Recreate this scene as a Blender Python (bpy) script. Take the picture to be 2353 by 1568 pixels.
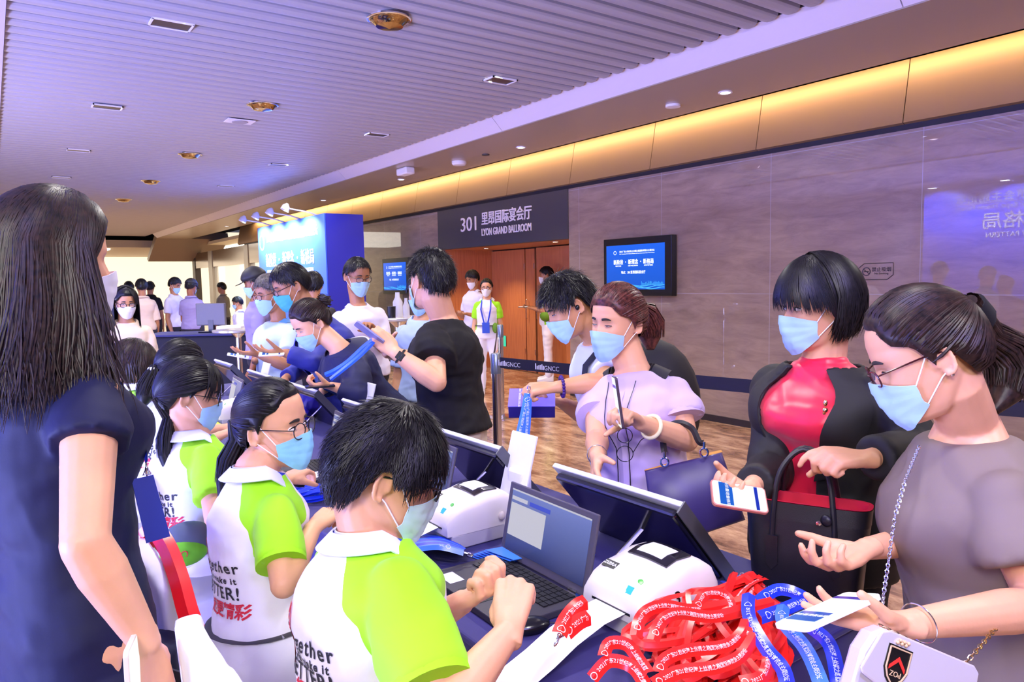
import bpy, bmesh, math, random
from math import sin, cos, pi, radians, sqrt, atan2, exp
from mathutils import Vector, Matrix, Quaternion, noise
from mathutils.bvhtree import BVHTree
for _o in list(bpy.data.objects):
    bpy.data.objects.remove(_o)
SC = bpy.context.scene
COL = SC.collection
# ------------------------------------------------------------------ camera
IW, IH, FPX = 2353.0, 1568.0, 1655.0
PITCH, ROLL, YAW = -.085, -.0195, -.946
CAM = Vector((0, 0, 1.55))
CF = Vector((sin(YAW)*cos(PITCH), cos(YAW)*cos(PITCH), sin(PITCH)))
_r0 = Vector((cos(YAW), -sin(YAW), 0)); _u0 = _r0.cross(CF)
CR = _r0*cos(ROLL) + _u0*sin(ROLL); CU = _u0*cos(ROLL) - _r0*sin(ROLL)
cd = bpy.data.cameras.new('camera'); cam = bpy.data.objects.new('camera', cd); COL.objects.link(cam)
cd.sensor_width = 36.0; cd.lens = 36.0*FPX/IW; cd.clip_start = .05; cd.clip_end = 200
cam.matrix_world = Matrix(((CR.x, CU.x, -CF.x, CAM.x), (CR.y, CU.y, -CF.y, CAM.y), (CR.z, CU.z, -CF.z, CAM.z), (0, 0, 0, 1)))
SC.camera = cam
# ------------------------------------------------------------------ world, exposure
SC.view_settings.view_transform = 'Standard'; SC.view_settings.look = 'None'
SC.view_settings.gamma = 1; SC.view_settings.exposure = 0.12
try: SC.view_settings.use_curve_mapping = False
except Exception: pass
wd = bpy.data.worlds.new('world'); SC.world = wd; wd.use_nodes = True
wd.node_tree.nodes['Background'].inputs[0].default_value = (.62, .60, .80, 1)
wd.node_tree.nodes['Background'].inputs[1].default_value = .14
# ------------------------------------------------------------------ lamps
def area(name, loc, target, sx, sy, power, col, spread=180):
    l = bpy.data.lights.new(name, 'AREA'); l.shape = 'RECTANGLE'; l.size = sx; l.size_y = sy
    l.energy = power; l.color = col
    try: l.spread = radians(spread)
    except Exception: pass
    o = bpy.data.objects.new(name, l); COL.objects.link(o); o.location = loc
    o.rotation_euler = (Vector(target)-Vector(loc)).to_track_quat('-Z', 'Y').to_euler()
    return o
# the two rows of square recessed lights in the slat ceiling
for _x, _p in ((.1, 22), (-2.6, 26), (-5.3, 34), (-8.0, 42), (-10.7, 50)):
    for _y in (1.06, 3.76):
        area('recessed_lamp', (_x, _y, 3.28), (_x, _y+(.25 if _y < 2 else -.5), 0), .22, .22, _p*1.15, (1, .95, .90), 150)
# added white fill for the visitors' faces; added blue fill tints ceiling and stone
area('front_fill_lamp', (.6, -1.3, 2.75), (-2.2, 1.6, 1.0), .7, .7, 72, (1, .96, .93))
area('blue_fill_lamp', (-2.4, -2.7, .6), (-4.4, 1.2, 3.3), 2.6, .6, 330, (.36, .40, 1.0), 150)
area('blue_fill_lamp', (-7.5, -2.7, .6), (-9.0, 1.4, 3.3), 2.6, .6, 200, (.50, .50, 1.0), 150)
area('blue_fill_lamp', (.9, .4, 2.9), (-2.2, 5.8, 2.6), 1.6, .6, 110, (.45, .38, 1.0))
area('lobby_daylight', (-22, 2.5, 2.9), (-22, 2.5, 0), 8, 6, 420, (1, .95, .84))
# ------------------------------------------------------------------ pixel helpers (a pixel and a distance give a place in the hall)
def ray(x, y): return CF + CR*((x-IW/2)/FPX) - CU*((y-IH/2)/FPX)
DSC = 1.0; KS = 1.0
def P(x, y, d): return CAM + ray(x, y)*(d*DSC)
def onz(x, y, z):
    v = ray(x, y); return CAM + v*((z-CAM.z)/v.z)
def ony(x, y, Y):
    v = ray(x, y); return CAM + v*(Y/v.y)
def onx(x, y, X):
    v = ray(x, y); return CAM + v*(X/v.x)
def dirv(px, th):
    f = ray(px, 700); f.z = 0; f.normalize(); r = Vector((f.y, -f.x, 0))
    return (r*cos(radians(th)) + f*sin(radians(th))).normalized()
# ------------------------------------------------------------------ materials
MATS = {}
def lin(h):
    if isinstance(h, str):
        h = h.lstrip('#'); c = [int(h[i:i+2], 16)/255 for i in (0, 2, 4)]
        return tuple((v/12.92 if v <= .04045 else ((v+.055)/1.055)**2.4) for v in c)
    return h
def mat(name, col=(.5, .5, .5), rough=.6, metal=0, spec=.5, emit=None, es=0, noise_amt=0, nscale=8, bump=0, bscale=60, coat=0, alpha=1, trans=0, sheen=0, sss=0, aniso=0, stretch=None):
    if name in MATS: return MATS[name]
    m = bpy.data.materials.new(name); m.use_nodes = True; nt = m.node_tree; b = nt.nodes['Principled BSDF']
    c = lin(col)
    b.inputs['Base Color'].default_value = (*c, 1); b.inputs['Roughness'].default_value = rough
    b.inputs['Metallic'].default_value = metal; b.inputs['Specular IOR Level'].default_value = spec
    if coat: b.inputs['Coat Weight'].default_value = coat; b.inputs['Coat Roughness'].default_value = .08
    if emit is not None: b.inputs['Emission Color'].default_value = (*lin(emit), 1); b.inputs['Emission Strength'].default_value = es
    if trans: b.inputs['Transmission Weight'].default_value = trans
    if alpha < 1: b.inputs['Alpha'].default_value = alpha
    if sheen: b.inputs['Sheen Weight'].default_value = sheen
    if aniso: b.inputs['Anisotropic'].default_value = aniso
    if sss:
        b.inputs['Subsurface Weight'].default_value = sss; b.inputs['Subsurface Radius'].default_value = (.012, .005, .003); b.inputs['Subsurface Scale'].default_value = 1
    if noise_amt or bump:
        tc = nt.nodes.new('ShaderNodeTexCoord'); mp = nt.nodes.new('ShaderNodeMapping'); nt.links.new(tc.outputs['Object'], mp.inputs[0])
        if stretch: mp.inputs['Scale'].default_value = stretch
    if noise_amt:
        n = nt.nodes.new('ShaderNodeTexNoise'); n.inputs['Scale'].default_value = nscale; n.inputs['Detail'].default_value = 5
        nt.links.new(mp.outputs[0], n.inputs[0])
        r = nt.nodes.new('ShaderNodeMapRange'); r.inputs['From Min'].default_value = .3; r.inputs['From Max'].default_value = .7
        r.inputs['To Min'].default_value = 1-noise_amt; r.inputs['To Max'].default_value = 1+noise_amt
        nt.links.new(n.outputs[0], r.inputs[0])
        mx = nt.nodes.new('ShaderNodeVectorMath'); mx.operation = 'SCALE'; mx.inputs[0].default_value = c
        nt.links.new(r.outputs[0], mx.inputs['Scale']); nt.links.new(mx.outputs[0], b.inputs['Base Color'])
    if bump:
        n = nt.nodes.new('ShaderNodeTexNoise'); n.inputs['Scale'].default_value = bscale; n.inputs['Detail'].default_value = 4
        nt.links.new(mp.outputs[0], n.inputs[0])
        bp = nt.nodes.new('ShaderNodeBump'); bp.inputs['Strength'].default_value = bump; bp.inputs['Distance'].default_value = .01
        nt.links.new(n.outputs[0], bp.inputs['Height']); nt.links.new(bp.outputs[0], b.inputs['Normal'])
    MATS[name] = m
    return m
# ------------------------------------------------------------------ mesh builder
class M:
    def __init__(s): s.v = []; s.f = []; s.m = []
    def add(s, vs, fs, mi=0):
        k = len(s.v); s.v += [tuple(v) for v in vs]; s.f += [tuple(i+k for i in f) for f in fs]; s.m += [mi]*len(fs); return s
    def box(s, c, d, R=None, mi=0):
        c = Vector(c); h = Vector(d)/2; vs = []
        for x, y, z in ((-1,-1,-1),(1,-1,-1),(1,1,-1),(-1,1,-1),(-1,-1,1),(1,-1,1),(1,1,1),(-1,1,1)):
            v = Vector((x*h.x, y*h.y, z*h.z))
            if R is not None: v = R @ v
            vs.append(c+v)
        return s.add(vs, [(0,3,2,1),(4,5,6,7),(0,1,5,4),(1,2,6,5),(2,3,7,6),(3,0,4,7)], mi)
    def bb(s, a, b, mi=0):
        a = Vector(a); b = Vector(b); lo = Vector(map(min, a, b)); hi = Vector(map(max, a, b))
        return s.box((lo+hi)/2, hi-lo, None, mi)
    def loft(s, rings, cap=True, close=True, mi=0):
        n = len(rings[0]); vs = [p for r in rings for p in r]; fs = []
        for i in range(len(rings)-1):
            for j in range(n if close else n-1):
                k = (j+1) % n; fs.append((i*n+j, i*n+k, (i+1)*n+k, (i+1)*n+j))
        if cap and close:
            fs.append(tuple(range(n-1, -1, -1))); fs.append(tuple((len(rings)-1)*n+j for j in range(n)))
        return s.add(vs, fs, mi)
    def tube(s, pts, r, seg=10, cap=True, flat=None, mi=0, up=None):
        pts = [Vector(p) for p in pts]; n = len(pts)
        rs = r if isinstance(r, (list, tuple)) else [r]*n
        rings = []; prev = None
        for i, p in enumerate(pts):
            t = (pts[min(i+1, n-1)]-pts[max(i-1, 0)])
            t = t.normalized() if t.length > 1e-9 else Vector((0, 0, 1))
            if prev is None:
                a = Vector(up) if up is not None else (Vector((0, 0, 1)) if abs(t.z) < .9 else Vector((1, 0, 0)))
                x = a.cross(t).normalized()
            else: x = (prev - t*prev.dot(t)); x = x.normalized() if x.length > 1e-6 else t.orthogonal().normalized()
            prev = x; y = t.cross(x)
            ff = 1 if flat is None else flat
            rr = rs[i]; rx, ry = (rr if isinstance(rr, (tuple, list)) else (rr, rr*ff))
            rings.append([p + x*cos(2*pi*j/seg)*rx + y*sin(2*pi*j/seg)*ry for j in range(seg)])
        return s.loft(rings, cap, True, mi)
    def ell(s, c, r, R=None, nu=14, nv=10, mi=0):
        c = Vector(c); rings = []
        r = (r, r, r) if not isinstance(r, (tuple, list)) else r
        for i in range(nv+1):
            t = pi*i/nv; t = min(max(t, .04), pi-.04); ring = []
            for j in range(nu):
                a = 2*pi*j/nu; v = Vector((sin(t)*cos(a)*r[0], sin(t)*sin(a)*r[1], -cos(t)*r[2]))
                if R is not None: v = R @ v
                ring.append(c+v)
            rings.append(ring)
        return s.loft(rings, True, True, mi)
    def caps(s, pts, rs, seg=12):
        for i in range(len(pts)-1): s.tube([pts[i], pts[i+1]], [rs[i], rs[i+1]], seg)
        for p, r in zip(pts, rs): s.ell(p, r if not isinstance(r, (tuple, list)) else max(r), None, seg, 8)
        return s
    def grid(s, fn, nu, nv, mi=0, thick=0):
        vs = [Vector(fn(i/nu, j/nv)) for j in range(nv+1) for i in range(nu+1)]
        fs = [(j*(nu+1)+i, j*(nu+1)+i+1, (j+1)*(nu+1)+i+1, (j+1)*(nu+1)+i) for j in range(nv) for i in range(nu)]
        if thick:
            nr = [Vector((0, 0, 0)) for _ in vs]
            for f in fs:
                a = (vs[f[1]]-vs[f[0]]).cross(vs[f[3]]-vs[f[0]])
                for i in f: nr[i] += a
            n = len(vs); vs2 = [v - (w.normalized() if w.length > 0 else w)*thick for v, w in zip(vs, nr)]
            fs2 = [tuple(i+n for i in reversed(f)) for f in fs]; W = nu+1
            for i in range(nu): fs2.append((i+1, i, i+n, i+1+n)); a = nv*W+i; fs2.append((a, a+1, a+1+n, a+n))
            for j in range(nv): a = j*W; fs2.append((a, a+W, a+W+n, a+n)); a = j*W+nu; fs2.append((a+W, a, a+n, a+W+n))
            vs += vs2; fs += fs2
        return s.add(vs, fs, mi)
    def prism(s, poly, h, Mx=None, mi=0, z0=0):
        Mx = Mx or Matrix.Identity(4); n = len(poly)
        vs = [Mx @ Vector((x, y, z0)) for x, y in poly] + [Mx @ Vector((x, y, z0+h)) for x, y in poly]
        fs = [tuple(range(n-1, -1, -1)), tuple(range(n, 2*n))] + [(i, (i+1) % n, n+(i+1) % n, n+i) for i in range(n)]
        return s.add(vs, fs, mi)
    def lathe(s, prof, c, seg=20, R=None, mi=0):
        c = Vector(c); rings = []
        for r, z in prof:
            ring = []
            for j in range(seg):
                v = Vector((max(r, 1e-4)*cos(2*pi*j/seg), max(r, 1e-4)*sin(2*pi*j/seg), z))
                if R is not None: v = R @ v
                ring.append(c+v)
            rings.append(ring)
        return s.loft(rings, True, True, mi)
    def ribbon(s, pts, ns, w, mi=0):
        """thin strip with a raised middle; ns = outward direction per point, w = width per point"""
        n = len(pts); vs = []
        for i in range(n):
            t = pts[min(i+1, n-1)]-pts[max(i-1, 0)]; sd = t.cross(ns[i]); sd = sd.normalized() if sd.length > 1e-9 else Vector((1, 0, 0))
            ww = w[i]/2; vs += [pts[i]-sd*ww, pts[i]+ns[i]*ww*.5, pts[i]+sd*ww]
        fs = []
        for i in range(n-1): a = i*3; fs += [(a, a+1, a+4, a+3), (a+1, a+2, a+5, a+4)]
        return s.add(vs, fs, mi)
    def mesh(s, name):
        me = bpy.data.meshes.new(name); me.from_pydata(s.v, [], s.f); me.update(); return me
    def xf(s, Mx): s.v = [tuple(Mx @ Vector(v)) for v in s.v]; return s
def finish(me, name, mats, parent=None, smooth=True, kind=None, mi=None, bevel=0, angle=None):
    o = bpy.data.objects.new(name, me); COL.objects.link(o)
    for m in (mats if isinstance(mats, (list, tuple)) else [mats]): me.materials.append(m)
    if mi:
        for p, k in zip(me.polygons, mi): p.material_index = k
    if smooth:
        me.polygons.foreach_set('use_smooth', [True]*len(me.polygons))
        if angle:
            try: me.set_sharp_from_angle(angle=radians(angle))
            except Exception: pass
    if bevel:
        b = o.modifiers.new('bevel', 'BEVEL'); b.width = bevel; b.segments = 2; b.limit_method = 'ANGLE'; b.angle_limit = radians(40)
        b.harden_normals = False
    if parent is not None:
        base = parent; off = Vector(base.location)
        while base.parent is not None: base = base.parent; off = off + Vector(base.location)
        me.transform(Matrix.Translation(-off)); o.parent = parent
    else:
        if len(me.vertices):
            xs = [v.co for v in me.vertices]
            lo = Vector((min(c.x for c in xs), min(c.y for c in xs), min(c.z for c in xs))); hi = Vector((max(c.x for c in xs), max(c.y for c in xs), max(c.z for c in xs)))
            c = Vector(((lo.x+hi.x)/2, (lo.y+hi.y)/2, lo.z)); me.transform(Matrix.Translation(-c)); o.location = c
    if kind: o['kind'] = kind
    return o
def build(s, name, mats, parent=None, smooth=True, kind=None, bevel=0, angle=35):
    return finish(s.mesh(name), name, mats, parent, smooth, kind, s.m if any(s.m) else None, bevel, angle)
M.build = build
def tag(o, label, cat, group=None):
    o['label'] = label; o['category'] = cat
    if group: o['group'] = group
    return o
def thing(name, label, cat, loc, group=None):
    o = bpy.data.objects.new(name, None); COL.objects.link(o); o.location = loc; o.empty_display_size = .05
    return tag(o, label, cat, group)
def struct(s, name, mats, smooth=False, bevel=0): return build(s, name, mats, None, smooth, 'structure', bevel)
def remesh(s, voxel, smooth=3, fac=.5):
    me = s.mesh('tmp'); o = bpy.data.objects.new('tmp', me); COL.objects.link(o)
    m = o.modifiers.new('r', 'REMESH'); m.mode = 'VOXEL'; m.voxel_size = voxel; m.adaptivity = 0
    if smooth: k = o.modifiers.new('s', 'SMOOTH'); k.iterations = smooth; k.factor = fac
    dg = bpy.context.evaluated_depsgraph_get(); dg.update()
    r = bpy.data.meshes.new_from_object(o.evaluated_get(dg)); bpy.data.objects.remove(o); bpy.data.meshes.remove(me)
    return r
# ------------------------------------------------------------------ lettering
def text_geo(txt, size, extrude=.0, bold=0, res=3, space=1.0):
    cu = bpy.data.curves.new('t', 'FONT'); cu.body = txt; cu.size = size; cu.extrude = extrude; cu.align_x = 'CENTER'; cu.align_y = 'CENTER'
    cu.resolution_u = res; cu.space_character = space
    if bold: cu.offset = bold
    o = bpy.data.objects.new('t', cu); COL.objects.link(o)
    dg = bpy.context.evaluated_depsgraph_get(); dg.update()
    me = bpy.data.meshes.new_from_object(o.evaluated_get(dg))
    vs = [v.co.copy() for v in me.vertices]; fs = [tuple(p.vertices) for p in me.polygons]
    bpy.data.objects.remove(o); bpy.data.curves.remove(cu); bpy.data.meshes.remove(me)
    return vs, fs
def frame(o, x, n):
    """matrix whose X is x, Z is n"""
    x = Vector(x).normalized(); z = Vector(n); z = (z - x*z.dot(x)).normalized(); y = z.cross(x)
    return Matrix(((x.x, y.x, z.x, o[0]), (x.y, y.y, z.y, o[1]), (x.z, y.z, z.z, o[2]), (0, 0, 0, 1)))
def text(txt, size, F, name, m, parent, extrude=.001, fit=None, sx=1, bold=0, dx=0, dy=0, out=None):
    vs, fs = text_geo(txt, size, extrude, bold)
    if not vs: return None
    if fit:
        w = max(v.x for v in vs)-min(v.x for v in vs); sx = fit/max(w, 1e-6)
    vs = [F @ Vector((v.x*sx+dx, v.y+dy, v.z+extrude)) for v in vs]
    if out is not None: out.add(vs, fs); return None
    return M().add(vs, fs).build(name, m, parent, False)
def decal(vs, fs, F, bvh, off=.0015):
    """press flat lettering onto a curved surface: F frame, cast along -Z"""
    d = -(F.to_3x3() @ Vector((0, 0, 1))); out = []
    for v in vs:
        p = F @ Vector((v[0], v[1], 0)); h = bvh.ray_cast(p - d*.3, d, .8)
        out.append((h[0] - d*off) if h[0] is not None else None)
    f2 = [f for f in fs if all(out[i] is not None for i in f)]
    out = [o if o is not None else Vector((0, 0, 0)) for o in out]
    used = sorted({i for f in f2 for i in f}); mp = {i: k for k, i in enumerate(used)}
    return [out[i] for i in used], [tuple(mp[i] for i in f) for f in f2]
def ring2(r1, r2, seg=32, c=(0, 0)):
    vs = [(c[0]+r*cos(2*pi*j/seg), c[1]+r*sin(2*pi*j/seg), 0) for r in (r1, r2) for j in range(seg)]
    return vs, [(j, (j+1) % seg, seg+(j+1) % seg, seg+j) for j in range(seg)]
WHITE = mat('white_paint', '#ECEAF0', .5)
BLACK = mat('black_plastic', '#0C0C10', .35)
CHROME = mat('polished_steel', (.75, .74, .76), .18, 1)
INKW = mat('white_lettering', '#F4F2F8', .5)
# ================================================================== THE HALL
YW = 6.17; XE = -38.0; XR = 2.6; YL = .2; ZC = 3.3
def floor_mat():
    m = bpy.data.materials.new('brown_marble'); m.use_nodes = True; nt = m.node_tree; b = nt.nodes['Principled BSDF']
    tc = nt.nodes.new('ShaderNodeTexCoord'); mp = nt.nodes.new('ShaderNodeMapping'); mp.inputs['Scale'].default_value = (.5, 1.1, 1); mp.inputs['Rotation'].default_value = (0, 0, .2)
    nt.links.new(tc.outputs['Object'], mp.inputs[0])
    n = nt.nodes.new('ShaderNodeTexNoise'); n.inputs['Scale'].default_value = 4.5; n.inputs['Detail'].default_value = 14; n.inputs['Roughness'].default_value = .72; n.inputs['Distortion'].default_value = .35
    nt.links.new(mp.outputs[0], n.inputs[0])
    r = nt.nodes.new('ShaderNodeValToRGB'); e = r.color_ramp.elements
    e[0].position = .30; e[0].color = (*lin('#4A342A'), 1); e[1].position = .74; e[1].color = (*lin('#F0DCC2'), 1)
    for p, c in ((.42, '#8C6650'), (.52, '#BA9274'), (.62, '#D9B592')):
        k = e.new(p); k.color = (*lin(c), 1)
    nt.links.new(n.outputs[0], r.inputs[0])
    br = nt.nodes.new('ShaderNodeTexBrick'); br.inputs['Scale'].default_value = 1; br.inputs['Mortar Size'].default_value = .003; br.inputs['Brick Width'].default_value = 1.2; br.inputs['Row Height'].default_value = .8; br.offset = 0
    br.inputs['Color1'].default_value = (1, 1, 1, 1); br.inputs['Color2'].default_value = (.86, .86, .86, 1); br.inputs['Mortar'].default_value = (.35, .3, .28, 1)
    nt.links.new(tc.outputs['Object'], br.inputs[0])
    mx = nt.nodes.new('ShaderNodeMix'); mx.data_type = 'RGBA'; mx.blend_type = 'MULTIPLY'; mx.inputs[0].default_value = 1
    nt.links.new(r.outputs[0], mx.inputs[6]); nt.links.new(br.outputs[0], mx.inputs[7]); nt.links.new(mx.outputs[2], b.inputs['Base Color'])
    b.inputs['Roughness'].default_value = .16; b.inputs['Specular IOR Level'].default_value = .5
    return m
def stone_mat():
    m = bpy.data.materials.new('polished_stone'); m.use_nodes = True; nt = m.node_tree; b = nt.nodes['Principled BSDF']
    tc = nt.nodes.new('ShaderNodeTexCoord'); mp = nt.nodes.new('ShaderNodeMapping'); mp.inputs['Scale'].default_value = (.8, 1, 3.5)
    nt.links.new(tc.outputs['Object'], mp.inputs[0])
    n = nt.nodes.new('ShaderNodeTexNoise'); n.inputs['Scale'].default_value = 3; n.inputs['Detail'].default_value = 12; n.inputs['Roughness'].default_value = .65; n.inputs['Distortion'].default_value = .6
    nt.links.new(mp.outputs[0], n.inputs[0])
    r = nt.nodes.new('ShaderNodeValToRGB'); e = r.color_ramp.elements
    e[0].position = .25; e[0].color = (*lin('#7C685E'), 1); e[1].position = .75; e[1].color = (*lin('#A8917F'), 1)
    nt.links.new(n.outputs[0], r.inputs[0])
    # joints between the slabs, drawn by position along the wall (x) and height (z)
    sp = nt.nodes.new('ShaderNodeSeparateXYZ'); nt.links.new(tc.outputs['Object'], sp.inputs[0])
    last = None
    for ax, per, off in (('X', 1.4, .34), ('Z', 1.32, .02)):
        a = nt.nodes.new('ShaderNodeMath'); a.operation = 'ADD'; a.inputs[1].default_value = 60*per+off; nt.links.new(sp.outputs[ax], a.inputs[0])
        d = nt.nodes.new('ShaderNodeMath'); d.operation = 'MODULO'; d.inputs[1].default_value = per; nt.links.new(a.outputs[0], d.inputs[0])
        c = nt.nodes.new('ShaderNodeMath'); c.operation = 'LESS_THAN'; c.inputs[1].default_value = .006; nt.links.new(d.outputs[0], c.inputs[0])
        if last is None: last = c
        else:
            q = nt.nodes.new('ShaderNodeMath'); q.operation = 'MAXIMUM'; nt.links.new(last.outputs[0], q.inputs[0]); nt.links.new(c.outputs[0], q.inputs[1]); last = q
    mx = nt.nodes.new('ShaderNodeMix'); mx.data_type = 'RGBA'; nt.links.new(last.outputs[0], mx.inputs[0]); nt.links.new(r.outputs[0], mx.inputs[6]); mx.inputs[7].default_value = (*lin('#A79CA0'), 1)
    nt.links.new(mx.outputs[2], b.inputs['Base Color'])
    b.inputs['Roughness'].default_value = .34; b.inputs['Coat Weight'].default_value = 1.0; b.inputs['Coat Roughness'].default_value = .0; b.inputs['Coat IOR'].default_value = 1.6
    return m
def wood_mat(name, a, c, sc=(22, 22, 1.2)):
    m = bpy.data.materials.new(name); m.use_nodes = True; nt = m.node_tree; b = nt.nodes['Principled BSDF']
    tc = nt.nodes.new('ShaderNodeTexCoord'); mp = nt.nodes.new('ShaderNodeMapping'); mp.inputs['Scale'].default_value = sc
    nt.links.new(tc.outputs['Object'], mp.inputs[0])
    n = nt.nodes.new('ShaderNodeTexNoise'); n.inputs['Scale'].default_value = 2; n.inputs['Detail'].default_value = 6; nt.links.new(mp.outputs[0], n.inputs[0])
    r = nt.nodes.new('ShaderNodeValToRGB'); e = r.color_ramp.elements; e[0].position = .3; e[0].color = (*lin(a), 1); e[1].position = .7; e[1].color = (*lin(c), 1)
    nt.links.new(n.outputs[0], r.inputs[0]); nt.links.new(r.outputs[0], b.inputs['Base Color']); b.inputs['Roughness'].default_value = .4
    return m
FLOOR = floor_mat(); STONE = stone_mat(); WOOD = wood_mat('orange_oak_veneer', '#B56B3E', '#CE8450')
SLAT = mat('ceiling_slat_white', '#A9A6AE', .38, 0, .5)
SOFF = mat('soffit_metal', '#B0A295', .32, .25)
BRONZE = mat('bronze_panel', '#8C7258', .45, .35)
DARKGAP = mat('dark_void', '#101216', .8)
FASC = mat('grey_metal_fascia', '#6F6C6E', .35, .3)
CREAM = mat('cream_wall', '#E9E0CC', .6)
m_ = M().bb((XE, -4, -.05), (XR, 13, 0)); struct(m_, 'floor', FLOOR)
# slatted ceiling, slats across the corridor
m_ = M(); x = XR-.1
prof = [(-.064, .06), (-.064, .036), (-.060, .018), (-.046, .006), (-.024, -.002), (.0, -.004), (.024, -.002), (.046, .006), (.060, .018), (.064, .036), (.064, .06)]
while x > -28:
    m_.loft([[Vector((x+a, Y, ZC+b)) for a, b in prof] for Y in (YL, 4.50)]); x -= .165
struct(m_, 'ceiling', SLAT)
struct(M().bb((XE, -4, ZC+.12), (XR, 7, ZC+.2)), 'trim_1', DARKGAP)
# left edge soffit, inclined white band, soffit, cove
struct(M().bb((XE, -4, ZC-.02), (XR, YL-.005, ZC+.1)), 'trim_2', mat('lilac_soffit', '#C9C2D6', .5))
bandm = M()
xs = [XR, -2.3, -6.6, -10.9, -15.2, -19.5, -23.8, -26.8]
for i in range(len(xs)-1):
    a, b = xs[i], xs[i+1]+.008
    bandm.loft([[Vector((X, 4.53, ZC+.03)), Vector((X, 4.68, ZC-.12)), Vector((X, 4.72, ZC-.10)), Vector((X, 4.60, ZC+.08))] for X in (a, b)])
struct(bandm, 'trim_3', mat('white_band', '#D6CEDA', .45))
struct(M().bb((-26.8, 4.68, ZC-.13), (XR, 5.80, ZC-.09)), 'trim_4', SOFF)
struct(M().bb((-26.8, 5.76, ZC-.13), (XR, 5.80, ZC-.03)), 'trim_5', SOFF)
cove = M(); x = XR
while x > -20: cove.bb((x-1.39, 6.06, ZC+.015), (x, 6.12, ZC+.035)); x -= 1.4
COVE = mat('cove_led', (1, 1, 1), .5, emit=(1, .66, .30), es=34)
co = cove.build('cove_light_strip', COVE, None, False); tag(co, 'warm glowing light strip hidden behind the soffit edge along the stone wall', 'light strip')
# bronze fascia panels above the stone wall
bz = M(); x = XR
while x > -22:
    bz.loft([[Vector((X, YW-.02, 2.77)), Vector((X, YW+.10, ZC+.1)), Vector((X, YW+.14, ZC+.1)), Vector((X, YW+.03, 2.75))] for X in (x, x-1.392)]); x -= 1.4
struct(bz, 'trim_6', BRONZE)
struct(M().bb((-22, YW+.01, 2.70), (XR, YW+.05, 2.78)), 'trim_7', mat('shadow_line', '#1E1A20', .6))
# stone wall right of the doorway and between door and the blue display
wl = M().bb((-7.24, YW, 0.06), (XR, YW+.12, 2.71)).bb((-16, YW, .06), (-10.6, YW+.12, 2.71))
struct(wl, 'wall_right', STONE)
struct(M().bb((-7.24, YW-.012, 0), (XR, YW+.1, .07)).bb((-16, YW-.012, 0), (-10.6, YW+.1, .07)), 'baseboard_right', mat('dark_skirting', '#2A2226', .4))
# entrance sign and recess
SG = struct(M().bb((-10.6, YW-.015, 2.07), (-7.24, YW+.12, 2.71)), 'trim_8', mat('sign_metal', '#4E4C50', .4, .4))
YD = 7.25
struct(M().bb((-10.62, YD+.02, 0), (-7.2, YD+.12, 2.3)), 'wall_recess', mat('black_gap', '#08080A', .6))
struct(M().bb((-10.6, YW+.12, 2.07), (-7.24, YD+.1, 2.14)), 'trim_9', mat('recess_soffit', '#B57A4E', .4))
struct(M().bb((-10.66, YW+.12, 0), (-10.6, YD, 2.07)).bb((-7.24, YW+.12, 0), (-7.18, YD, 2.07)), 'trim_10', WOOD)
def door(n, x0, x1, y, ang=0, hinge=None):
    t = bpy.data.objects.new('door_%d' % n, None); COL.objects.link(t); t.location = (x0, y, 0); t['kind'] = 'structure'
    R = Matrix.Translation((x0, y, 0)) @ Matrix.Rotation(ang, 4, 'Z')
    w = x1-x0
    M().bb((.004, 0, .01), (w-.004, .045, 2.05)).xf(R).build('door_leaf', WOOD, t, False)
    h = M()
    for z in (.3, 1.72): h.bb((w-.03, -.006, z), (w-.012, .004, z+.09))
    h.xf(R).build('hinge', CHROME, t, False)
    hd = M().tube([(.06, -.03, .9), (.06, -.05, .92), (.06, -.05, 1.2), (.06, -.03, 1.22)], .009, 8)
    hd.xf(R).build('door_handle', CHROME, t)
door(1, -10.6, -9.62, YD-.02); door(2, -9.6, -9.35, YD-.02); door(3, -9.30+.12, -8.05, YD-.12, .0); door(4, -8.03, -7.24, YD-.02)
for px, py in ((1117, 571), (1276, 556)):
    q = onz(px, py, 2.068)
    dl = thing('recessed_downlight', 'small lit downlight in the doorway soffit, %s one' % ('left' if px < 1200 else 'right'), 'downlight', (q.x, q.y, 2.05), 'doorway downlights')
    M().lathe([(.055, 0), (.055, -.006), (.04, -.006), (.04, 0)], (q.x, q.y, 2.07)).build('trim_ring', CHROME, dl)
    M().lathe([(.038, -.002), (.001, -.003)], (q.x, q.y, 2.068)).build('lamp_lens', mat('lamp_glow', (1, 1, 1), .5, emit=(1, .8, .5), es=8), dl)
    l = bpy.data.lights.new('doorway_lamp', 'SPOT'); l.energy = 70; l.color = (1, .74, .46); l.spot_size = 1.9; l.spot_blend = .8; l.shadow_soft_size = .05
    lo = bpy.data.objects.new('doorway_lamp', l); COL.objects.link(lo); lo.location = (q.x, q.y, 2.03)
# lettering of the entrance
def ywall(x, y, off=.02): return Vector((0, 0, 0)) + ony(x, y, YW-off)
sgt = thing('ballroom_sign', 'light grey lettering 301 LYON GRAND BALLROOM over the wooden doors', 'sign', (-8.9, YW-.02, 2.1))
LET = mat('sign_lettering', '#E6E2E8', .4)
def sgtext(s_, px, py, h, fit, bold=0):
    q = ywall(px, py); F = frame(q, (1, 0, 0), (0, -1, 0)); text(s_, h, F, 'lettering', LET, sgt, .006, fit, bold=bold)
def wx(px0, px1, py): return abs(ony(px0, py, YW).x-ony(px1, py, YW).x)
sgtext('301', 1079, 517, .31, wx(1062, 1097, 517)); sgtext('里昂国际宴会厅', 1162, 498, .205, wx(1106, 1220, 499), .003); sgtext('LYON GRAND BALLROOM', 1162, 529, .15, wx(1106, 1219, 527), .002)
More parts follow.
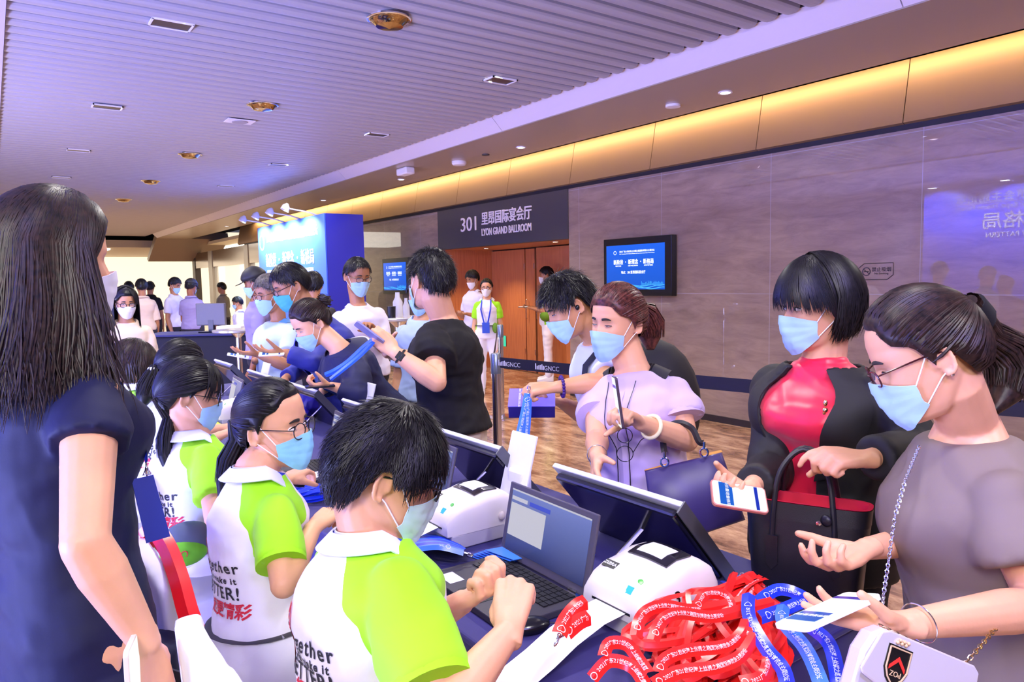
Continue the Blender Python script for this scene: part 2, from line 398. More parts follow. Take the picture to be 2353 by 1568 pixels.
# downlights and fittings of the soffit
LENS = mat('downlight_glow', (1, 1, 1), .4, emit=(1, .93, .8), es=14)
names = ['nearest above the stone wall', 'second from the camera', 'third from the camera', 'fourth from the camera', 'farthest, past the blue display']
for i, X in enumerate((-4.18, -7.22, -10.4, -13.7, -20.8)):
    z = ZC-.13
    q = thing('soffit_downlight', 'small round lit downlight in the bronze soffit, ' + names[i], 'downlight', (X, 5.4, z-.01), 'soffit downlights')
    M().lathe([(.062, .0), (.062, -.008), (.045, -.008), (.045, 0)], (X, 5.4, z)).build('trim_ring', WHITE, q)
    M().lathe([(.043, -.003), (.001, -.004)], (X, 5.4, z)).build('lamp_lens', LENS, q)
    l = bpy.data.lights.new('downlight_lamp', 'SPOT'); l.energy = 26; l.color = (1, .86, .66); l.spot_size = 1.5; l.spot_blend = .7; l.shadow_soft_size = .05
    lo = bpy.data.objects.new('downlight_lamp', l); COL.objects.link(lo); lo.location = (X, 5.4, z-.03)
z = ZC-.13
tag(M().lathe([(.10, 0), (.10, -.03), (.085, -.05), (.001, -.055)], (-8.5, 5.3, z)).build('smoke_detector', WHITE), 'round white smoke detector under the soffit beside the box sensor', 'smoke detector')
tag(M().bb((-9.5, 4.85, z-.10), (-9.2, 5.0, z)).build('box_sensor', WHITE, bevel=.02), 'white box-shaped motion sensor under the soffit', 'sensor')
tag(M().lathe([(.07, 0), (.07, -.02), (.001, -.025)], (-4.75, 5.36, z)).build('smoke_detector', WHITE), 'small flat white detector beside the nearest soffit downlight', 'smoke detector')
tag(M().lathe([(.05, 0), (.05, -.015), (.001, -.02)], (-7.85, 5.3, z)).build('smoke_detector', mat('dark_detector', '#4A4440', .5)), 'tiny dark detector between downlight and white smoke detector', 'smoke detector')
# recessed square lights and chrome speakers in the slat ceiling
for i, (X, Y) in enumerate(((-5.35, 1.10), (-8.08, 1.04), (-10.78, 1.03), (-13.5, 1.03), (-5.30, 3.75), (-7.98, 3.84), (-10.7, 3.55), (-13.4, 3.5))):
    t = thing('recessed_ceiling_light', 'dark rectangular recessed ceiling light, %s row, number %s away from the camera' % (('left', 'right')[i > 3], ('one', 'two', 'three', 'four')[i % 4]), 'ceiling light', (X, Y, ZC-.02), 'square recessed ceiling lights')
    M().bb((X-.075, Y-.12, ZC-.008), (X+.075, Y+.12, ZC-.004)).build('light_well', mat('light_well', '#3A2C28', .3), t, False)
    fr = M()
    for a, b in (((X-.085, Y-.13), (X-.072, Y+.13)), ((X+.072, Y-.13), (X+.085, Y+.13)), ((X-.085, Y-.13), (X+.085, Y-.118)), ((X-.085, Y+.118), (X+.085, Y+.13))):
        fr.bb((*a, ZC-.013), (*b, ZC+.0))
    fr.build('frame', WHITE, t, False)
CHR2 = mat('brassy_chrome', '#B39A72', .12, 1)
for i, X in enumerate((-4.49, -7.25, -10.41, -13.3, -16.3)):
    t = thing('ceiling_speaker', 'round chrome dome fitting in the slat ceiling, %s from the camera' % ('nearest', 'second', 'third', 'fourth', 'fifth')[i], 'ceiling fitting', (X, 2.28, ZC-.06), 'chrome dome ceiling fittings')
    M().lathe([(.135, 0.01), (.14, -.005), (.12, -.012), (.09, -.045), (.001, -.06)], (X, 2.28, ZC-.004), 28).build('dome', CHR2, t)
    M().lathe([(.15, .005), (.15, -.004), (.138, -.008)], (X, 2.28, ZC-.002), 28).build('rim', CHROME, t)
t = thing('round_ceiling_speaker', 'white square plate with round speaker grille in the slat ceiling', 'speaker', (-8.05, 2.28, ZC-.02))
M().bb((-8.15, 2.14, ZC-.014), (-7.95, 2.42, ZC-.006)).build('plate', WHITE, t, False)
M().lathe([(.08, 0), (.08, -.008), (.001, -.01)], (-8.05, 2.28, ZC-.014)).build('grille', mat('grille', '#A09AA0', .5), t)
# far lobby: bright cream room beyond, portal, glazed side wall
struct(M().bb((XE-.1, -6, 0), (XE, 14, 4.2)), 'wall_far', mat('glowing_lobby_wall', '#F2E6CC', .6, emit='#FFF1D6', es=.9))  # glow put into the wall to stand in for the lobby's daylight
struct(M().bb((XE, -4.1, 0), (-12, -4, ZC)), 'wall_left', CREAM)
struct(M().loft([[Vector((-26.8, Y, ZC-.13)), Vector((-28.6, Y, 2.45)), Vector((-28.8, Y, 2.55)), Vector((-26.9, Y, ZC+.1))] for Y in (4.66, 7.0)]), 'trim_11', mat('bulkhead_brown', '#8C7A6C', .5))
struct(M().bb((XE, -4, 2.95), (-28.7, 13, 3.2)), 'trim_12', mat('lobby_ceiling', '#C9BBA4', .6))
lg = M().bb((-36, -1.0, 2.90), (-29.5, .2, 2.94)).bb((-36, 3.0, 2.90), (-29.5, 3.6, 2.94))
tag(lg.build('lobby_light_trough', mat('lobby_glow', (1, 1, 1), .5, emit=(1, .93, .78), es=5), None, False), 'long glowing light troughs in the far lobby ceiling', 'ceiling light')
for i, Y in enumerate((.6, 1.7, 2.8)):
    tag(M().bb((XE+.02, Y, 1.4), (XE+.06, Y+.35, 2.9)).build('wall_light', mat('lobby_glow', (1, 1, 1)), None, False), 'tall narrow glowing wall panel in the far lobby, %s of three' % ('left', 'middle', 'right')[i], 'wall light', 'glowing wall panels in the far lobby')
# side wall beyond the blue display
struct(M().bb((-28.5, YW, 2.18), (-16, YW+.12, 2.72)), 'trim_13', mat('bronze_mirror', '#6B5848', .2, .5))
for i, (a, b) in enumerate(((-16.0, -16.4), (-21.6, -22.0), (-25.8, -26.3), (-28.3, -28.7))):
    struct(M().bb((a, YW-.02, 0), (b, YW+.18, 2.72)), 'trim_%d' % (14+i), mat('column_dark_brown', '#2E2018', .5) if i == 3 else mat('column_grey', '#8E8478', .4))
GL = mat('clear_glass', (.9, .95, .95), .02, 0, .5, alpha=.12)
for i, (a, b) in enumerate(((-16.4, -21.6), (-22.0, -25.8))):
    struct(M().bb((a, YW+.05, .05), (b, YW+.06, 2.18)), 'window_%d' % (i+1), GL)
struct(M().bb((XE, 13, 0), (-15, 13.1, 3.4)), 'wall_side_room', mat('glowing_room_wall', '#F0EAD2', .6, emit='#FBF6DC', es=.75))  # wall material emits light itself so the room behind the glass looks bright
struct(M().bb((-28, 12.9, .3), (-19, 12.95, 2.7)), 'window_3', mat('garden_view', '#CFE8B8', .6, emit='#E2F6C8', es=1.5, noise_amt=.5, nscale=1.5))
struct(M().bb((XE, YW+.2, 3.0), (-15, 13, 3.1)), 'trim_18', CREAM)
struct(M().bb((-15.1, YW+.12, 0), (-15, 13, 3)), 'wall_side_end', CREAM)
tag(M().bb((-34, 7.2, 2.92), (-16, 7.8, 2.98)).build('side_room_light', mat('lobby_glow', (1, 1, 1)), None, False), 'bright linear ceiling light in the room behind the glass', 'ceiling light')
area('side_room_lamp', (-22, 9.5, 2.85), (-22, 9.5, 0), 8, 4, 260, (1, .97, .85))
# hall behind the camera
struct(M().bb((XR, -4, 0), (XR+.1, 7, ZC+.2)), 'wall_back', mat('back_wall', '#7C7480', .6))
struct(M().bb((-12, -4.1, 0), (XR, -4, ZC+.1)), 'wall_left_near', mat('back_wall', '#7C7480'))
# ------------------------------------------------------------------ screens on the wall
SCR = None
def screen_mat(name, c0, c1, es):
    m = bpy.data.materials.new(name); m.use_nodes = True; nt = m.node_tree; b = nt.nodes['Principled BSDF']
    tc = nt.nodes.new('ShaderNodeTexCoord'); sp = nt.nodes.new('ShaderNodeSeparateXYZ'); nt.links.new(tc.outputs['Generated'], sp.inputs[0])
    r = nt.nodes.new('ShaderNodeValToRGB'); e = r.color_ramp.elements; e[0].color = (*lin(c0), 1); e[1].color = (*lin(c1), 1)
    nt.links.new(sp.outputs['Z'], r.inputs[0]); nt.links.new(r.outputs[0], b.inputs['Emission Color']); b.inputs['Emission Strength'].default_value = es
    b.inputs['Base Color'].default_value = (0, 0, 0, 1); b.inputs['Roughness'].default_value = .2
    return m
SCRM = screen_mat('blue_slide', '#0A55C8', '#1560E6', 1.1); SCRT = mat('screen_text', (1, 1, 1), .5, emit=(.85, .95, 1), es=1.3)
SCRW = mat('screen_wave', (0, 0, 0), .5, emit='#3FB0FF', es=1.1)
def tv(x0, x1, z0, z1, label, sx0):
    t = thing('wall_television', label, 'television', ((x0+x1)/2, YW-.1, z0)); y = YW-.09; w = x1-x0; h = z1-z0
    M().bb((x0, y, z0), (x1, YW-.005, z1)).build('casing', BLACK, t, False, bevel=.006)
    a, b = x0+.05*w, x1-.09*w; c, d = z0+.11*h, z1-.12*h
    M().bb((a, y-.004, c), (b, y, d)).build('display', SCRM, t, False)
    xc = (a+b)/2; T = M(); F = lambda x, z: frame((x, y-.005, z), (1, 0, 0), (0, -1, 0))
    W = b-a; H = d-c
    vs, fs = ring2(.035*H, .045*H, 20); f = F(a+.16*W, c+.83*H); T.add([f @ Vector(v) for v in vs], fs)
    text('2021广东21世纪海上丝绸之路国际博览会主题论坛', .05*H, F(xc+.04*W, c+.85*H), '', None, None, .0004, .6*W, out=T)
    text('2021 Guangdong 21st Century Maritime Silk Road International Expo Theme Forum', .025*H, F(xc+.04*W, c+.80*H), '', None, None, .0004, .6*W, out=T)
    for k, (s1, s2) in enumerate((('新阶段', 'NEW STAGE'), ('新理念', 'NEW PHILOSOPHY'), ('新格局', 'NEW PATTERN'))):
        X = a+W*(.22+.26*k)
        text(s1, .12*H, F(X, c+.61*H), '', None, None, .0004, .17*W, out=T, bold=.0004); text(s2, .04*H, F(X, c+.53*H), '', None, None, .0004, (.1, .17, .14)[k]*W, out=T)
        if k < 2: text('·', .2*H, F(X+.13*W, c+.61*H), '', None, None, .0004, out=T)
    text('地点：301里昂国际宴会厅', .075*H, F(xc-.02*W, c+.38*H), '', None, None, .0004, .42*W, out=T)
    T.build('slide_lettering', SCRT, t, False)
    Wv = M()
    for q in range(5):
        Wv.ribbon([Vector((a+W*u/24, y-.005, c+H*(.05+.012*q+.02*sin(u*.6+q)+.02*sin(u*.23+q*2)))) for u in range(25)], [Vector((0, -1, 0))]*25, [.006*(1+sin(u*.4+q)) for u in range(25)])
    for u in range(26):
        hh = H*(.03+.06*random.Random(u*7).random()); Wv.bb((a+W*(.62+.014*u), y-.005, c+H*.1), (a+W*(.626+.014*u), y-.0045, c+H*.1+hh))
    Wv.build('slide_waves', SCRW, t, False)
tv(-6.49, -5.41, 1.335, 2.01, 'large wall television with blue forum slide right of the ballroom doors', 0)
tv(-12.6, -11.55, 1.325, 1.985, 'wall television with blue slide beside the blue display box, half hidden by a head', 0)
# no smoking sign
t = thing('no_smoking_sign', 'small outlined no smoking sign on the stone wall', 'sign', (-3.21, YW-.01, 1.5))
INK = mat('dark_ink', '#241E36', .5)
T = M(); F = frame((-3.2, YW-.004, 1.56), (1, 0, 0), (0, -1, 0))
pts = [(-.10, .07), (.15, .07), (.15, -.03), (.10, -.07), (-.15, -.07), (-.15, .03), (-.10, .07)]
T.tube([F @ Vector((*p, 0)) for p in pts], .003, 4)
vs, fs = ring2(.03, .037, 24, (-.08, 0)); T.add([F @ Vector(v) for v in vs], fs)
T.tube([F @ Vector((-.105, .02, 0)), F @ Vector((-.055, -.02, 0))], .003, 4); T.tube([F @ Vector((-.1, 0, 0)), F @ Vector((-.06, 0, 0))], .004, 4)
text('禁止吸烟', .042, F, '', None, None, .0005, out=T, dx=.05, dy=.014); text('No Smoking', .024, F, '', None, None, .0005, out=T, dx=.05, dy=-.018)
T.build('sign_print', INK, t, False)
# ------------------------------------------------------------------ blue display box near the far screens
t = thing('event_display_box', 'tall blue event display wall lit from above by arm lamps', 'display', (-12.6, 4.55, 0))
DB = mat('display_blue', '#3A5FE0', .45); DB2 = mat('display_side_blue', '#2A2FB0', .5)
M().bb((-14.35, 4.3, 0), (-10.9, 4.32, 2.64)).build('printed_front', DB, t, False)
M().bb((-14.35, 4.325, 0), (-10.9, 4.95, 2.64)).build('side_panel', DB2, t, False)
T = M(); DW = mat('display_lettering', '#FFFFFF', .5)
F = lambda x, z: frame((x, 4.296, z), (1, 0, 0), (0, -1, 0))
vs, fs = ring2(.12, .15, 28); f = F(-14.1, 2.35); T.add([f @ Vector(v) for v in vs], fs)
text('2021广东21世纪海上丝绸之路国际博览会主题论坛', .2, F(-12.5, 2.4), '', None, None, .001, 2.6, out=T)
T.build('title_print', DW, t, False)
for k, (s1, s2) in enumerate((('新阶段', 'NEW STAGE'), ('新理念', 'NEW PHILOSOPHY'), ('新格局', 'NEW PATTERN'))):
    T = M(); X = -13.6+k*.95; text(s1, .27, F(X, 1.98), '', None, None, .001, .6, out=T, bold=.002); text(s2, .09, F(X, 1.78), '', None, None, .001, .5, out=T, bold=.001)
    if k < 2: text('·', .4, F(X+.47, 1.98), '', None, None, .001, out=T)
    T.build('slogan_print', DW, t, False)
for i, X in enumerate((-14.0, -13.2, -12.4, -11.6)):
    q = thing('arm_lamp', 'small arm lamp clipped to the top of the blue display, %s' % ('leftmost', 'second from left', 'third from left', 'rightmost')[i], 'lamp', (X, 4.3, 2.64), 'arm lamps on the blue display')
    M().tube([(X, 4.5, 2.66), (X, 4.3, 2.72), (X, 4.0, 2.76)], .012, 8).build('arm', WHITE, q)
    M().lathe([(.02, .0), (.06, .05), (.07, .12), (.001, .12)], (X, 3.97, 2.84), 14, Matrix.Rotation(pi*.85, 3, 'X')).build('lamp_head', WHITE, q)
    l = bpy.data.lights.new('arm_lamp_light', 'SPOT'); l.energy = 420; l.color = (.60, .80, 1); l.spot_size = 2.2; l.spot_blend = .6; l.shadow_soft_size = .04
    lo = bpy.data.objects.new('arm_lamp_light', l); COL.objects.link(lo); lo.location = (X, 3.92, 2.72); lo.rotation_euler = (Vector((X, 4.3, 2.0))-Vector((X, 3.92, 2.72))).to_track_quat('-Z', 'Y').to_euler()
# ------------------------------------------------------------------ stanchions and belts
def post(x, y, label, h=1.0):
    t = thing('barrier_post', label, 'barrier post', (x, y, 0), 'belt barrier posts')
    M().lathe([(.17, 0), (.17, .012), (.03, .03), (.001, .03)], (x, y, 0), 24).build('base', CHROME, t)
    M().lathe([(.031, .02), (.031, h-.12)], (x, y, 0), 18).build('tube', CHROME, t)
    M().lathe([(.036, h-.14), (.036, h-.01), (.030, h), (.001, h)], (x, y, 0), 18).build('cassette', mat('belt_cassette', '#8E9AA8', .3, .8), t)
def hbelt(a, b, name, label, logos=()):
    a = Vector(a); b = Vector(b); d = (b-a).normalized(); n = Vector((d.y, -d.x, 0)).normalized()
    if n.dot(CAM-a) < 0: n = -n
    t = thing('barrier_belt', label, 'belt', tuple((a+b)/2-Vector((0, 0, .03))), 'black barrier belts')
    M().loft([[p+n*.001+Vector((0, 0, .036)), p-n*.001+Vector((0, 0, .036)), p-n*.001-Vector((0, 0, .036)), p+n*.001-Vector((0, 0, .036))] for p in [a+(b-a)*k/12-Vector((0, 0, .02*sin(pi*k/12))) for k in range(13)]]).build('webbing', mat('belt_black', '#12102A', .6), t)
    for k in logos:
        T = M(); p = a+(b-a)*k-Vector((0, 0, .02*sin(pi*k))); xdir = d if d.dot(CR) > 0 else -d
        F = frame(p+n*.0022, xdir, n); text('GNCC', .042, F, '', None, None, .0003, out=T, dx=.035, dy=-.008)
        for j, hh in enumerate((.05, .03, .036, .04, .045, .034)): T.add([F @ Vector(v) for v in ((-.10+.013*j, -.02, .0003), (-.091+.013*j, -.02, .0003), (-.091+.013*j, -.02+hh*.8, .0003), (-.10+.013*j, -.02+hh*.8, .0003))], [(0, 1, 2, 3)])
        T.build('belt_print', mat('belt_print', '#C9C8E0', .5), t, False)
pA = onz(1148, 1062, 0); pA = Vector((-4.05, 2.79, 0))
pX = P(1139, 812, 4.93)
pA = Vector((pX.x, pX.y, 0))
post(pA.x, pA.y, 'steel barrier post in the middle, left of the purple box', pX.z)
BZ = pX.z-.06
bR = P(1800, 903, 4.62); bR = ony(1775, 897, 3.9)
pB = onz(2352, 975, BZ)
hbelt((pA.x+.05, pA.y, BZ), (pB.x+1.2, pB.y+.75, BZ), 'barrier_belt', 'black barrier belt running right from the middle post behind the customers', (.02, .095))
pC = P(1010, 808, 6.6)
hbelt((pA.x-.05, pA.y+.01, BZ), (-6.56, 4.53, BZ), 'barrier_belt', 'black barrier belt running left from the middle post', ())
post(-6.6, 4.6, 'steel barrier post behind the man in the black t-shirt', BZ+.06)
# cocktail tables
def bar_table(px, py, d, label, r=.30):
    c = P(px, py, d); z = c.z
    t = thing('cocktail_table', label, 'high table', (c.x, c.y, 0), 'high cocktail tables')
    M().lathe([(.22, 0), (.22, .015), (.04, .03), (.001, .03)], (c.x, c.y, 0), 24).build('base', CHROME, t)
    M().lathe([(.03, .02), (.03, z-.09), (.09, z-.03)], (c.x, c.y, 0), 16).build('column', CHROME, t)
    M().lathe([(r-.02, z-.03), (r, z-.022), (r, z-.004), (r-.01, z), (.001, z)], (c.x, c.y, 0), 32).build('table_top', mat('table_top_grey', '#C8C4C8', .25, .6), t)
    return c
cb = bar_table(915, 729, 6.45, 'round steel cocktail table by the wall television')
for i, (dx, dy, h, r, nm) in enumerate(((-.10, .05, .22, .045, 'clear'), (.12, .02, .17, .03, 'narrow clear'))):
    tag(M().lathe([(r, 0), (r, h*.6), (r*.5, h*.8), (r*.45, h), (.001, h)], (cb.x+dx, cb.y+dy, cb.z), 14).build('pump_bottle', mat('bottle_plastic', '#DAD8E0', .15, alpha=.6)), '%s plastic bottle on the cocktail table by the television' % nm, 'bottle')
tag(M().lathe([(.035, 0), (.04, .1), (.001, .1)], (cb.x+.03, cb.y-.08, cb.z), 14).build('cup', mat('black_plastic')), 'black cup standing between the two bottles on the cocktail table', 'cup')
cc = bar_table(547, 757, 7.7, 'tall cocktail table in front of the dark desk at left', .26)
# dark draped desk far left
t = thing('draped_desk', 'long desk draped in dark navy cloth in the background', 'desk', (-9.65, 2.3, 0))
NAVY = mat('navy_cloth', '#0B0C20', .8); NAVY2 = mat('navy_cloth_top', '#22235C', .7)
a = onz(400, 765, 1.02); 
dc = P(505, 700, 8.75)
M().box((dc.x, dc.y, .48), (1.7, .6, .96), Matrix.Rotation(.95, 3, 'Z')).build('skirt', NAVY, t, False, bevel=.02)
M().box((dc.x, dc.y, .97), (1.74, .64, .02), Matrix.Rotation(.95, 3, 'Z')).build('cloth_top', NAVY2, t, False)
t = thing('desktop_monitor', 'back of a grey computer monitor on the draped desk', 'monitor', (*P(490, 765, 8.8).xy, .98))
c = P(486, 735, 8.8); R = Matrix.Rotation(.9, 3, 'Z')
M().box((c.x, c.y, 1.20), (.36, .05, .27), R).build('monitor_shell', mat('grey_plastic', '#5E5C64', .45), t, False, bevel=.01)
M().box((c.x, c.y, 1.062), (.06, .06, .14), R).build('stand', BLACK, t, False)
M().box((c.x, c.y, .988), (.25, .2, .012), R).build('foot', BLACK, t, False)
c = P(532, 737, 8.75); t2 = M().box((c.x, c.y, 1.022), (.3, .22, .08), Matrix.Rotation(.95, 3, 'Z')).build('document_tray', WHITE, None, False, bevel=.01)
tag(t2, 'white tray of papers on the draped desk beside the monitor', 'tray')
# blue banner wall behind the photographer, seen mirrored in the polished stone
t = thing('banner_wall', 'blue printed forum banner wall, seen only as a mirror image in the polished stone', 'banner', (-4.0, -3.25, 0))
M().bb((-7.1, -3.3, 0), (-1.5, -3.2, 3.15)).build('banner_cloth', mat('banner_blue', '#2B3FD8', .5), t, False)
BT = mat('banner_print', '#FFFFFF', .5)
T = M(); F = lambda x, z: frame((x, -3.195, z), (-1, 0, 0), (0, 1, 0))
text('2021广东21世纪海上丝绸之路国际博览会主题论坛', .2, F(-4.25, 2.93), '', None, None, .001, 4.5, out=T, bold=.001)
text('2021 Guangdong 21st Century Maritime Silk Road International Expo Theme Forum', .12, F(-4.25, 2.76), '', None, None, .001, 4.5, out=T)
T.bb((-6.5, -3.196, 2.835), (-2.0, -3.193, 2.845))
for k, (s1, s2) in enumerate((('新阶段', 'NEW STAGE'), ('新理念', 'NEW PHILOSOPHY'), ('新格局', 'NEW PATTERN'))):
    X = -2.7-k*1.4; text(s1, .34, F(X, 2.47), '', None, None, .001, 1.05, out=T, bold=.003); text(s2, .13, F(X, 2.22), '', None, None, .001, .9, out=T, bold=.001)
T.build('banner_lettering', BT, t, False)
for i, X in enumerate((-6.75, -5.5, -4.2, -2.9)):
    q = thing('banner_arm_lamp', 'arm lamp over the mirrored blue banner, %s' % ('first by its edge', 'second from its edge', 'third from its edge', 'fourth from its edge')[i], 'lamp', (X, -3.1, 3.1), 'arm lamps on the banner wall')
    M().tube([(X, -3.25, 3.17), (X, -2.8, 3.25)], .012, 8).build('arm', WHITE, q)
    M().box((X, -2.75, 3.2), (.16, .1, .05)).build('lamp_head', WHITE, q, bevel=.01)
    M().box((X, -2.75, 3.172), (.13, .08, .004)).build('lamp_lens', mat('lamp_lens_cool', (1, 1, 1), .5, emit=(.8, .85, 1), es=25), q)
    l = bpy.data.lights.new('banner_light', 'SPOT'); l.energy = 800; l.color = (.55, .6, 1); l.spot_size = 2.2; l.spot_blend = .6; l.shadow_soft_size = .05
    lo = bpy.data.objects.new('banner_light', l); COL.objects.link(lo); lo.location = (X, -2.75, 3.13); lo.rotation_euler = (Vector((X, -3.25, 2.3))-Vector((X, -2.75, 3.13))).to_track_quat('-Z', 'Y').to_euler()
# ================================================================== PEOPLE
def skin(name, col): return mat(name, col, .48, 0, .4, sss=.10, noise_amt=.05, nscale=14, bump=.03, bscale=220)
SK = {'fair': skin('skin_fair', '#DFA680'), 'mid': skin('skin_warm', '#CE9468'), 'tan': skin('skin_tan', '#B47C56'), 'dark': skin('skin_brown', '#9A6242')}
def hairmat(name, c0, c1):
    if name in MATS: return MATS[name]
    m = bpy.data.materials.new(name); m.use_nodes = True; nt = m.node_tree; b = nt.nodes['Principled BSDF']
    tc = nt.nodes.new('ShaderNodeTexCoord'); n = nt.nodes.new('ShaderNodeTexNoise'); n.inputs['Scale'].default_value = 90; n.inputs['Detail'].default_value = 3
    nt.links.new(tc.outputs['Object'], n.inputs[0]); r = nt.nodes.new('ShaderNodeValToRGB'); e = r.color_ramp.elements
    e[0].position = .3; e[0].color = (*lin(c0), 1); e[1].position = .75; e[1].color = (*lin(c1), 1)
    nt.links.new(n.outputs[0], r.inputs[0]); nt.links.new(r.outputs[0], b.inputs['Base Color'])
    b.inputs['Roughness'].default_value = .42; b.inputs['Specular IOR Level'].default_value = .30
    MATS[name] = m; return m
HAIR = {'black': hairmat('hair_black', '#060507', '#1A161A'), 'brown': hairmat('hair_dark_brown', '#100A0A', '#36241E'), 'red': hairmat('hair_reddish_brown', '#2A1413', '#6E3A30'), 'grey': hairmat('hair_grey_black', '#24201F', '#6A6260')}
MASKB = mat('mask_light_blue', '#A9D2F4', .7, bump=.05, bscale=400); MASKW = mat('mask_white_edge', '#E9F1FA', .7)
MASKT = mat('mask_teal', '#4FB4B8', .7); MASKWH = mat('mask_white', '#EDEBF0', .7); MASKP = mat('mask_pale', '#BFDDE2', .7, bump=.05, bscale=400)
EYEW = mat('eye_white', '#E8E0DA', .25); IRIS = mat('eye_iris', '#17100E', .15); BROW = mat('eyebrow_hair', '#2A211E', .8)
GLF = mat('glasses_frame', '#14121A', .25); LOOP = mat('ear_loop', '#F4F4F6', .7)
HSL = [(-.124, .006, .066, .036), (-.120, .026, .080, .022), (-.108, .043, .089, 0), (-.092, .053, .0925, -.022), (-.07, .061, .094, -.048), (-.045, .067, .094, -.068), (-.02, .0705, .092, -.082),
       (.005, .073, .089, -.092), (.03, .0755, .0905, -.099), (.055, .0765, .089, -.102), (.078, .075, .081, -.098), (.096, .066, .065, -.086), (.110, .049, .043, -.064), (.117, .028, .020, -.040), (.119, .006, .0, -.015)]
def hslice(z):
    L = HSL
    if z <= L[0][0]: return L[0][1:]
    for a, b in zip(L, L[1:]):
        if z <= b[0]:
            t = (z-a[0])/(b[0]-a[0]); return tuple(a[i]+(b[i]-a[i])*t for i in (1, 2, 3))
    return L[-1][1:]
def G(x, s): return exp(-x*x/(2*s*s))
def hpt(z, ang):
    """skin point; ang 0 = face front (+Y), 90deg = +X side"""
    a, f, b = hslice(z); s = sin(ang); c = cos(ang); yc = (f+b)/2*.35
    e = (.80+.20*max(0, min(1, z/.045))) if c > 0 else 1
    x = a*(abs(s)**e)*(1 if s >= 0 else -1); y = yc+((f-yc) if c > 0 else (yc-b))*(abs(c)**e)*(1 if c >= 0 else -1)
    if c > 0:
        d = 0
        d += .021*G(x, .0095)*G(z+.040, .011) + .012*G(x, .007)*G(z+.018, .018)
        d += .006*G(abs(x)-.012, .006)*G(z+.044, .007)
        d -= .010*G(abs(x)-.031, .013)*G(z-.002, .011)
        d += .004*G(abs(x)-.03, .018)*G(z-.024, .008)
        d += .005*G(x, .022)*G(z+.073, .007) - .003*G(x, .02)*G(z+.086, .006) + .003*G(abs(x)-.04, .015)*G(z+.03, .018)
        y += d
    return Vector((x, y, z))
class Head:
    def __init__(s, c, fwd, pitch=0, roll=0, k=1.0):
        k = k*KS
        f = Vector(fwd).normalized(); r = Vector((f.y, -f.x, 0)); p = radians(pitch)
        f2 = f*cos(p) - Vector((0, 0, 1))*sin(p); u = r.cross(f2)
        q = radians(roll); r2 = r*cos(q)+u*sin(q); u2 = u*cos(q)-r*sin(q)
        s.r, s.f, s.u, s.c, s.k = r2, f2, u2, Vector(c), k
        s.M = Matrix(((r2.x*k, f2.x*k, u2.x*k, s.c.x), (r2.y*k, f2.y*k, u2.y*k, s.c.y), (r2.z*k, f2.z*k, u2.z*k, s.c.z), (0, 0, 0, 1)))
    def __call__(s, x, y=None, z=None):
        return s.M @ (Vector((x, y, z)) if y is not None else Vector(x))
    def dir(s, v): return (s.M.to_3x3() @ Vector(v)).normalized()
def add_head(m, H, hi=True):
    nz, na = (46, 56) if hi else (18, 20)
    rings = []
    for i in range(nz+1):
        t = i/nz; z = -.124+.243*(.5-.5*cos(pi*t)); rings.append([H(hpt(z, -2*pi*j/na)) for j in range(na)])
    m.loft(rings)
    for sx in (-1, 1):
        if hi:
            R = H.M.to_3x3() @ Matrix.Rotation(sx*.35, 3, 'Z') @ Matrix.Rotation(.15, 3, 'X')
            ec = Vector((sx*.077, -.012, -.012))
            m.ell(H(ec), (.005, .014, .026), R, 10, 8)
            pts = []
            for q in range(13):
                a = radians(-75+q*23); yy = -cos(a)*.016*(1 if q < 9 else .8); zz = sin(a)*.030
                pts.append(H(ec+Vector((sx*(.006+.004*cos(a)), yy*1.0 if True else 0, zz))))
            m.tube(pts, [.0035]+[.0045]*11+[.0035], 8)
            m.ell(H(ec+Vector((sx*.003, .002, -.026))), .0065, None, 8, 6)
            m.ell(H(ec+Vector((sx*-.002, .012, 0))), (.006, .007, .012), R, 8, 6)
        else: m.ell(H((sx*.076, -.012, -.012)), (.008, .016, .030), H.M.to_3x3(), 8, 6)
def eyes(H, parent, down=False, hi=True):
    for sx in (-1, 1):
        m = M(); c = Vector((sx*.031, .0765, .001)); R = H.M.to_3x3()
        op = .0016 if down else .0062
        m.ell(H(c), (.0145, .0105, op), R @ Matrix.Rotation(-sx*.28, 3, 'Z'), 16, 10)
        m.ell(H(c+Vector((sx*-.001, .0030, -.0006 if down else 0))), (.0068, .0092, op*.99), R, 14, 8, 1)
        m.tube([H(c+Vector((sx*q*.015, .0095-abs(q)**2*.004-(.004 if q*1 > 0 else 0)*q, op*(1-q*q*.9)+.0006))) for q in (-1, -.5, 0, .5, 1)], [.0008, .0012, .0016, .0016, .0011], 6, mi=1)
        m.build('eye', [EYEW, IRIS], parent)
        b = M(); b.tube([H(hpt(.0235+.0035*sin(pi*q)-.003*q, sx*(.17+.42*q))+Vector((0, .0012, 0))) for q in (0, .25, .5, .75, 1)], [(.002, .004), (.002, .0042), (.002, .004), (.0018, .003), (.001, .0015)], 8)
        b.build('eyebrow', BROW, parent)
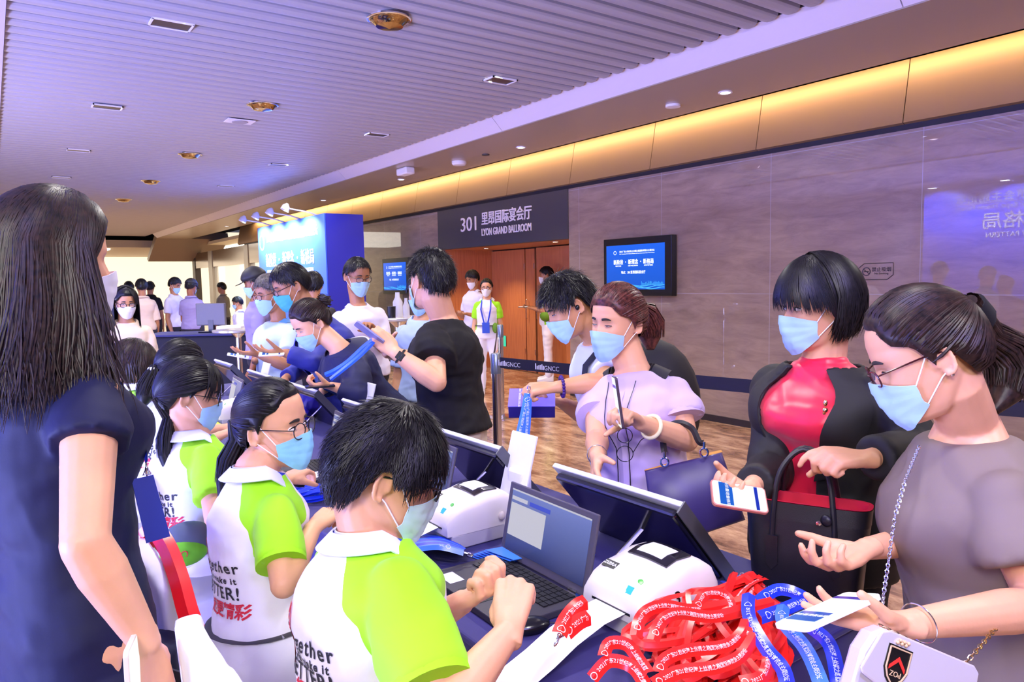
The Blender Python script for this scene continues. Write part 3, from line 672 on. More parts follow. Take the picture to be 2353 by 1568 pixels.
def mask(H, parent, m0=None, m1=None, drop=0, loops=True, tent=.012, style=0):
    m0 = m0 or MASKB; m1 = m1 or MASKW; nu, nv = 34, 16; vs = []; ml = []
    def pt(u, v, o=0):
        ang = u*radians(74); au = abs(u)
        zt = -.012-.020*au**1.5-.004*au; zb = -.128+.046*au**2
        z = zt+(zb-zt)*v - drop
        a, f, b = hslice(max(z, -.105)); x = (max(a, .052)+.006)*sin(ang)
        env = .104 - .004*v - (.012*max(0, v-.8)/.2)
        y = .018 + (env-.018)*cos(ang)**.80 + (tent*G(u, .17)*G(v-.22, .28)+.006*G(u, .3)*G(v-.55, .3))
        pl = .0028*((v*4.2) % 1.0-.5)*(1-au**4) if .12 < v < .92 else 0
        cr = .0016*sin(u*9+v*7)*v+.0012*sin(u*21-v*5)*(1-au)
        y += pl+cr+o; x *= 1+(pl+o)*3
        return H(x, y, z)
    g = M().grid(lambda a, b: pt(-1+2*a, b), nu, nv, thick=-.0016)
    o = g.build('face_mask', [m0, m1], parent)
    me = o.data
    for i in range(nu*nv):
        j = i//nu; ii = i % nu
        if j == 0 or j == nv-1 or ii == 0 or ii == nu-1: me.polygons[i].material_index = 1
    if loops:
        for sx in (-1, 1):
            l = M(); e = Vector((sx*.083, -.006, .018)); e2 = Vector((sx*.080, -.004, -.038))
            l.tube([pt(sx, .04), H(e+Vector((-sx*.003, .012, -.004))), H(e+Vector((0, -.012, 0)))], .0013, 6)
            l.tube([pt(sx, .95), H(e2+Vector((-sx*.002, .006, -.002))), H(e2+Vector((0, -.008, .006)))], .0013, 6)
            l.build('ear_loop', LOOP, o)
    return o
def glasses(H, parent, m=None, shape='round', w=.0012, drop=0, r=(.0225, .0205)):
    m = m or GLF; g = M(); t = thing_part('glasses', parent)
    y0 = .108
    for sx in (-1, 1):
        cx = sx*.0335; pts = []
        for q in range(21):
            a = 2*pi*q/20; ex = 1.0 if shape == 'round' else .72
            ca, sa = cos(a), sin(a)
            pts.append(H(cx+r[0]*abs(ca)**ex*(1 if ca > 0 else -1), y0-abs(cx+r[0]*ca)*.16, -.004-drop+r[1]*(1 if shape == 'round' else .8)*abs(sa)**ex*(1 if sa > 0 else -1)))
        g.tube(pts, w*1.15, 6, False)
        g.tube([H(cx+sx*r[0], y0-.010, .004-drop), H(sx*.066, y0-.020, .006-drop), H(sx*.081, .02, .008-drop), H(sx*.082, -.018, .004-drop), H(sx*.079, -.035, -.012-drop)], w*1.1, 6)
    g.tube([H(-.0115, y0-.003, -.001-drop), H(0, y0+.001, .003-drop), H(.0115, y0-.003, -.001-drop)], w, 6)
    fr = g.build('glasses', m, parent)
    for sx in (-1, 1):
        vs = []; cx = sx*.0335
        for q in range(18):
            a = 2*pi*q/18; vs.append(H(cx+r[0]*.96*cos(a), y0-abs(cx+r[0]*cos(a))*.16, -.004-drop+r[1]*(.96 if shape == 'round' else .76)*sin(a)))
        M().add(vs, [tuple(range(18))]).build('lens', mat('spectacle_lens', (1, 1, 1), .02, 0, .5, alpha=.10), fr, False)
    return fr
def thing_part(n, p): return None
# ------------------------------------------------------------------ hair
HC = Vector((0, -.006, .012)); HA = Vector((.083, .104, .1125))
def hdir(az, el):
    """az 0 = front, 90 = +X; el 90 = top"""
    a, e = radians(az), radians(el); return Vector((cos(e)*sin(a), cos(e)*cos(a), sin(e)))
def hsurf(d, off=0):
    d = d.normalized(); r = 1/sqrt((d.x/HA.x)**2+(d.y/HA.y)**2+(d.z/HA.z)**2); return HC + d*(r+off)
def hairline(az, front=36, temple=20, ear=2, nape=-48, side=None):
    a = abs((az+180) % 360-180)
    pts = [(0, front), (28, front-1), (48, temple), (70, temple-8), (84, ear-16), (92, ear), (104, ear), (116, -26), (135, nape+4), (180, nape)]
    for (x0, y0), (x1, y1) in zip(pts, pts[1:]):
        if a <= x1: t = (a-x0)/(x1-x0); return y0+(y1-y0)*t
    return nape
def cap(H, m, line, thick=.012, rough=.002, seed=0, na=60, nt=16):
    rings = []
    for i in range(nt+1):
        t = i/nt; ring = []
        for j in range(na):
            az = 360*j/na; el0 = line(az); el = 89-(89-el0)*t; d = hdir(az, el)
            th = thick*min(1, (1-t)*5+.28); p = hsurf(d, th + rough*noise.noise(d*9+Vector((seed, 0, 0))))
            ring.append(H(p))
        rings.append(ring)
    m.loft(rings[::-1] if False else rings, False)
def slerp(a, b, t):
    a = a.normalized(); b = b.normalized(); w = math.acos(max(-1, min(1, a.dot(b))))
    return a if w < 1e-4 else (a*sin((1-t)*w)+b*sin(t*w))/sin(w)
def strands_pull(H, m, line, tie, n, rnd, w=.0045, thick=.013, bend=None):
    """combed from the hairline back to a tie direction"""
    for _ in range(n):
        az = rnd.uniform(-180, 180); el0 = line(az); el = el0+rnd.random()**1.5*(85-el0)*.9
        d0 = hdir(az, el); pts = []; ns = []
        lift = thick+rnd.uniform(-.001, .0025); K = 9
        for i in range(K):
            t = i/(K-1); d = slerp(d0, tie, t*.97); nn = H.dir(Vector((d.x/HA.x**2, d.y/HA.y**2, d.z/HA.z**2)).normalized())
            edge = min(1, (el-el0)/10) if i == 0 else 1
            pts.append(H(hsurf(d, lift*(.35+.65*min(1, t*4+edge*.6))))); ns.append(nn)
        ww = w*rnd.uniform(.6, 1.4); m.ribbon(pts, ns, [ww*.4]+[ww]*(K-2)+[ww*.7])
def strands_short(H, m, line, n, rnd, L=(.025, .045), w=.003, thick=.010, spike=.006, sweep=(0, 0), az_rng=(-180, 180), elmax=88, elmin=None, fringe=0, lim=5):
    for _ in range(n):
        az = rnd.uniform(*az_rng); el0 = line(az) if elmin is None else elmin; u = rnd.random(); el = math.degrees(math.asin(sin(radians(el0))+(sin(radians(elmax))-sin(radians(el0)))*u))
        d0 = hdir(az, el); a = (az+180) % 360-180
        dn = hdir(az, el-30)-d0; dn.normalize()
        sd = hdir(az+30, el)-d0; sd.normalize()
        g = (dn*(1+rnd.uniform(-.3, .3))+sd*(sweep[0]+rnd.uniform(-.35, .35))+Vector((0, sweep[1], 0))).normalized()
        ln = rnd.uniform(*L); K = 5; pts = []; ns = []
        if fringe and abs(a) < 60 and el < 75: ln *= fringe
        p0 = hsurf(d0, thick*.8)
        sp_ = spike*rnd.uniform(.3, 1.3)
        for q in range(8):
            d = (p0-HC+g*ln).normalized(); azd = math.degrees(atan2(d.x, d.y)); over = line(azd)-lim-math.degrees(math.asin(d.z))
            if over <= 0 or (fringe and abs(azd) < 70): break
            ln *= .7
        for i in range(K):
            t = i/(K-1); d = (p0-HC+g*ln*t).normalized(); p = hsurf(d, thick+sp_*t*t)
            pts.append(H(p)); ns.append(H.dir(d))
        ww = w*rnd.uniform(.6, 1.3); m.ribbon(pts, ns, [ww, ww, ww*.85, ww*.6, ww*.1])
def strands_hang(H, m, part, n, rnd, zend=-.2, w=.006, thick=.014, out=.0, azr=(60, 300), curl=0, down=None, jit=.01, inward=0, zj=.03, front=None, vary=None):
    """from the parting over the skull, then hanging straight down. z in head units, world down"""
    Mi = H.M.to_3x3().inverted(); wd_ = (Mi @ Vector((0, 0, -1))).normalized() if down is None else down
    for _ in range(n):
        az = rnd.uniform(*azr); el = rnd.uniform(-8, 12)
        d1 = hdir(az, el); s = part(rnd) if callable(part) else part
        pts = []; ns = []; K = 7; lift = thick+rnd.uniform(-.002, .004)
        for i in range(K):
            t = i/(K-1); d = slerp(s, d1, t); pts.append(hsurf(d, lift)); ns.append(d)
        p = pts[-1].copy(); od = Vector((d1.x, d1.y, 0)).normalized(); tot = (p.z-zend)+rnd.uniform(-zj, zj); K2 = 8; ph = rnd.uniform(0, 6); j = Vector((rnd.uniform(-jit, jit), rnd.uniform(-jit, jit), 0))
        for i in range(1, K2+1):
            t = i/K2; q = p + wd_*tot*t + od*(out*t-inward*t*t) + j*t
            if curl: q += Vector((sin(t*7+ph), cos(t*6+ph), 0))*curl*t
            pts.append(q); ns.append(od)
        ww = w*rnd.uniform(.6, 1.4); N = len(pts)
        m.ribbon([H(p) for p in pts], [H.dir(v) for v in ns], [ww*min(1, .5+i/3)*(1 if i < N-3 else (.8, .5, .15)[i-N+3]) for i in range(N)])
def tail(m, pts, r0, rnd, n=70, w=.005, core=True):
    """bundle of locks along pts (world) with radii r0 list"""
    pts = [Vector(p) for p in pts]
    if core: m.tube(pts, [r*.8 for r in r0], 12)
    for _ in range(n):
        a = rnd.uniform(0, 2*pi); tw = rnd.uniform(-.6, .6); rr = rnd.uniform(.75, 1.08); P_ = []; N_ = []
        end = rnd.uniform(.8, 1)
        for i, p in enumerate(pts):
            t = (pts[min(i+1, len(pts)-1)]-pts[max(i-1, 0)]).normalized(); x = t.orthogonal().normalized() if abs(t.z) < .5 else Vector((1, 0, 0)); x = (x-t*x.dot(t)).normalized(); y = t.cross(x)
            s = i/(len(pts)-1); nn = x*cos(a+tw*s)+y*sin(a+tw*s); P_.append(p+nn*r0[i]*rr); N_.append(nn)
        K = max(3, int(len(P_)*end)); ww = w*rnd.uniform(.6, 1.3)
        m.ribbon(P_[:K], N_[:K], [ww]*(K-1)+[ww*.2])
# ------------------------------------------------------------------ hands
def hand(m, W, fd, bn, side, curl=(35, 40, 45, 50), thumb=(35, 20), k=1.0, spread=4, fl=1.0, tdrop=.35, open_=0):
    """W wrist, fd toward the fingers, bn out of the back of the hand; side +1 = thumb on +X (x = fd x bn)"""
    k = k*KS
    y = Vector(fd).normalized(); z = Vector(bn); z = (z-y*z.dot(y)).normalized(); x = y.cross(z)
    def T(a, b, c): return Vector(W)+(x*a*side+y*b+z*c)*k
    mx = [(.027, .087, .001), (.009, .092, .004), (-.010, .088, .003), (-.027, .079, -.001)]
    for i, c in enumerate(mx):
        m.tube([T(c[0]*.45, .0, 0), T(c[0]*.8, .045, .001), T(*c)], [.0145*k, .0140*k, .0108*k], 10); m.ell(T(*c), .0108*k, None, 10, 8)
    m.ell(T(.012, .035, -.006), (.03*k, .04*k, .012*k), Matrix((x, y, z)).transposed(), 12, 8)
    m.tube([T(0, -.035, 0), T(0, .005, 0), T(0, .03, 0)], [(.026*k, .020*k), (.027*k, .019*k), (.030*k, .015*k)], 14, up=z)
    ln = (.070, .078, .072, .056)
    for i, c in enumerate(mx):
        a = radians(curl[i]); sp = radians(spread*(1.2-i)) ; L = ln[i]*fl; p = T(*c); d = 0; pp = [p]
        for q, (fr, ca) in enumerate(((.45, .75), (.30, 1.15), (.25, .8))):
            d += a*ca; v = (x*side*sin(sp)*cos(min(d, 1.5))+y*cos(d)-z*sin(d)).normalized(); p = p+v*L*fr*k; pp.append(p)
        m.caps(pp, [.0098*k, .0086*k, .0080*k, .0066*k], 10)
    a0, c0 = radians(thumb[0]), radians(thumb[1])
    p = T(.018, .012, -.008); pp = [p]; d = a0
    v = (x*side*sin(d)+y*cos(d)-z*tdrop).normalized(); p = p+v*.044*k; pp.append(p)
    d -= c0*.6; v = (x*side*sin(d)+y*cos(d)-z*(tdrop+.25)).normalized(); p = p+v*.034*k; pp.append(p)
    d -= c0*.6; v = (x*side*sin(d)+y*cos(d)-z*(tdrop+.15)).normalized(); p = p+v*.026*k; pp.append(p)
    m.caps(pp, [.0135*k, .0120*k, .0098*k, .0080*k], 10)
def arm(m, S, E, W, k=1.0):
    S, E, W = Vector(S), Vector(E), Vector(W); k = k*KS
    m.caps([S, S.lerp(E, .45), E], [.050*k, .043*k, .036*k], 14)
    m.caps([E, E.lerp(W, .28), E.lerp(W, .7)], [.037*k, .039*k, .030*k], 14)
    m.tube([E.lerp(W, .65), W], [.031*k, .0235*k], 14); m.ell(W, .024*k, None, 12, 8)
def leg(m, Hp, K, A, k=1.0, foot=None):
    k = k*KS
    m.caps([Hp, Vector(Hp).lerp(K, .4), K], [.085*k, .075*k, .052*k], 14); m.caps([K, Vector(K).lerp(A, .3), A], [.052*k, .052*k, .034*k], 14)
# ------------------------------------------------------------------ torso
class Torso:
    def __init__(s, pelvis, neck, right, shw=.36, k=1.0, depth=1.0, width=1.0, belly=0):
        k = k*KS
        s.p = Vector(pelvis); s.n = Vector(neck); s.up = (s.n-s.p).normalized(); r = Vector(right); s.r = (r-s.up*r.dot(s.up)).normalized(); s.f = s.up.cross(s.r)
        s.L = (s.n-s.p).length; s.k = k; s.sh = shw; s.dp = depth; s.wd = width; s.belly = belly
    def at(s, x, y, t): return s.p+s.r*x+s.f*y+s.up*(t*s.L)
    def sec(s, t):
        P_ = [(-.22, .165, .115), (-.08, .172, .122), (.05, .168, .118), (.25, .140, .105), (.45, .142, .110), (.62, .158, .122), (.74, .168, .118), (.81, .166, .106), (.86, .150, .092), (.905, .118, .078), (.945, .090, .068), (.98, .072, .062), (1.03, .058, .056), (1.10, .052, .052)]
        for a, b in zip(P_, P_[1:]):
            if t <= b[0]:
                u = (t-a[0])/(b[0]-a[0]); w = a[1]+(b[1]-a[1])*u; d = a[2]+(b[2]-a[2])*u; break
        else: w, d = P_[-1][1:]
        if .5 < t < .95: w *= s.sh/.36
        return w*s.k*s.wd, d*s.k*s.dp
    def body(s, m, t0=-.22, t1=1.06, inf=0.0, n=22, seg=24, bust=0, flare=0):
        rings = []
        for i in range(n+1):
            t = t0+(t1-t0)*i/n; w, d = s.sec(t); w += inf; d += inf
            if flare and t < .4: w += flare*(.4-t); d += flare*(.4-t)
            ring = []
            for j in range(seg):
                a = 2*pi*j/seg; ca, sa = cos(a), sin(a); x = w*abs(ca)**.9*(1 if ca > 0 else -1); y = d*abs(sa)**.9*(1 if sa > 0 else -1)
                if sa > 0: y += bust*G(t-.66, .09)*sa*(1+.3*G(abs(x)-.08, .04)) + s.belly*G(t-.3, .2)*sa
                ring.append(s.at(x, y, t))
            rings.append(ring)
        m.loft(rings)
    def zone(s, p):
        q = Vector(p)-s.p; return q.dot(s.r), q.dot(s.f), q.dot(s.up)/s.L
def wrinkle(me, amp=.003, sc=14, seed=0, stretch=None):
    me.update()
    n = [v.normal.copy() for v in me.vertices]
    for v, nn in zip(me.vertices, n):
        p = v.co*sc*.5
        q = Vector((p.x, p.y, p.z*1.8)) + Vector((seed*3.1, seed, 0))
        w = noise.noise(q)+.6*noise.noise(q*2.1); r = 1-abs(noise.noise(q*.8+Vector((5, 3, 1))))*3
        z = v.co; q2 = Vector((z.x*9+z.z*5+seed, z.y*9-z.z*4, z.z*7)); f = 1-abs(noise.noise(q2))*4; v.co += nn*amp*(w*1.2+.7*max(0, r)+.55*max(0, f))
def cloth(m, vox, name, mats, parent, amp=.003, sm=6, seed=0, sc=14):
    me = remesh(m, vox, sm); wrinkle(me, amp, sc, seed); return finish(me, name, mats, parent)
def sleeve(m, S, E, f, r0=.068, r1=.060, k=1.0, cuff=True):
    S, E = Vector(S), Vector(E); e = S.lerp(E, f); k = k*KS
    m.tube([S, S.lerp(e, .3), S.lerp(e, .6), e], [r0*.80*k, r0*.92*k, (r0+r1)*.5*k, r1*k], 20); m.ell(S, r0*k*.80, None, 16, 10)
    return e, (E-S).normalized()
def zonemat(name, c0, c1, bump=.02):
    if name in MATS: return MATS[name]
    m = mat(name, c0, .75, bump=bump, bscale=500, sheen=.1); nt = m.node_tree; b = nt.nodes['Principled BSDF']
    at = nt.nodes.new('ShaderNodeAttribute'); at.attribute_name = 'zone'
    g = nt.nodes.new('ShaderNodeMath'); g.operation = 'GREATER_THAN'; g.inputs[1].default_value = 0; nt.links.new(at.outputs['Fac'], g.inputs[0])
    x = nt.nodes.new('ShaderNodeMix'); x.data_type = 'RGBA'; nt.links.new(g.outputs[0], x.inputs[0]); x.inputs[6].default_value = (*lin(c0), 1); x.inputs[7].default_value = (*lin(c1), 1)
    nt.links.new(x.outputs[2], b.inputs['Base Color']); return m
def set_zone(o, fn, off=None):
    me = o.data; off = off or Vector((0, 0, 0)); a = me.attributes.new('zone', 'FLOAT', 'POINT')
    for i, v in enumerate(me.vertices): a.data[i].value = fn(v.co+off)
def bvh_of(o):
    me = o.data; off = Vector(o.location); p = o.parent
    while p is not None: off += Vector(p.location); p = p.parent
    return BVHTree.FromPolygons([v.co+off for v in me.vertices], [tuple(q.vertices) for q in me.polygons])
def collar(parent, T, m, wid=.05, rad=.062, back=.02, mt=None, open_=.35, name='collar', tilt=.5, t=1.0, drop=.05, point=.03):
    """folded shirt collar around the neck base of torso T"""
    g = M(); N = 30
    def f(u, v):
        a = -pi/2+(1-open_/pi)*0 + (open_ + (2*pi-2*open_)*u) + pi  # starts at the front
        a = pi/2 + open_/2 + (2*pi-open_)*u
        fr = max(0, sin(a)); r = rad*(1+tilt*v*.9) ; x = cos(a)*r*1.08; y = sin(a)*r
        w = wid+point*fr**3
        z = back*.6*(1-fr) + .008 - w*v*(.55+.45*fr) - drop*fr*.6
        return T.at(x, y, t)+T.up*z
    g.grid(f, N, 4, thick=.003)
    # stand
    g.grid(lambda u, v: T.at(cos(pi/2+open_/2+(2*pi-open_)*u)*rad*.97, sin(pi/2+open_/2+(2*pi-open_)*u)*rad*.93, t)+T.up*(.012-.03*v+back*.6*(1-max(0, sin(pi/2+open_/2+(2*pi-open_)*u)))-drop*.6*max(0, sin(pi/2+open_/2+(2*pi-open_)*u))), N, 2, thick=.002)
    return g.build(name, m, parent)
# ================================================================== THE PEOPLE, one by one
def make_body(label, H, T, arms, skin='fair', vox=.0045, hi=True, legs=None, hips=True, nk=.054, cat='person', inf=-.014, t1=1.02):
    root = thing('person', label, cat, (T.p.x, T.p.y, 0))
    m = M(); add_head(m, H, hi)
    m.tube([H(0, -.018, -.03), H(0, -.020, -.075), T.at(0, .0, 1.03), T.at(0, 0, .96)], [nk*1.02*H.k, nk*H.k, nk*1.04, nk*1.35], 18)
    T.body(m, -.22, t1, inf)
    for a in arms:
        k = a.get('k', 1.0); arm(m, a['S'], a['E'], a['W'], k)
        if 'fd' in a: hand(m, Vector(a['W'])+Vector(a['fd']).normalized()*.012, a['fd'], a['bn'], a['side'], a.get('curl', (35, 40, 45, 50)), a.get('th', (35, 20)), a.get('hk', k*.98), a.get('sp', 4), tdrop=a.get('td', .35))
    for l in (legs or []): leg(m, *l)
    b = finish(remesh(m, vox, 2 if hi else 1, .5), 'body', SK[skin], root)
    return root
def standing_legs(T, k=1.0, dx=.09, fwd=0, zf=.0):
    out = []
    for sx in (-1, 1):
        h = T.at(sx*dx, 0, -.05); a = Vector((h.x, h.y, .09))+T.r*sx*.01; kn = h.lerp(a, .5)+T.f*.01
        out.append((h, kn, a))
    return out
def seated_legs(T, kx=.42, dx=.10, fdir=None):
    f = Vector(fdir) if fdir is not None else T.f; f.z = 0; f.normalize(); out = []
    for sx in (-1, 1):
        h = T.at(sx*.09, .0, -.03); kn = h+f*kx+T.r*sx*.04; kn.z = max(h.z-.03, .45); a = Vector((kn.x, kn.y, .09))
        out.append((h, kn, a))
    return out
def trousers(root, T, legs, mt, name='trousers', k=1.0, vox=.012, t1=.16, hem=None, wide=0, amp=.004):
    m = M(); T.body(m, -.22, t1, .004, 8)
    for h, kn, a in legs:
        m.caps([h, Vector(h).lerp(kn, .5), kn], [.098*k, .088*k, .066*k+wide], 16); m.caps([kn, Vector(kn).lerp(a, .4), a], [.066*k+wide, .064*k+wide, .055*k+wide], 16)
    return cloth(m, vox, name, mt, root, amp, 3)
def shoes(root, T, legs, mt):
    for h, kn, a in legs:
        m = M(); f = Vector(T.f); f.z = 0; f.normalize(); c = Vector((a[0], a[1], 0))
        m.loft([[c+f*y+Vector((-f.y, f.x, 0))*x*w+Vector((0, 0, z)) for x, z in ((-.045, .0), (-.045, .03*hh), (-.02, .05*hh), (.02, .05*hh), (.045, .03*hh), (.045, 0))] for y, w, hh in ((-.07, .7, 1.9), (-.04, .85, 2.1), (.02, .9, 1.9), (.09, 1.0, 1.1), (.15, .9, .9), (.18, .5, .6))])
        m.build('shoe', mt, root)
def S_(T, side, x=.142, t=.80, y=0): return T.at(side*x*T.k, y, t)
def tee(root, T, arms, frac, mt, name='shirt', t0=-.12, inf=.010, vox=.008, amp=.003, sm=5, seed=0, sl=(.068, .062), bust=0, flare=0, t1=.985, n=24):
    m = M(); T.body(m, t0, t1, inf, n, 30, bust, flare)
    for a in arms: sleeve(m, a['S'], a['E'], a.get('fr', frac), a.get('s0', sl[0]), a.get('s1', sl[1]), a.get('k', 1))
    o = cloth(m, vox, name, mt, root, amp, sm, seed); return o
def cuff(root, a, frac, r, mt, name='cuff', w=.012):
    S, E = Vector(a['S']), Vector(a['E']); e = S.lerp(E, frac); d = (E-S).normalized(); k = a.get('k', 1)
    M().tube([e-d*w, e+d*w*.5], [r*k*KS+.0008, r*k*KS+.0012], 28).build(name, mt, root)
# ---- volunteer uniform --------------------------------------------------------------------
GREEN = '#9BE60A'
VOL = zonemat('volunteer_polo', '#F0EDF8', GREEN)
VOLC = mat('polo_collar', '#E4E6F6', .75, bump=.02, bscale=500); LANY = mat('lanyard_blue', '#2A45C8', .35); LANR = mat('lanyard_red', '#E8202A', .35); LANP = mat('lanyard_print', '#DDE6FF', .5); LANRP = mat('lanyard_red_print', '#FFE0DC', .5)
REDP = mat('print_red', '#D8203C', .6); BLKP = mat('print_black', '#1A1A26', .6)
def vol_zone(T, arms):
    def z(p):
        x, y, t = T.zone(p); ax = abs(x)
        w = .066+(.93-t)*.34 if t > .62 else .172
        v = ax-w
        for a in arms:
            s, e = Vector(a['S']), Vector(a['E']); d = e-s; u = max(0, min(1, (p-s).dot(d)/d.length_squared)); r = (p-(s+d*u)).length
            v = max(v, min(.082-r, (u-.15)*.3, (ax-.135)*1.0))
        return v
    return z
def back_print(root, T, shirt, s=1.0, hx=-.0, zt=.60):
    B = bvh_of(shirt); out = M(); red = M()
    def put(dst, vs, fs, x, t):
        o = T.at(x, -.3, t); F = frame(o, T.r, -T.f); F2 = F.copy(); v2, f2 = decal(vs, fs, F2, B, .002)
        if f2: dst.add(v2, f2)
    for tx, sz, dx, dt, st in (('Together', .040, .02, 0, 1.25), ('we make it', .022, .035, -.075, 1.3), ('BETTER!', .044, .015, -.15, 1.15)):
        vs, fs = text_geo(tx, sz*s, 0, .0008, 4, st); put(out, vs, fs, dx*s, zt+dt*s)
    vs, fs = text_geo('一起更精彩', .040*s, 0, .0012, 3, 1.0); put(red, vs, fs, .03*s, zt-.25*s)
    # red heart-shaped ribbon curl
    def stroke(pts, w):
        vs = []; n = len(pts)
        for i, p in enumerate(pts):
            a = Vector((*pts[max(0, i-1)], 0)); b = Vector((*pts[min(n-1, i+1)], 0)); d = (b-a).normalized(); nn = Vector((-d.y, d.x, 0)); ww = w*(.35+.65*sin(pi*min(1, (i+1)/n*1.1)))
            vs += [Vector((*p, 0))+nn*ww, Vector((*p, 0))-nn*ww]
        return vs, [(2*i, 2*i+1, 2*i+3, 2*i+2) for i in range(n-1)]
    for sg in (1, -1):
        pts = []
        for i in range(30):
            a = radians(-60+i*17); r = .012+.0011*i; pts.append((sg*(.028+cos(a)*r*.9), .03+sin(a)*r))
        vs, fs = stroke(pts, .008); put(red, [Vector((v.x*s, v.y*s, 0)) for v in vs], fs, -.105*s, zt-.02)
        vs, fs = stroke([(sg*(.055-.012*i), -.005-.014*i) for i in range(8)], .009); put(red, [Vector((v.x*s, v.y*s, 0)) for v in vs], fs, -.105*s, zt-.02)
    if out.v: out.build('back_lettering', BLKP, root, False)
    if red.v: red.build('back_emblem', REDP, root, False)
def lanyard_neck(root, T, rad=.068, mt=None, front=True, drop=.32, t=1.0):
    m = M(); pts = []; ns = []
    for i in range(25):
        a = radians(-90-150+300*i/24) if False else pi/2+.5+(2*pi-1.0)*i/24
        r = rad; pts.append(T.at(cos(a)*r*1.05, sin(a)*r, t)+T.up*(.012-.03*max(0, sin(a)))); ns.append((T.r*cos(a)+T.f*sin(a)).normalized())
    m.ribbon(pts, [(n*.6+T.up*.8).normalized() for n in ns], [.018]*25)
    return m.build('neck_lanyard', mt or LANY, root)
WPANT = mat('white_trousers', '#EFEDF6', .75, bump=.03, bscale=300)
def volunteer(label, H, T, arms, skin, vox, fr=.72, print_=True, seed=0, lk=.20, stand=False, t0=-.16, legs=None, pants=None, sm=5, sl=(.070, .066), hi=True, lany=True, pz=.6, ps=1.0):
    legs = legs or (standing_legs(T) if stand else seated_legs(T, lk))
    root = make_body(label, H, T, arms, skin, vox, hi, legs)
    sh = tee(root, T, arms, fr, VOL, 'polo_shirt', t0, .012, max(.007, vox*1.5), .0038, sm, seed, sl)
    set_zone(sh, vol_zone(T, arms), Vector(root.location))
    collar(root, T, VOLC, .052, .066, .02)
    if lany: lanyard_neck(root, T)
    trousers(root, T, legs, pants or WPANT, vox=max(.012, vox*2))
    if print_: back_print(root, T, sh, ps, zt=pz)
    return root
rnd = random.Random(5)
# =========================== the boy in front (nearest volunteer)
H = Head(P(886, 1082, 1.40), dirv(886, 8), 22, 0, 1.02)
T = Torso(P(862, 1660, 1.33), P(836, 1262, 1.37), -dirv(850, 90+12), .37)
T = Torso(P(842, 1680, 1.36), P(846, 1236, 1.39), dirv(850, -68), .37)
aR = dict(S=S_(T, 1), E=P(1012, 1650, 1.10), W=P(1168, 1455, 1.22), side=-1, fd=P(1175, 1385, 1.27)-P(1165, 1455, 1.22), bn=-dirv(1170, 80)+Vector((0, 0, .35)), curl=(70, 85, 90, 95), th=(12, 60), td=1.0, hk=1.0)
aL = dict(S=S_(T, -1), E=P(915, 1470, 1.60), W=P(1062, 1385, 1.42), side=1, fd=P(1130, 1350, 1.36)-P(1062, 1385, 1.42), bn=Vector((.1, .2, -1)), curl=(60, 70, 75, 80), th=(14, 50), td=.2, hk=1.0)
boy = volunteer('volunteer boy in white and green polo with dark glasses, nearest of the seated row', H, T, [aR, aL], 'fair', .0036, fr=.80, seed=2, sl=(.074, .070), pz=.55)
for i in (0,):
    cuff(boy, aR, .80, .070, mat('polo_green', GREEN, .75), 'sleeve_band')
mask(H, boy, MASKP, mat('mask_pale_edge', '#D9E8EA', .7), drop=.0); eyes(H, boy, True); glasses(H, boy, w=.0022, shape='square')
def short_hair(H, root, name='hair', m='black', front=24, temple=14, ear=2, nape=-50, n=1500, thick=.013, spike=.008, L=(.03, .05), sweep=(.2, .1), seed=1, w=.0032, fringe=1.0, vol=1.0):
    r = random.Random(seed); g = M(); line = lambda az: hairline(az, front, temple, ear, nape)
    cap(H, g, line, thick*.9, .002, seed); strands_short(H, g, line, n, r, L, w, thick*.9, spike, sweep, fringe=fringe)
    return g.build(name, HAIR[m], root)
short_hair(H, boy, front=14, temple=2, ear=6, nape=-50, n=4200, thick=.014, spike=.010, L=(.03, .05), sweep=(.35, .25), seed=3, w=.0026, fringe=1.0)
# =========================== girl with round glasses
H = Head(P(630, 975, 1.95), dirv(630, -33), 2, -6, .93)
T = Torso(P(600, 1470, 1.92), P(592, 1085, 1.93), dirv(600, -72), .335, .93)
aR = dict(S=S_(T, 1), E=P(652, 1345, 1.70), W=P(722, 1212, 1.87), side=-1, fd=P(760, 1180, 1.95)-P(722, 1212, 1.87), bn=Vector((0, -.2, 1))-dirv(700, 90)*.5, curl=(45, 60, 65, 70), th=(30, 40), k=.86, hk=.9)
aL = dict(S=S_(T, -1), E=P(650, 1200, 2.14), W=P(655, 1105, 2.22), side=1, fd=P(690, 1085, 2.3)-P(655, 1105, 2.22), bn=Vector((0, 0, 1)), curl=(40, 45, 45, 50), th=(30, 20), k=.86, hk=.9)
g3 = volunteer('volunteer girl with round glasses and long ponytail, second of the seated row', H, T, [aR, aL], 'fair', .0042, fr=.70, seed=4, sl=(.068, .068), t0=-.2, pz=.52)
cuff(g3, aR, .70, .068, mat('polo_green'), 'sleeve_band')
M().tube([T.at(cos(a)*.157, sin(a)*.120, .12) for a in [2*pi*i/28 for i in range(29)]], .018, 8, False, flat=.25, up=T.up).build('waist_belt', mat('belt_dark', '#3A3740', .6), g3)
mask(H, g3, mat('mask_bright_blue', '#8FD0F0', .6, bump=.05, bscale=400), MASKW); eyes(H, g3); glasses(H, g3, w=.0013, r=(.024, .023))
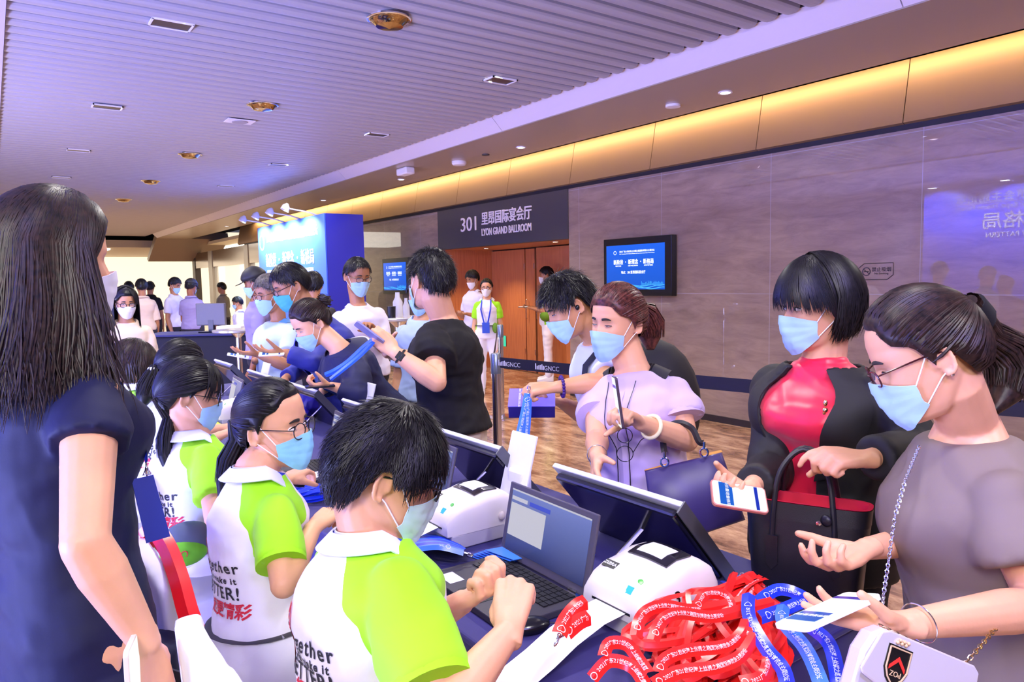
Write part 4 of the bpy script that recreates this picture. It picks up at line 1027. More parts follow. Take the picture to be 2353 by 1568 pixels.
def pony(H, root, tie, pts, rad, m='black', seed=1, front=40, n=420, tn=90, name='hair', tie_m=None, w=.0055, tw=.005, temple=24, ear=4, nape=-50, extra=None, tie_r=.014):
    r = random.Random(seed); g = M(); line = lambda az: hairline(az, front, temple, ear, nape)
    cap(H, g, line, .0115, .001, seed); strands_pull(H, g, line, Vector(tie), n, r, w, .0125)
    tp = H(hsurf(Vector(tie), .012)); tail(g, [tp]+[Vector(p) for p in pts], rad, r, tn, tw)
    if extra: extra(g, r, line)
    o = g.build(name, HAIR[m], root)
    if tie_m:
        d = (Vector(pts[0])-tp).normalized(); M().tube([tp+d*.004, tp+d*.022], [tie_r, tie_r], 14).build('hair_tie', tie_m, o)
    return o
pony(H, g3, (.25, -1, .02), [P(548, 1010, 1.96), P(524, 1060, 1.95), P(512, 1110, 1.93), P(507, 1150, 1.91)], [.012, .024, .028, .022, .008], seed=2, front=46, temple=30, tie_m=mat('dark_tie', '#16161C', .6))
# =========================== girl 4 (bangs, low ponytail, dark glasses)
H = Head(P(436, 905, 2.5), dirv(436, 0), 14, 0, .95)
T = Torso(P(432, 1240, 2.48), P(440, 1000, 2.5), dirv(440, -68), .335, .93)
aR = dict(S=S_(T, 1), E=P(492, 1190, 2.26), W=P(560, 1150, 2.42), k=.85)
aL = dict(S=S_(T, -1), E=P(520, 1120, 2.7), W=P(560, 1060, 2.6), k=.85)
T4 = T
g4 = volunteer('volunteer girl with low ponytail and glasses beside a green waist bag, third from the camera', H, T, [aR, aL], 'fair', .0055, fr=.70, seed=5, t0=-.15, pz=.5)
mask(H, g4); eyes(H, g4, True); glasses(H, g4, w=.0013)
def bangs(n, L=.07, azr=(-62, 62), w=.006, thick=.014, el=62):
    def f(g, r, line):
        for _ in range(n):
            az = r.uniform(*azr); d0 = hdir(az*.6, el+r.uniform(-8, 12)); d1 = hdir(az, 6+r.uniform(-8, 6)-abs(az)*.25); pts = []; ns = []
            for i in range(7):
                t = i/6; d = slerp(d0, d1, t); pts.append(H_(hsurf(d, thick+.002*t))); ns.append(H_.dir(d))
            g.ribbon(pts, ns, [w, w, w, w*.9, w*.8, w*.6, w*.15])
    return f
H_ = H
pony(H, g4, (.35, -1, -.35), [P(388, 960, 2.46), P(378, 1010, 2.42), P(378, 1050, 2.40), P(384, 1088, 2.38)], [.014, .020, .026, .024, .008], seed=4, front=30, temple=16, extra=bangs(110), tie_m=mat('pink_tie', '#C9A8B0', .5))
# =========================== girl 5 (wavy tail with white flower tie)
H = Head(P(417, 850, 3.0), dirv(417, 48), 10, 0, .95)
T = Torso(P(372, 1090, 2.95), P(385, 932, 2.97), dirv(385, -60), .335, .93)
aR = dict(S=S_(T, 1), E=P(430, 1040, 2.85), W=P(505, 1002, 2.95), side=-1, fd=P(545, 985, 3.0)-P(505, 1002, 2.95), bn=Vector((0, -.3, 1)), curl=(25, 30, 30, 35), k=.85, hk=.9)
aL = dict(S=S_(T, -1), E=P(440, 1000, 3.1), W=P(500, 985, 3.15), side=1, fd=P(540, 978, 3.2)-P(500, 985, 3.15), bn=Vector((0, 0, 1)), curl=(25, 30, 30, 35), k=.85, hk=.9)
g5 = volunteer('volunteer girl seen from behind with wavy tail and white flower hair tie', H, T, [aR, aL], 'fair', .006, fr=.70, seed=6, pz=.5)
mask(H, g5)
def flower(p, m, r=.018):
    g = M(); rr = random.Random(3)
    for i in range(9): a = i*2.4; g.ell(Vector(p)+Vector((cos(a)*r*.7, sin(a)*r*.5, sin(a*1.7)*r*.7)), r*.5, None, 8, 6)
    return g
hp = pony(H, g5, (-.35, -1, .0), [P(352, 862, 2.90), P(340, 890, 2.88), P(332, 915, 2.86), P(328, 932, 2.85)], [.016, .034, .042, .040, .018], seed=7, front=36, tn=120)
flower(P(350, 855, 2.90), MATS['white_paint']).build('hair_flower', WHITE, hp)
# =========================== girl 6 (short bob, half hidden)
H = Head(P(305, 843, 3.45), dirv(305, 12), 16, 0, .95)
T = Torso(P(290, 1010, 3.42), P(300, 890, 3.44), dirv(300, -65), .335, .93)
aR = dict(S=S_(T, 1), E=P(330, 980, 3.3), W=P(380, 960, 3.5), k=.85); aL = dict(S=S_(T, -1), E=P(340, 950, 3.6), W=P(380, 945, 3.6), k=.85)
g6 = volunteer('volunteer girl with short brown-black bob, farthest of the seated row', H, T, [aR, aL], 'fair', .007, fr=.70, seed=7, print_=False)
mask(H, g6); eyes(H, g6, True, False)
def bob(H, root, m='black', seed=1, n=420, zend=-.11, front=28, w=.007, azr=(62, 298), curl=.002, thick=.018, inward=.02, name='hair', fr_n=120, fr_azr=(-66, 66), fr_el=60, part=None, out=0, nt=-40, zj=.02):
    r = random.Random(seed); g = M(); line = lambda az: hairline(az, front, 8, -14, nt)
    cap(H, g, line, thick*.85, .002, seed); strands_hang(H, g, part or (lambda q: hdir(q.uniform(-180, 180), 84)), n, r, zend, w, thick, out, azr, curl, inward=inward, zj=zj)
    global H_; H_ = H
    if fr_n: bangs(fr_n, azr=fr_azr, w=w*.9, thick=thick, el=fr_el)(g, r, line)
    return g.build(name, HAIR[m], root)
bob(H, g6, 'brown', 3, 300, -.075, n and 26 if False else 26)
# =========================== standing woman in the navy dress (left)
DRESS = mat('navy_dress', '#0E1138', .7, spec=.35, bump=.03, bscale=240)
H = Head(P(126, 596, 1.46), dirv(122, 17), 6, 0, 1.0)
T = Torso(P(176, 1432, 1.47), P(100, 800, 1.47), dirv(120, -66), .37, .96, 1.02, .97)
aR = dict(S=T.at(.145, .01, .80), E=P(196, 1250, 1.22), W=P(335, 1478, 1.27), side=-1, fd=P(352, 1560, 1.28)-P(335, 1478, 1.27), bn=-dirv(330, 90)+dirv(330, 0)*.5, curl=(12, 16, 20, 25), th=(20, 15), k=1.08, hk=.95, fr=.30)
aL = dict(S=T.at(-.145, .01, .80), E=P(240, 1190, 1.66), W=P(215, 1360, 1.62), k=.9, fr=.3)
legs = standing_legs(T)
lw = make_body('standing woman with long dark hair in a navy dress, leftmost, back to the camera', H, T, [aR, aL], 'fair', .0042, True, legs)
m_ = M(); T.body(m_, -.5, .99, .012, 30, 30, .045)
for a in (aR, aL): sleeve(m_, a['S'], a['E'], .36, .070, .070)
m_.tube([T.at(0, .0, -.15), T.at(0, 0, -.6)], [.185, .17], 24)
cloth(m_, .0075, 'dress', DRESS, lw, .004, 6, 3)
mask(H, lw, MASKWH, mat('mask_white'))
r_ = random.Random(9); g = M(); line = lambda az: hairline(az, 32, 12, -10, -40)
cap(H, g, line, .020, .002, 3)
strands_hang(H, g, lambda q: hdir(q.uniform(-12, 12), 70+q.uniform(0, 15)) , 2600, r_, -.285, .0038, .022, .045, (68, 292), .010, jit=.028, zj=.05)
for az0 in (-76, 76):
    strands_hang(H, g, hdir(0, 62), 160, r_, -.22, .004, .020, .01, (az0-12, az0+12), .004, zj=.05)
g.build('hair', HAIR['brown'], lw)
m_ = M(); pts = [T.at(.03, .155, .62), T.at(.02, .165, .52), T.at(.01, .150, .40)]
m_ = M(); a_ = T.at(.05, .10, .90); b_ = P(336, 1062, 1.50); m_.ribbon([a_, a_.lerp(b_, .5)+T.f*.03, b_], [T.f]*3, [.012]*3); m_.build('neck_lanyard', LANY, lw)
# badge hanging on her chest
bd = thing('name_badge', 'dark blue badge card hanging on a lanyard clip from the standing woman', 'badge', tuple(P(350, 1160, 1.50)))
cA, cB = P(338, 1095, 1.50), P(368, 1240, 1.47); bx = dirv(350, 25)
m_ = M().add([cA-bx*.03, cA+bx*.02, cB+bx*.025, cB-bx*.03], [(0, 1, 2, 3)]); 
gq = M().grid(lambda u, v: (cA-bx*.032).lerp(cA+bx*.012, u).lerp((cB-bx*.028).lerp(cB+bx*.02, u), v), 4, 6, thick=.002); gq.build('badge_card', mat('badge_navy', '#20308A', .3), bd)
m_ = M().tube([b_, cA], .002, 6); m_.ell(cA+Vector((0, 0, .012)), (.004, .004, .010)); m_.tube([cA+bx*.008+Vector((0, 0, .004)), cA+Vector((0, 0, .02)), cA-bx*.008+Vector((0, 0, .004)), cA+bx*.008+Vector((0, 0, .004))], .0016, 6); m_.build('lanyard_clip', CHROME, bd)
# =========================== nearest customer, taupe top
TAUPE = mat('taupe_jersey', '#7A6B62', .75, bump=.02, bscale=500)
H = Head(P(2122, 812, 1.40), dirv(2122, -168), 27, 0, .98)
T = Torso(P(2262, 1590, 1.50), P(2222, 985, 1.46), dirv(2200, 112), .38, .98, 1.05)
aL = dict(S=T.at(-.150, .01, .80), E=P(2395, 1395, 1.26), W=P(2085, 1436, 1.17), side=1, fd=P(1960, 1418, 1.17)-P(2085, 1436, 1.17), bn=Vector((.05, .05, -1)), curl=(6, 8, 12, 18), th=(34, 35), td=.40, k=.98, hk=.98, fr=.55, s0=.076, s1=.082)
aR = dict(S=T.at(.150, .01, .80), E=P(2150, 1235, 1.62), W=P(1990, 1262, 1.42), side=-1, fd=P(1890, 1310, 1.36)-P(1990, 1262, 1.42), bn=Vector((.2, .5, -.85)), curl=(30, 40, 48, 52), th=(38, 10), td=.35, k=.92, hk=.98, fr=.6)
legs = standing_legs(T)
c1 = make_body('woman in taupe top with brown ponytail and glasses, holding a white phone at far right', H, T, [aL, aR], 'fair', .0040, True, legs)
m_ = M(); T.body(m_, -.35, .965, .016, 30, 30, .03, .05)
for a in (aL, aR): sleeve(m_, a['S'], a['E'], a['fr'], a.get('s0', .07), a.get('s1', .07))
cloth(m_, .0075, 'top', TAUPE, c1, .005, 6, 8, 9)
trousers(c1, T, legs, mat('dark_trousers', '#2A2530', .8))
mask(H, c1); eyes(H, c1, True); glasses(H, c1, w=.0016, shape='square', m=mat('red_black_frame', '#3A1018', .25))
def tailc(): return None
hp = pony(H, c1, (0, -1, .42), [P(2262, 765, 1.43), P(2305, 800, 1.44), P(2322, 850, 1.44), P(2312, 905, 1.43), P(2285, 945, 1.42)], [.018, .030, .042, .044, .036, .012], 'brown', 5, 44, 620, 220, tie_m=None, w=.0045, tw=.0045, temple=22, ear=-2)
tp = H(hsurf(Vector((0, -1, .42)), .02)); M().tube([tp+(P(2262, 765, 1.43)-tp)*t for t in (.1, .5, .9)], [.020, .030, .022], 16).build('hair_tie', mat('black_velvet', '#0A0A0E', .9), hp)
m_ = M().ell(H((-.080, -.014, -.043)), .0035); m_.build('earring', CHROME, c1)
# thin chain necklace and bracelet
M().tube([T.at(cos(a)*.088, sin(a)*.085+.012, 1.0)-T.up*(.035+.045*max(0, sin(a))) for a in [2*pi*i/40 for i in range(41)]], .0009, 5, False).build('necklace', CHROME, c1)
wr = aL['W'].lerp(aL['E'], .08); dn = (aL['E']-aL['W']).normalized(); x1 = dn.orthogonal().normalized(); y1 = dn.cross(x1)
M().tube([wr+(x1*cos(a)+y1*sin(a))*.031+dn*.006*sin(a) for a in [2*pi*i/30 for i in range(31)]], .0012, 6, False).build('bracelet', CHROME, c1)
# =========================== woman in black blazer and red blouse
BLZ = mat('black_blazer', '#100E12', .7, bump=.03, bscale=400); RED = mat('red_satin', '#E01038', .38, sheen=.3)
H = Head(P(1880, 700, 1.96), dirv(1880, -150), 8, 0, .97)
T = Torso(P(1888, 1190, 2.02), P(1893, 835, 1.99), dirv(1890, 150), .37, .97)
aR = dict(S=T.at(.145, .0, .80), E=P(1772, 1085, 1.98), W=P(1722, 1122, 1.78), side=-1, fd=P(1668, 1140, 1.70)-P(1722, 1122, 1.78), bn=Vector((-.2, .75, -.45)), curl=(40, 42, 44, 44), th=(40, 30), td=.5, k=.92, hk=.95, fr=1)
aL = dict(S=T.at(-.145, .0, .80), E=P(2118, 1035, 1.78), W=P(1990, 1055, 1.63), side=1, fd=P(1900, 1050, 1.60)-P(1990, 1055, 1.63), bn=Vector((-.1, -.8, .6)), curl=(30, 62, 75, 80), th=(25, 25), td=.7, k=.92, hk=.98, fr=1)
legs = standing_legs(T)
c2 = make_body('woman with short black hair in black blazer over red blouse, holding a black handbag', H, T, [aR, aL], 'fair', .0042, True, legs, nk=.056)
m_ = M(); T.body(m_, -.0, 1.0, .010, 24, 28, .035); m_.tube([T.at(0, 0, .97), T.at(0, 0, 1.04)], [.066, .060], 22)
cloth(m_, .007, 'blouse', RED, c2, .005, 4, 3, 16)
m_ = M()  # blazer: two fronts, back and sleeves
for i, t in enumerate([None]): pass
def blazer(T, t0=-.30, t1=.985, inf=.024, gap=lambda t: .10+.35*max(0, t-.2), n=26, seg=30, thick=.008):
    def f(u, v):
        t = t1+(t0-t1)*v; w, d = T.sec(t); w += inf+.02*max(0, .2-t); d += inf+.03*max(0, .2-t)
        g = gap(t); a = pi/2+g+(2*pi-2*g)*u; ca, sa = cos(a), sin(a)
        x = w*abs(ca)**.9*(1 if ca > 0 else -1); y = d*abs(sa)**.9*(1 if sa > 0 else -1)
        if sa > 0: y += .030*G(t-.66, .1)*sa
        return T.at(x, y, t)
    return M().grid(f, seg+10, n, thick=thick)
m_ = blazer(T, gap=lambda t: .30+.25*max(0, min(1, (t-.3)/.5)))
for a in (aR, aL):
    e = a['E'].lerp(a['W'], .86 if a is aL else .80); m_.caps([a['S'], a['S'].lerp(a['E'], .5), a['E']], [.074, .066, .058], 18); m_.tube([a['E'], a['E'].lerp(e, .5), e], [.058, .054, .048], 18)
cloth(m_, .0062, 'blazer', BLZ, c2, .004, 3, 5, 12)
# lapels
for sx in (-1, 1):
    def lap(u, v, sx=sx):
        t = .98-.66*v; g = .30+.25*max(0, min(1, (t-.3)/.5)); w, d = T.sec(t); w += .034; d += .034
        wd = (.20+.42*sin(pi*min(1, v*1.0))**.8)*(1 if v < .98 else 0)*u; a = pi/2-sx*(g+wd-.02); ca, sa = cos(a), sin(a)
        return T.at(w*abs(ca)**.9*(1 if ca > 0 else -1), d*abs(sa)**.9+(.030*G(t-.66, .1)*sa)+.003, t)
    M().grid(lap, 8, 18, thick=.003).build('lapel', BLZ, c2)
trousers(c2, T, legs, mat('black_trousers', '#1A181E', .8))
mask(H, c2); eyes(H, c2); bob(H, c2, 'black', 11, 1300, -.088, 22, .0045, (88, 272), .003, .022, .03, fr_n=420, fr_azr=(-84, 84), fr_el=66, nt=-44)
m_ = M().tube([T.at(.06-.0, .135, .78), T.at(.045, .14, .74)], [.005, .008], 8)
bx_ = T.at(-.085, .138, .80)
m_ = M(); m_.ell(bx_, (.006, .006, .009)); m_.ell(bx_-Vector((0, 0, .018)), .0075); m_.tube([bx_-Vector((0, 0, .024)), bx_-Vector((0, 0, .045))+T.r*.01, bx_-Vector((0, 0, .06))-T.r*.004], [.006, .005, .001], 8); m_.build('brooch', mat('gold', (.9, .65, .35), .2, 1), c2)
m_ = M()
for i in range(3): m_.ell(T.at(-.035-.022*i, .066-.004*i, .955+.004*i), .0045)
m_.build('pearl_buttons', mat('pearl', '#F2E8E0', .2), c2)
# =========================== woman in lilac shirt
DSC = 1.04; KS = 1.03
LIL = mat('lilac_shirt', '#C4AEDB', .65, bump=.02, bscale=400, sheen=.2); BCOL = mat('black_collar', '#1C1A22', .7)
H = Head(P(1418, 738, 2.45), dirv(1418, -132), 8, 3, .98)
T = Torso(P(1478, 1150, 2.46), P(1452, 852, 2.47), dirv(1460, 158), .385, 1.0, 1.05, .98)
aR = dict(S=T.at(.145, .0, .80), E=P(1372, 1010, 2.32), W=P(1372, 1048, 2.12), side=-1, fd=P(1368, 1092, 2.05)-P(1372, 1048, 2.12), bn=dirv(1370, 180)+Vector((0, -.4, .2)), curl=(22, 40, 48, 55), th=(38, 5), td=.2, k=1.0, hk=.95, fr=.50, s0=.070, s1=.070)
aL = dict(S=T.at(-.145, .0, .80), E=P(1578, 1012, 2.32), W=P(1472, 972, 2.16), side=1, fd=P(1430, 945, 2.10)-P(1472, 972, 2.16), bn=Vector((.55, .2, .3))+dirv(1450, 90)*.9, curl=(55, 62, 70, 80), th=(30, 20), td=.9, k=1.05, hk=.95, fr=.50, s0=.072, s1=.074)
legs = standing_legs(T)
c3 = make_body('woman in lilac shirt with black collar and reddish hair, holding up a phone', H, T, [aR, aL], 'fair', .0045, True, legs, nk=.058)
sh = tee(c3, T, [aR, aL], .5, LIL, 'shirt', -.28, .014, .0075, .006, 4, 9, bust=.03, flare=.05, t1=.98)
for a in (aR, aL): cuff(c3, a, .5, a['s1'], LIL, 'sleeve_turn_up', .016)
collar(c3, T, BCOL, .052, .078, .02, open_=.75, drop=.10, point=.045, t=.99, tilt=.72)
B = bvh_of(sh)
def front_line(T, B, x0, ts, w, off=.003, rel=1):
    pts = []; ns = []
    for t in ts:
        o = T.at(x0 if not callable(x0) else x0(t), .45, t); h = B.ray_cast(o, -T.f, .6)
        if h[0] is not None: pts.append(h[0]+T.f*off); ns.append(T.f)
    return pts, ns
pts, ns = front_line(T, B, 0, [.86-.05*i for i in range(22)], .03)
if len(pts) > 2: M().ribbon(pts, ns, [.034]*len(pts)).build('button_placket', LIL, c3)
for t in (.80, .62, .44, .26, .08):
    pts, ns = front_line(T, B, 0, [t], .0, .006)
    if pts: M().lathe([(.006, 0), (.006, .002), (.001, .002)], pts[0], 12, frame(pts[0], T.r, T.f).to_3x3()).build('button', mat('shirt_button', '#CFC2E4', .3), c3)
m_ = M()
for sx in (-1, 1):
    pts, ns = front_line(T, B, lambda t: sx*(.05-.05*(.93-t)) if t > .5 else sx*.022, [.93-.06*i for i in range(16)], .0, .006)
    if len(pts) > 2: m_.tube(pts, .0016, 6)
m_.build('spectacle_cord', BLACK, c3)
trousers(c3, T, legs, mat('black_trousers'))
mask(H, c3); eyes(H, c3, True)
pony(H, c3, (.1, -1, .12), [H(.01, -.16, .0), H(.015, -.19, -.05), H(.01, -.185, -.10), H(0, -.17, -.14)], [.022, .045, .055, .050, .02], 'red', 8, 33, 620, 190, w=.0045, temple=14, ear=-8, nape=-50)
# hanging spectacles on the cord
sp_ = P(1436, 1040, 2.24); m_ = M()
for dz, rr in ((.055, .024), (-.005, .026)):
    c = sp_+Vector((0, 0, dz)); ax = dirv(1436, 0)
    m_.tube([c+ax*cos(a)*rr+Vector((0, 0, 1))*sin(a)*rr for a in [2*pi*i/22 for i in range(23)]], .0014, 6, False)
m_.tube([sp_+dirv(1436, 0)*.026, sp_+dirv(1436, 0)*.05+Vector((0, 0, .04)), sp_+dirv(1436, 0)*.07+Vector((0, 0, .055))], .0014, 6)
tag(m_.build('hanging_spectacles', GLF), 'folded reading glasses hanging on a cord from the lilac shirt', 'glasses')
def ring_on(a, t, r, w, mt, name, root, seg=28, flat=None):
    c = a['W'].lerp(a['E'], t); d = (a['E']-a['W']).normalized(); x = d.orthogonal().normalized(); y = d.cross(x)
    M().tube([c+(x*cos(q)+y*sin(q))*r for q in [2*pi*i/seg for i in range(seg+1)]], w, 10, False, flat).build(name, mt, root)
ring_on(aL, .22, .036, .0065, mat('jade', '#EDE3B4', .25), 'jade_bangle', c3)
ring_on(aR, .06, .030, .002, CHROME, 'wrist_watch', c3)
DSC = 1.0; KS = 1.0
# =========================== man with earphone leaning in behind her
H = Head(P(1308, 700, 2.86), dirv(1308, -166), 30, 0, 1.0)
T = Torso(P(1430, 1040, 3.05), P(1372, 782, 2.95), dirv(1380, 110), .40, 1.02)
aL = dict(S=S_(T, -1), E=P(1375, 880, 2.62), W=P(1282, 890, 2.60), side=1, fd=P(1240, 893, 2.6)-P(1282, 890, 2.60), bn=Vector((0, -.6, .8)), curl=(50, 60, 70, 75), th=(25, 15), td=.6, k=1.0)
aR = dict(S=S_(T, 1), E=P(1350, 960, 3.0), W=P(1290, 925, 2.85), side=-1, fd=P(1255, 920, 2.8)-P(1290, 925, 2.85), bn=Vector((0, 0, -1)), curl=(25, 25, 30, 30), k=1.0)
legs = standing_legs(T)
c4 = make_body('man with spiky black hair and black earphone, head bent over a purple box', H, T, [aL, aR], 'mid', .005, True, legs)
WS = mat('white_blue_polo', '#D8DEF4', .7, bump=.02, bscale=400)
tee(c4, T, [aL, aR], .55, WS, 'polo_shirt', -.15, .012, .008, .004, 5, 4); collar(c4, T, mat('pale_blue_collar', '#B4C8F0', .7), .05, .066)
trousers(c4, T, legs, mat('grey_trousers', '#B9B2C8', .8))
mask(H, c4); eyes(H, c4, True); M().ell(H(-.080, -.006, -.014), (.009, .009, .011)).build('earphone', BLACK, c4)
short_hair(H, c4, front=26, temple=14, ear=10, nape=-44, n=2600, thick=.013, spike=.020, L=(.025, .04), sweep=(0, .4), seed=12, w=.0026)
st_ = thing('backpack', 'black backpack on the back of the man with the earphone', 'backpack', tuple(T.at(.0, -.2, .3)))
M().ell(T.at(-.05, -.20, .38), (.12, .17, .26), Matrix((T.r, T.f, T.up)).transposed()).build('bag_body', mat('backpack_black', '#15131A', .7), st_)
m_ = M(); pts = [T.at(-.10, .02, .985), T.at(-.105, .105, .88), T.at(-.12, .145, .7), T.at(-.15, .12, .5), T.at(-.2, .0, .36)]; m_.ribbon(pts, [T.f-T.r*.3]*5, [.035]*5); m_.build('shoulder_strap', mat('strap_black', '#1B1A22', .7), st_)
m_ = M()
c = aL['W'].lerp(aL['E'], .1); d = (aL['E']-aL['W']).normalized(); x1 = d.orthogonal().normalized(); y1 = d.cross(x1)
for i in range(20): a = 2*pi*i/20; m_.ell(c+(x1*cos(a)+y1*sin(a))*.036, .0066, None, 10, 7)
m_.build('bead_bracelet', mat('amethyst', '#3A1468', .12), c4)
DSC = 1.25; KS = 1.14
# =========================== man in black t-shirt
BT_ = mat('black_tshirt', '#141216', .85, spec=.3, bump=.03, bscale=300)
H = Head(P(990, 642, 2.87), dirv(990, 128), 2, 0, 1.03)
T = Torso(P(1042, 985, 2.88), P(1018, 735, 2.88), dirv(1020, 72), .42, 1.05, 1.05)
aL = dict(S=T.at(-.165, .01, .80), E=P(1003, 878, 2.60), W=P(910, 812, 2.58), side=1, fd=P(872, 778, 2.58)-P(910, 812, 2.58), bn=-dirv(900, 90)+Vector((0, 0, .3)), curl=(48, 52, 56, 62), th=(30, 20), td=.8, k=1.12, hk=1.02, fr=.55)
aR = dict(S=T.at(.165, .01, .80), E=P(965, 830, 3.05), W=P(895, 812, 2.86), side=-1, fd=P(865, 790, 2.7)-P(895, 812, 2.86), bn=dirv(900, 90)+Vector((0, 0, -.4)), curl=(45, 50, 55, 60), th=(30, 20), td=.6, k=1.05)
legs = standing_legs(T)
c5 = make_body('stocky man in black t-shirt and beige trousers seen from behind, raising a phone', H, T, [aL, aR], 'fair', .005, True, legs, nk=.064)
tee(c5, T, [aL, aR], .56, BT_, 't_shirt', -.02, .018, .008, .006, 5, 6, sl=(.088, .082), flare=.04)
trousers(c5, T, legs, mat('beige_trousers', '#C9BBA8', .8))
mask(H, c5); short_hair(H, c5, front=30, temple=20, ear=10, nape=-42, n=3000, thick=.012, spike=.016, L=(.018, .03), sweep=(0, .1), seed=15, w=.0024)
c = aL['W'].lerp(aL['E'], .10); R_ = frame(c, (aL['E']-aL['W']), -ray(905, 810)).to_3x3()
M().box(c-ray(905, 810).normalized()*.03, (.034, .038, .01), R_).build('smart_watch', BLACK, c5, False, bevel=.003); ring_on(aL, .10, .034, .006, BLACK, 'watch_strap', c5, flat=.4)
DSC = 1.15; KS = 1.08
# =========================== woman in navy jacket bending over the desk
NJ = mat('navy_jacket', '#0F1240', .7)
H = Head(P(714, 742, 3.5), dirv(714, -158), 34, 0, .95)
T = Torso(P(862, 945, 3.68), P(778, 800, 3.52), dirv(790, 108), .36, .97)
aL = dict(S=S_(T, -1), E=P(822, 905, 3.30), W=P(762, 888, 3.28), side=1, fd=P(725, 885, 3.25)-P(762, 888, 3.28), bn=Vector((.2, .2, -1)), curl=(50, 55, 60, 60), th=(35, 10), td=.5, k=.92, fr=.9)
aR = dict(S=S_(T, 1), E=P(760, 880, 3.8), W=P(740, 900, 3.6), k=.9)
legs = standing_legs(T)
c6 = make_body('woman with bun in navy jacket bending over the desk with a dark phone', H, T, [aL, aR], 'fair', .0055, True, legs)
m_ = M(); T.body(m_, -.3, .97, .02, 24, 28, .03, .08)
for a in (aL, aR): sleeve(m_, a['S'], a['E'], 1, .082, .072); m_.ell(a['E'], .07); m_.tube([a['E'], a['E'].lerp(a['W'], .7)], [.068, .056], 16)
cloth(m_, .009, 'jacket', NJ, c6, .006, 4, 5); trousers(c6, T, legs, mat('navy_skirt', '#22206A', .7))
g = M(); N = 20
g.grid(lambda u, v: T.at(cos(pi/2+.25+(2*pi-.5)*u)*(.08+.090*v), sin(pi/2+.25+(2*pi-.5)*u)*(.08+.086*v)+.0, 1.01-.10*v-.28*v*max(0, sin(pi/2+.25+(2*pi-.5)*u))), 24, 4, thick=.004)
cl = g.build('wide_collar', mat('navy_collar', '#14153A', .65), c6)
M().tube([T.at(cos(pi/2+.25+(2*pi-.5)*u)*.172, sin(pi/2+.25+(2*pi-.5)*u)*.168, 1.0-.115-.28*max(0, sin(pi/2+.25+(2*pi-.5)*u))+.03) for u in [i/30 for i in range(31)]], .006, 6).build('white_trim', mat('trim_white', '#DCD8F0', .7), cl)
mask(H, c6); eyes(H, c6, True)
r_ = random.Random(4); g = M(); line = lambda az: hairline(az, 40, 22, 4, -48); cap(H, g, line, .0115, .001); strands_pull(H, g, line, Vector((0, -1, .30)), 380, r_, .005, .0125)
bc = H(hsurf(Vector((0, -1, .30)), .028)); g.ell(bc, .034, None, 16, 12)
for _ in range(90):
    a = r_.uniform(0, 6.28); ph = r_.uniform(-1.2, 1.2); pts = [bc+Vector((cos(a+t)*cos(ph), sin(a+t)*cos(ph), sin(ph)))*(.037+.012*r_.random()*t) for t in (0, .35, .7, 1.05, 1.4)]; g.ribbon(pts, [(p-bc).normalized() for p in pts], [.005]*4+[.001])
g.build('hair', HAIR['brown'], c6)
DSC = 1.22; KS = 1.12
# =========================== man in blue suit with glasses
SUIT = mat('blue_suit', '#2C3390', .65, bump=.02, bscale=300)
H = Head(P(668, 656, 3.86), dirv(668, -166), 24, 0, 1.02)
T = Torso(P(795, 930, 4.05), P(728, 738, 3.92), dirv(740, 122), .42, 1.02)
aL = dict(S=S_(T, -1), E=P(722, 835, 3.62), W=P(655, 812, 3.60), side=1, fd=P(618, 808, 3.58)-P(655, 812, 3.60), bn=Vector((.1, -.1, -1)), curl=(14, 15, 18, 22), th=(35, 20), td=.5)
aR = dict(S=S_(T, 1), E=P(690, 850, 4.1), W=P(655, 870, 3.9), side=-1, fd=P(640, 885, 3.8)-P(655, 870, 3.9), bn=Vector((0, 0, 1)), k=.95)
legs = standing_legs(T)
c7 = make_body('man in royal blue suit with dark glasses and teal mask leaning over the desk', H, T, [aL, aR], 'tan', .006, True, legs)
tee(c7, T, [], 0, mat('pale_blue_shirt', '#AFC4EC', .6), 'dress_shirt', -.1, .008, .010, .003, 3, 2); collar(c7, T, mat('pale_blue_shirt'), .045, .066)
m_ = blazer(T, t0=-.35, gap=lambda t: .22+.35*max(0, min(1, (t-.3)/.5)))
for a in (aL, aR): e = a['E'].lerp(a['W'], .85); m_.caps([a['S'], a['S'].lerp(a['E'], .5), a['E']], [.078, .070, .062], 16); m_.tube([a['E'], e], [.062, .054], 16)
cloth(m_, .0085, 'suit_jacket', SUIT, c7, .005, 3, 5)
trousers(c7, T, legs, mat('dark_suit_trousers', '#1D1C3A', .7))
mask(H, c7, MASKT, MASKW); eyes(H, c7, True); glasses(H, c7, w=.002, shape='square', m=mat('brown_frame', '#3A2A28', .3)); short_hair(H, c7, front=32, temple=18, ear=6, nape=-46, n=1600, thick=.013, spike=.004, L=(.02, .035), sweep=(0, -.2), seed=21)
DSC = 1.30; KS = 1.16
# =========================== man in grey and blue polo with glasses
H = Head(P(622, 674, 4.2), dirv(622, -152), 14, 0, 1.0)
T = Torso(P(640, 895, 4.28), P(640, 738, 4.25), dirv(640, 128), .40, 1.0)
aL = dict(S=S_(T, -1), E=P(655, 840, 4.0), W=P(595, 815, 3.95), side=1, fd=P(570, 812, 3.92)-P(595, 815, 3.95), bn=Vector((.1, -.1, -1)), curl=(12, 14, 18, 22), th=(35, 20), td=.5)
aR = dict(S=S_(T, 1), E=P(600, 830, 4.4), W=P(585, 830, 4.2), k=.95)
legs = standing_legs(T)
c8 = make_body('man in light grey and blue polo with rimless-looking dark glasses, holding out a white phone', H, T, [aL, aR], 'tan', .006, True, legs)
tee(c8, T, [aL, aR], .6, mat('grey_blue_polo', '#B9CCDC', .75, noise_amt=.12, nscale=6), 'polo_shirt', -.12, .014, .009, .004, 5, 3); collar(c8, T, mat('blue_collar', '#5A96D8', .7), .05, .066)
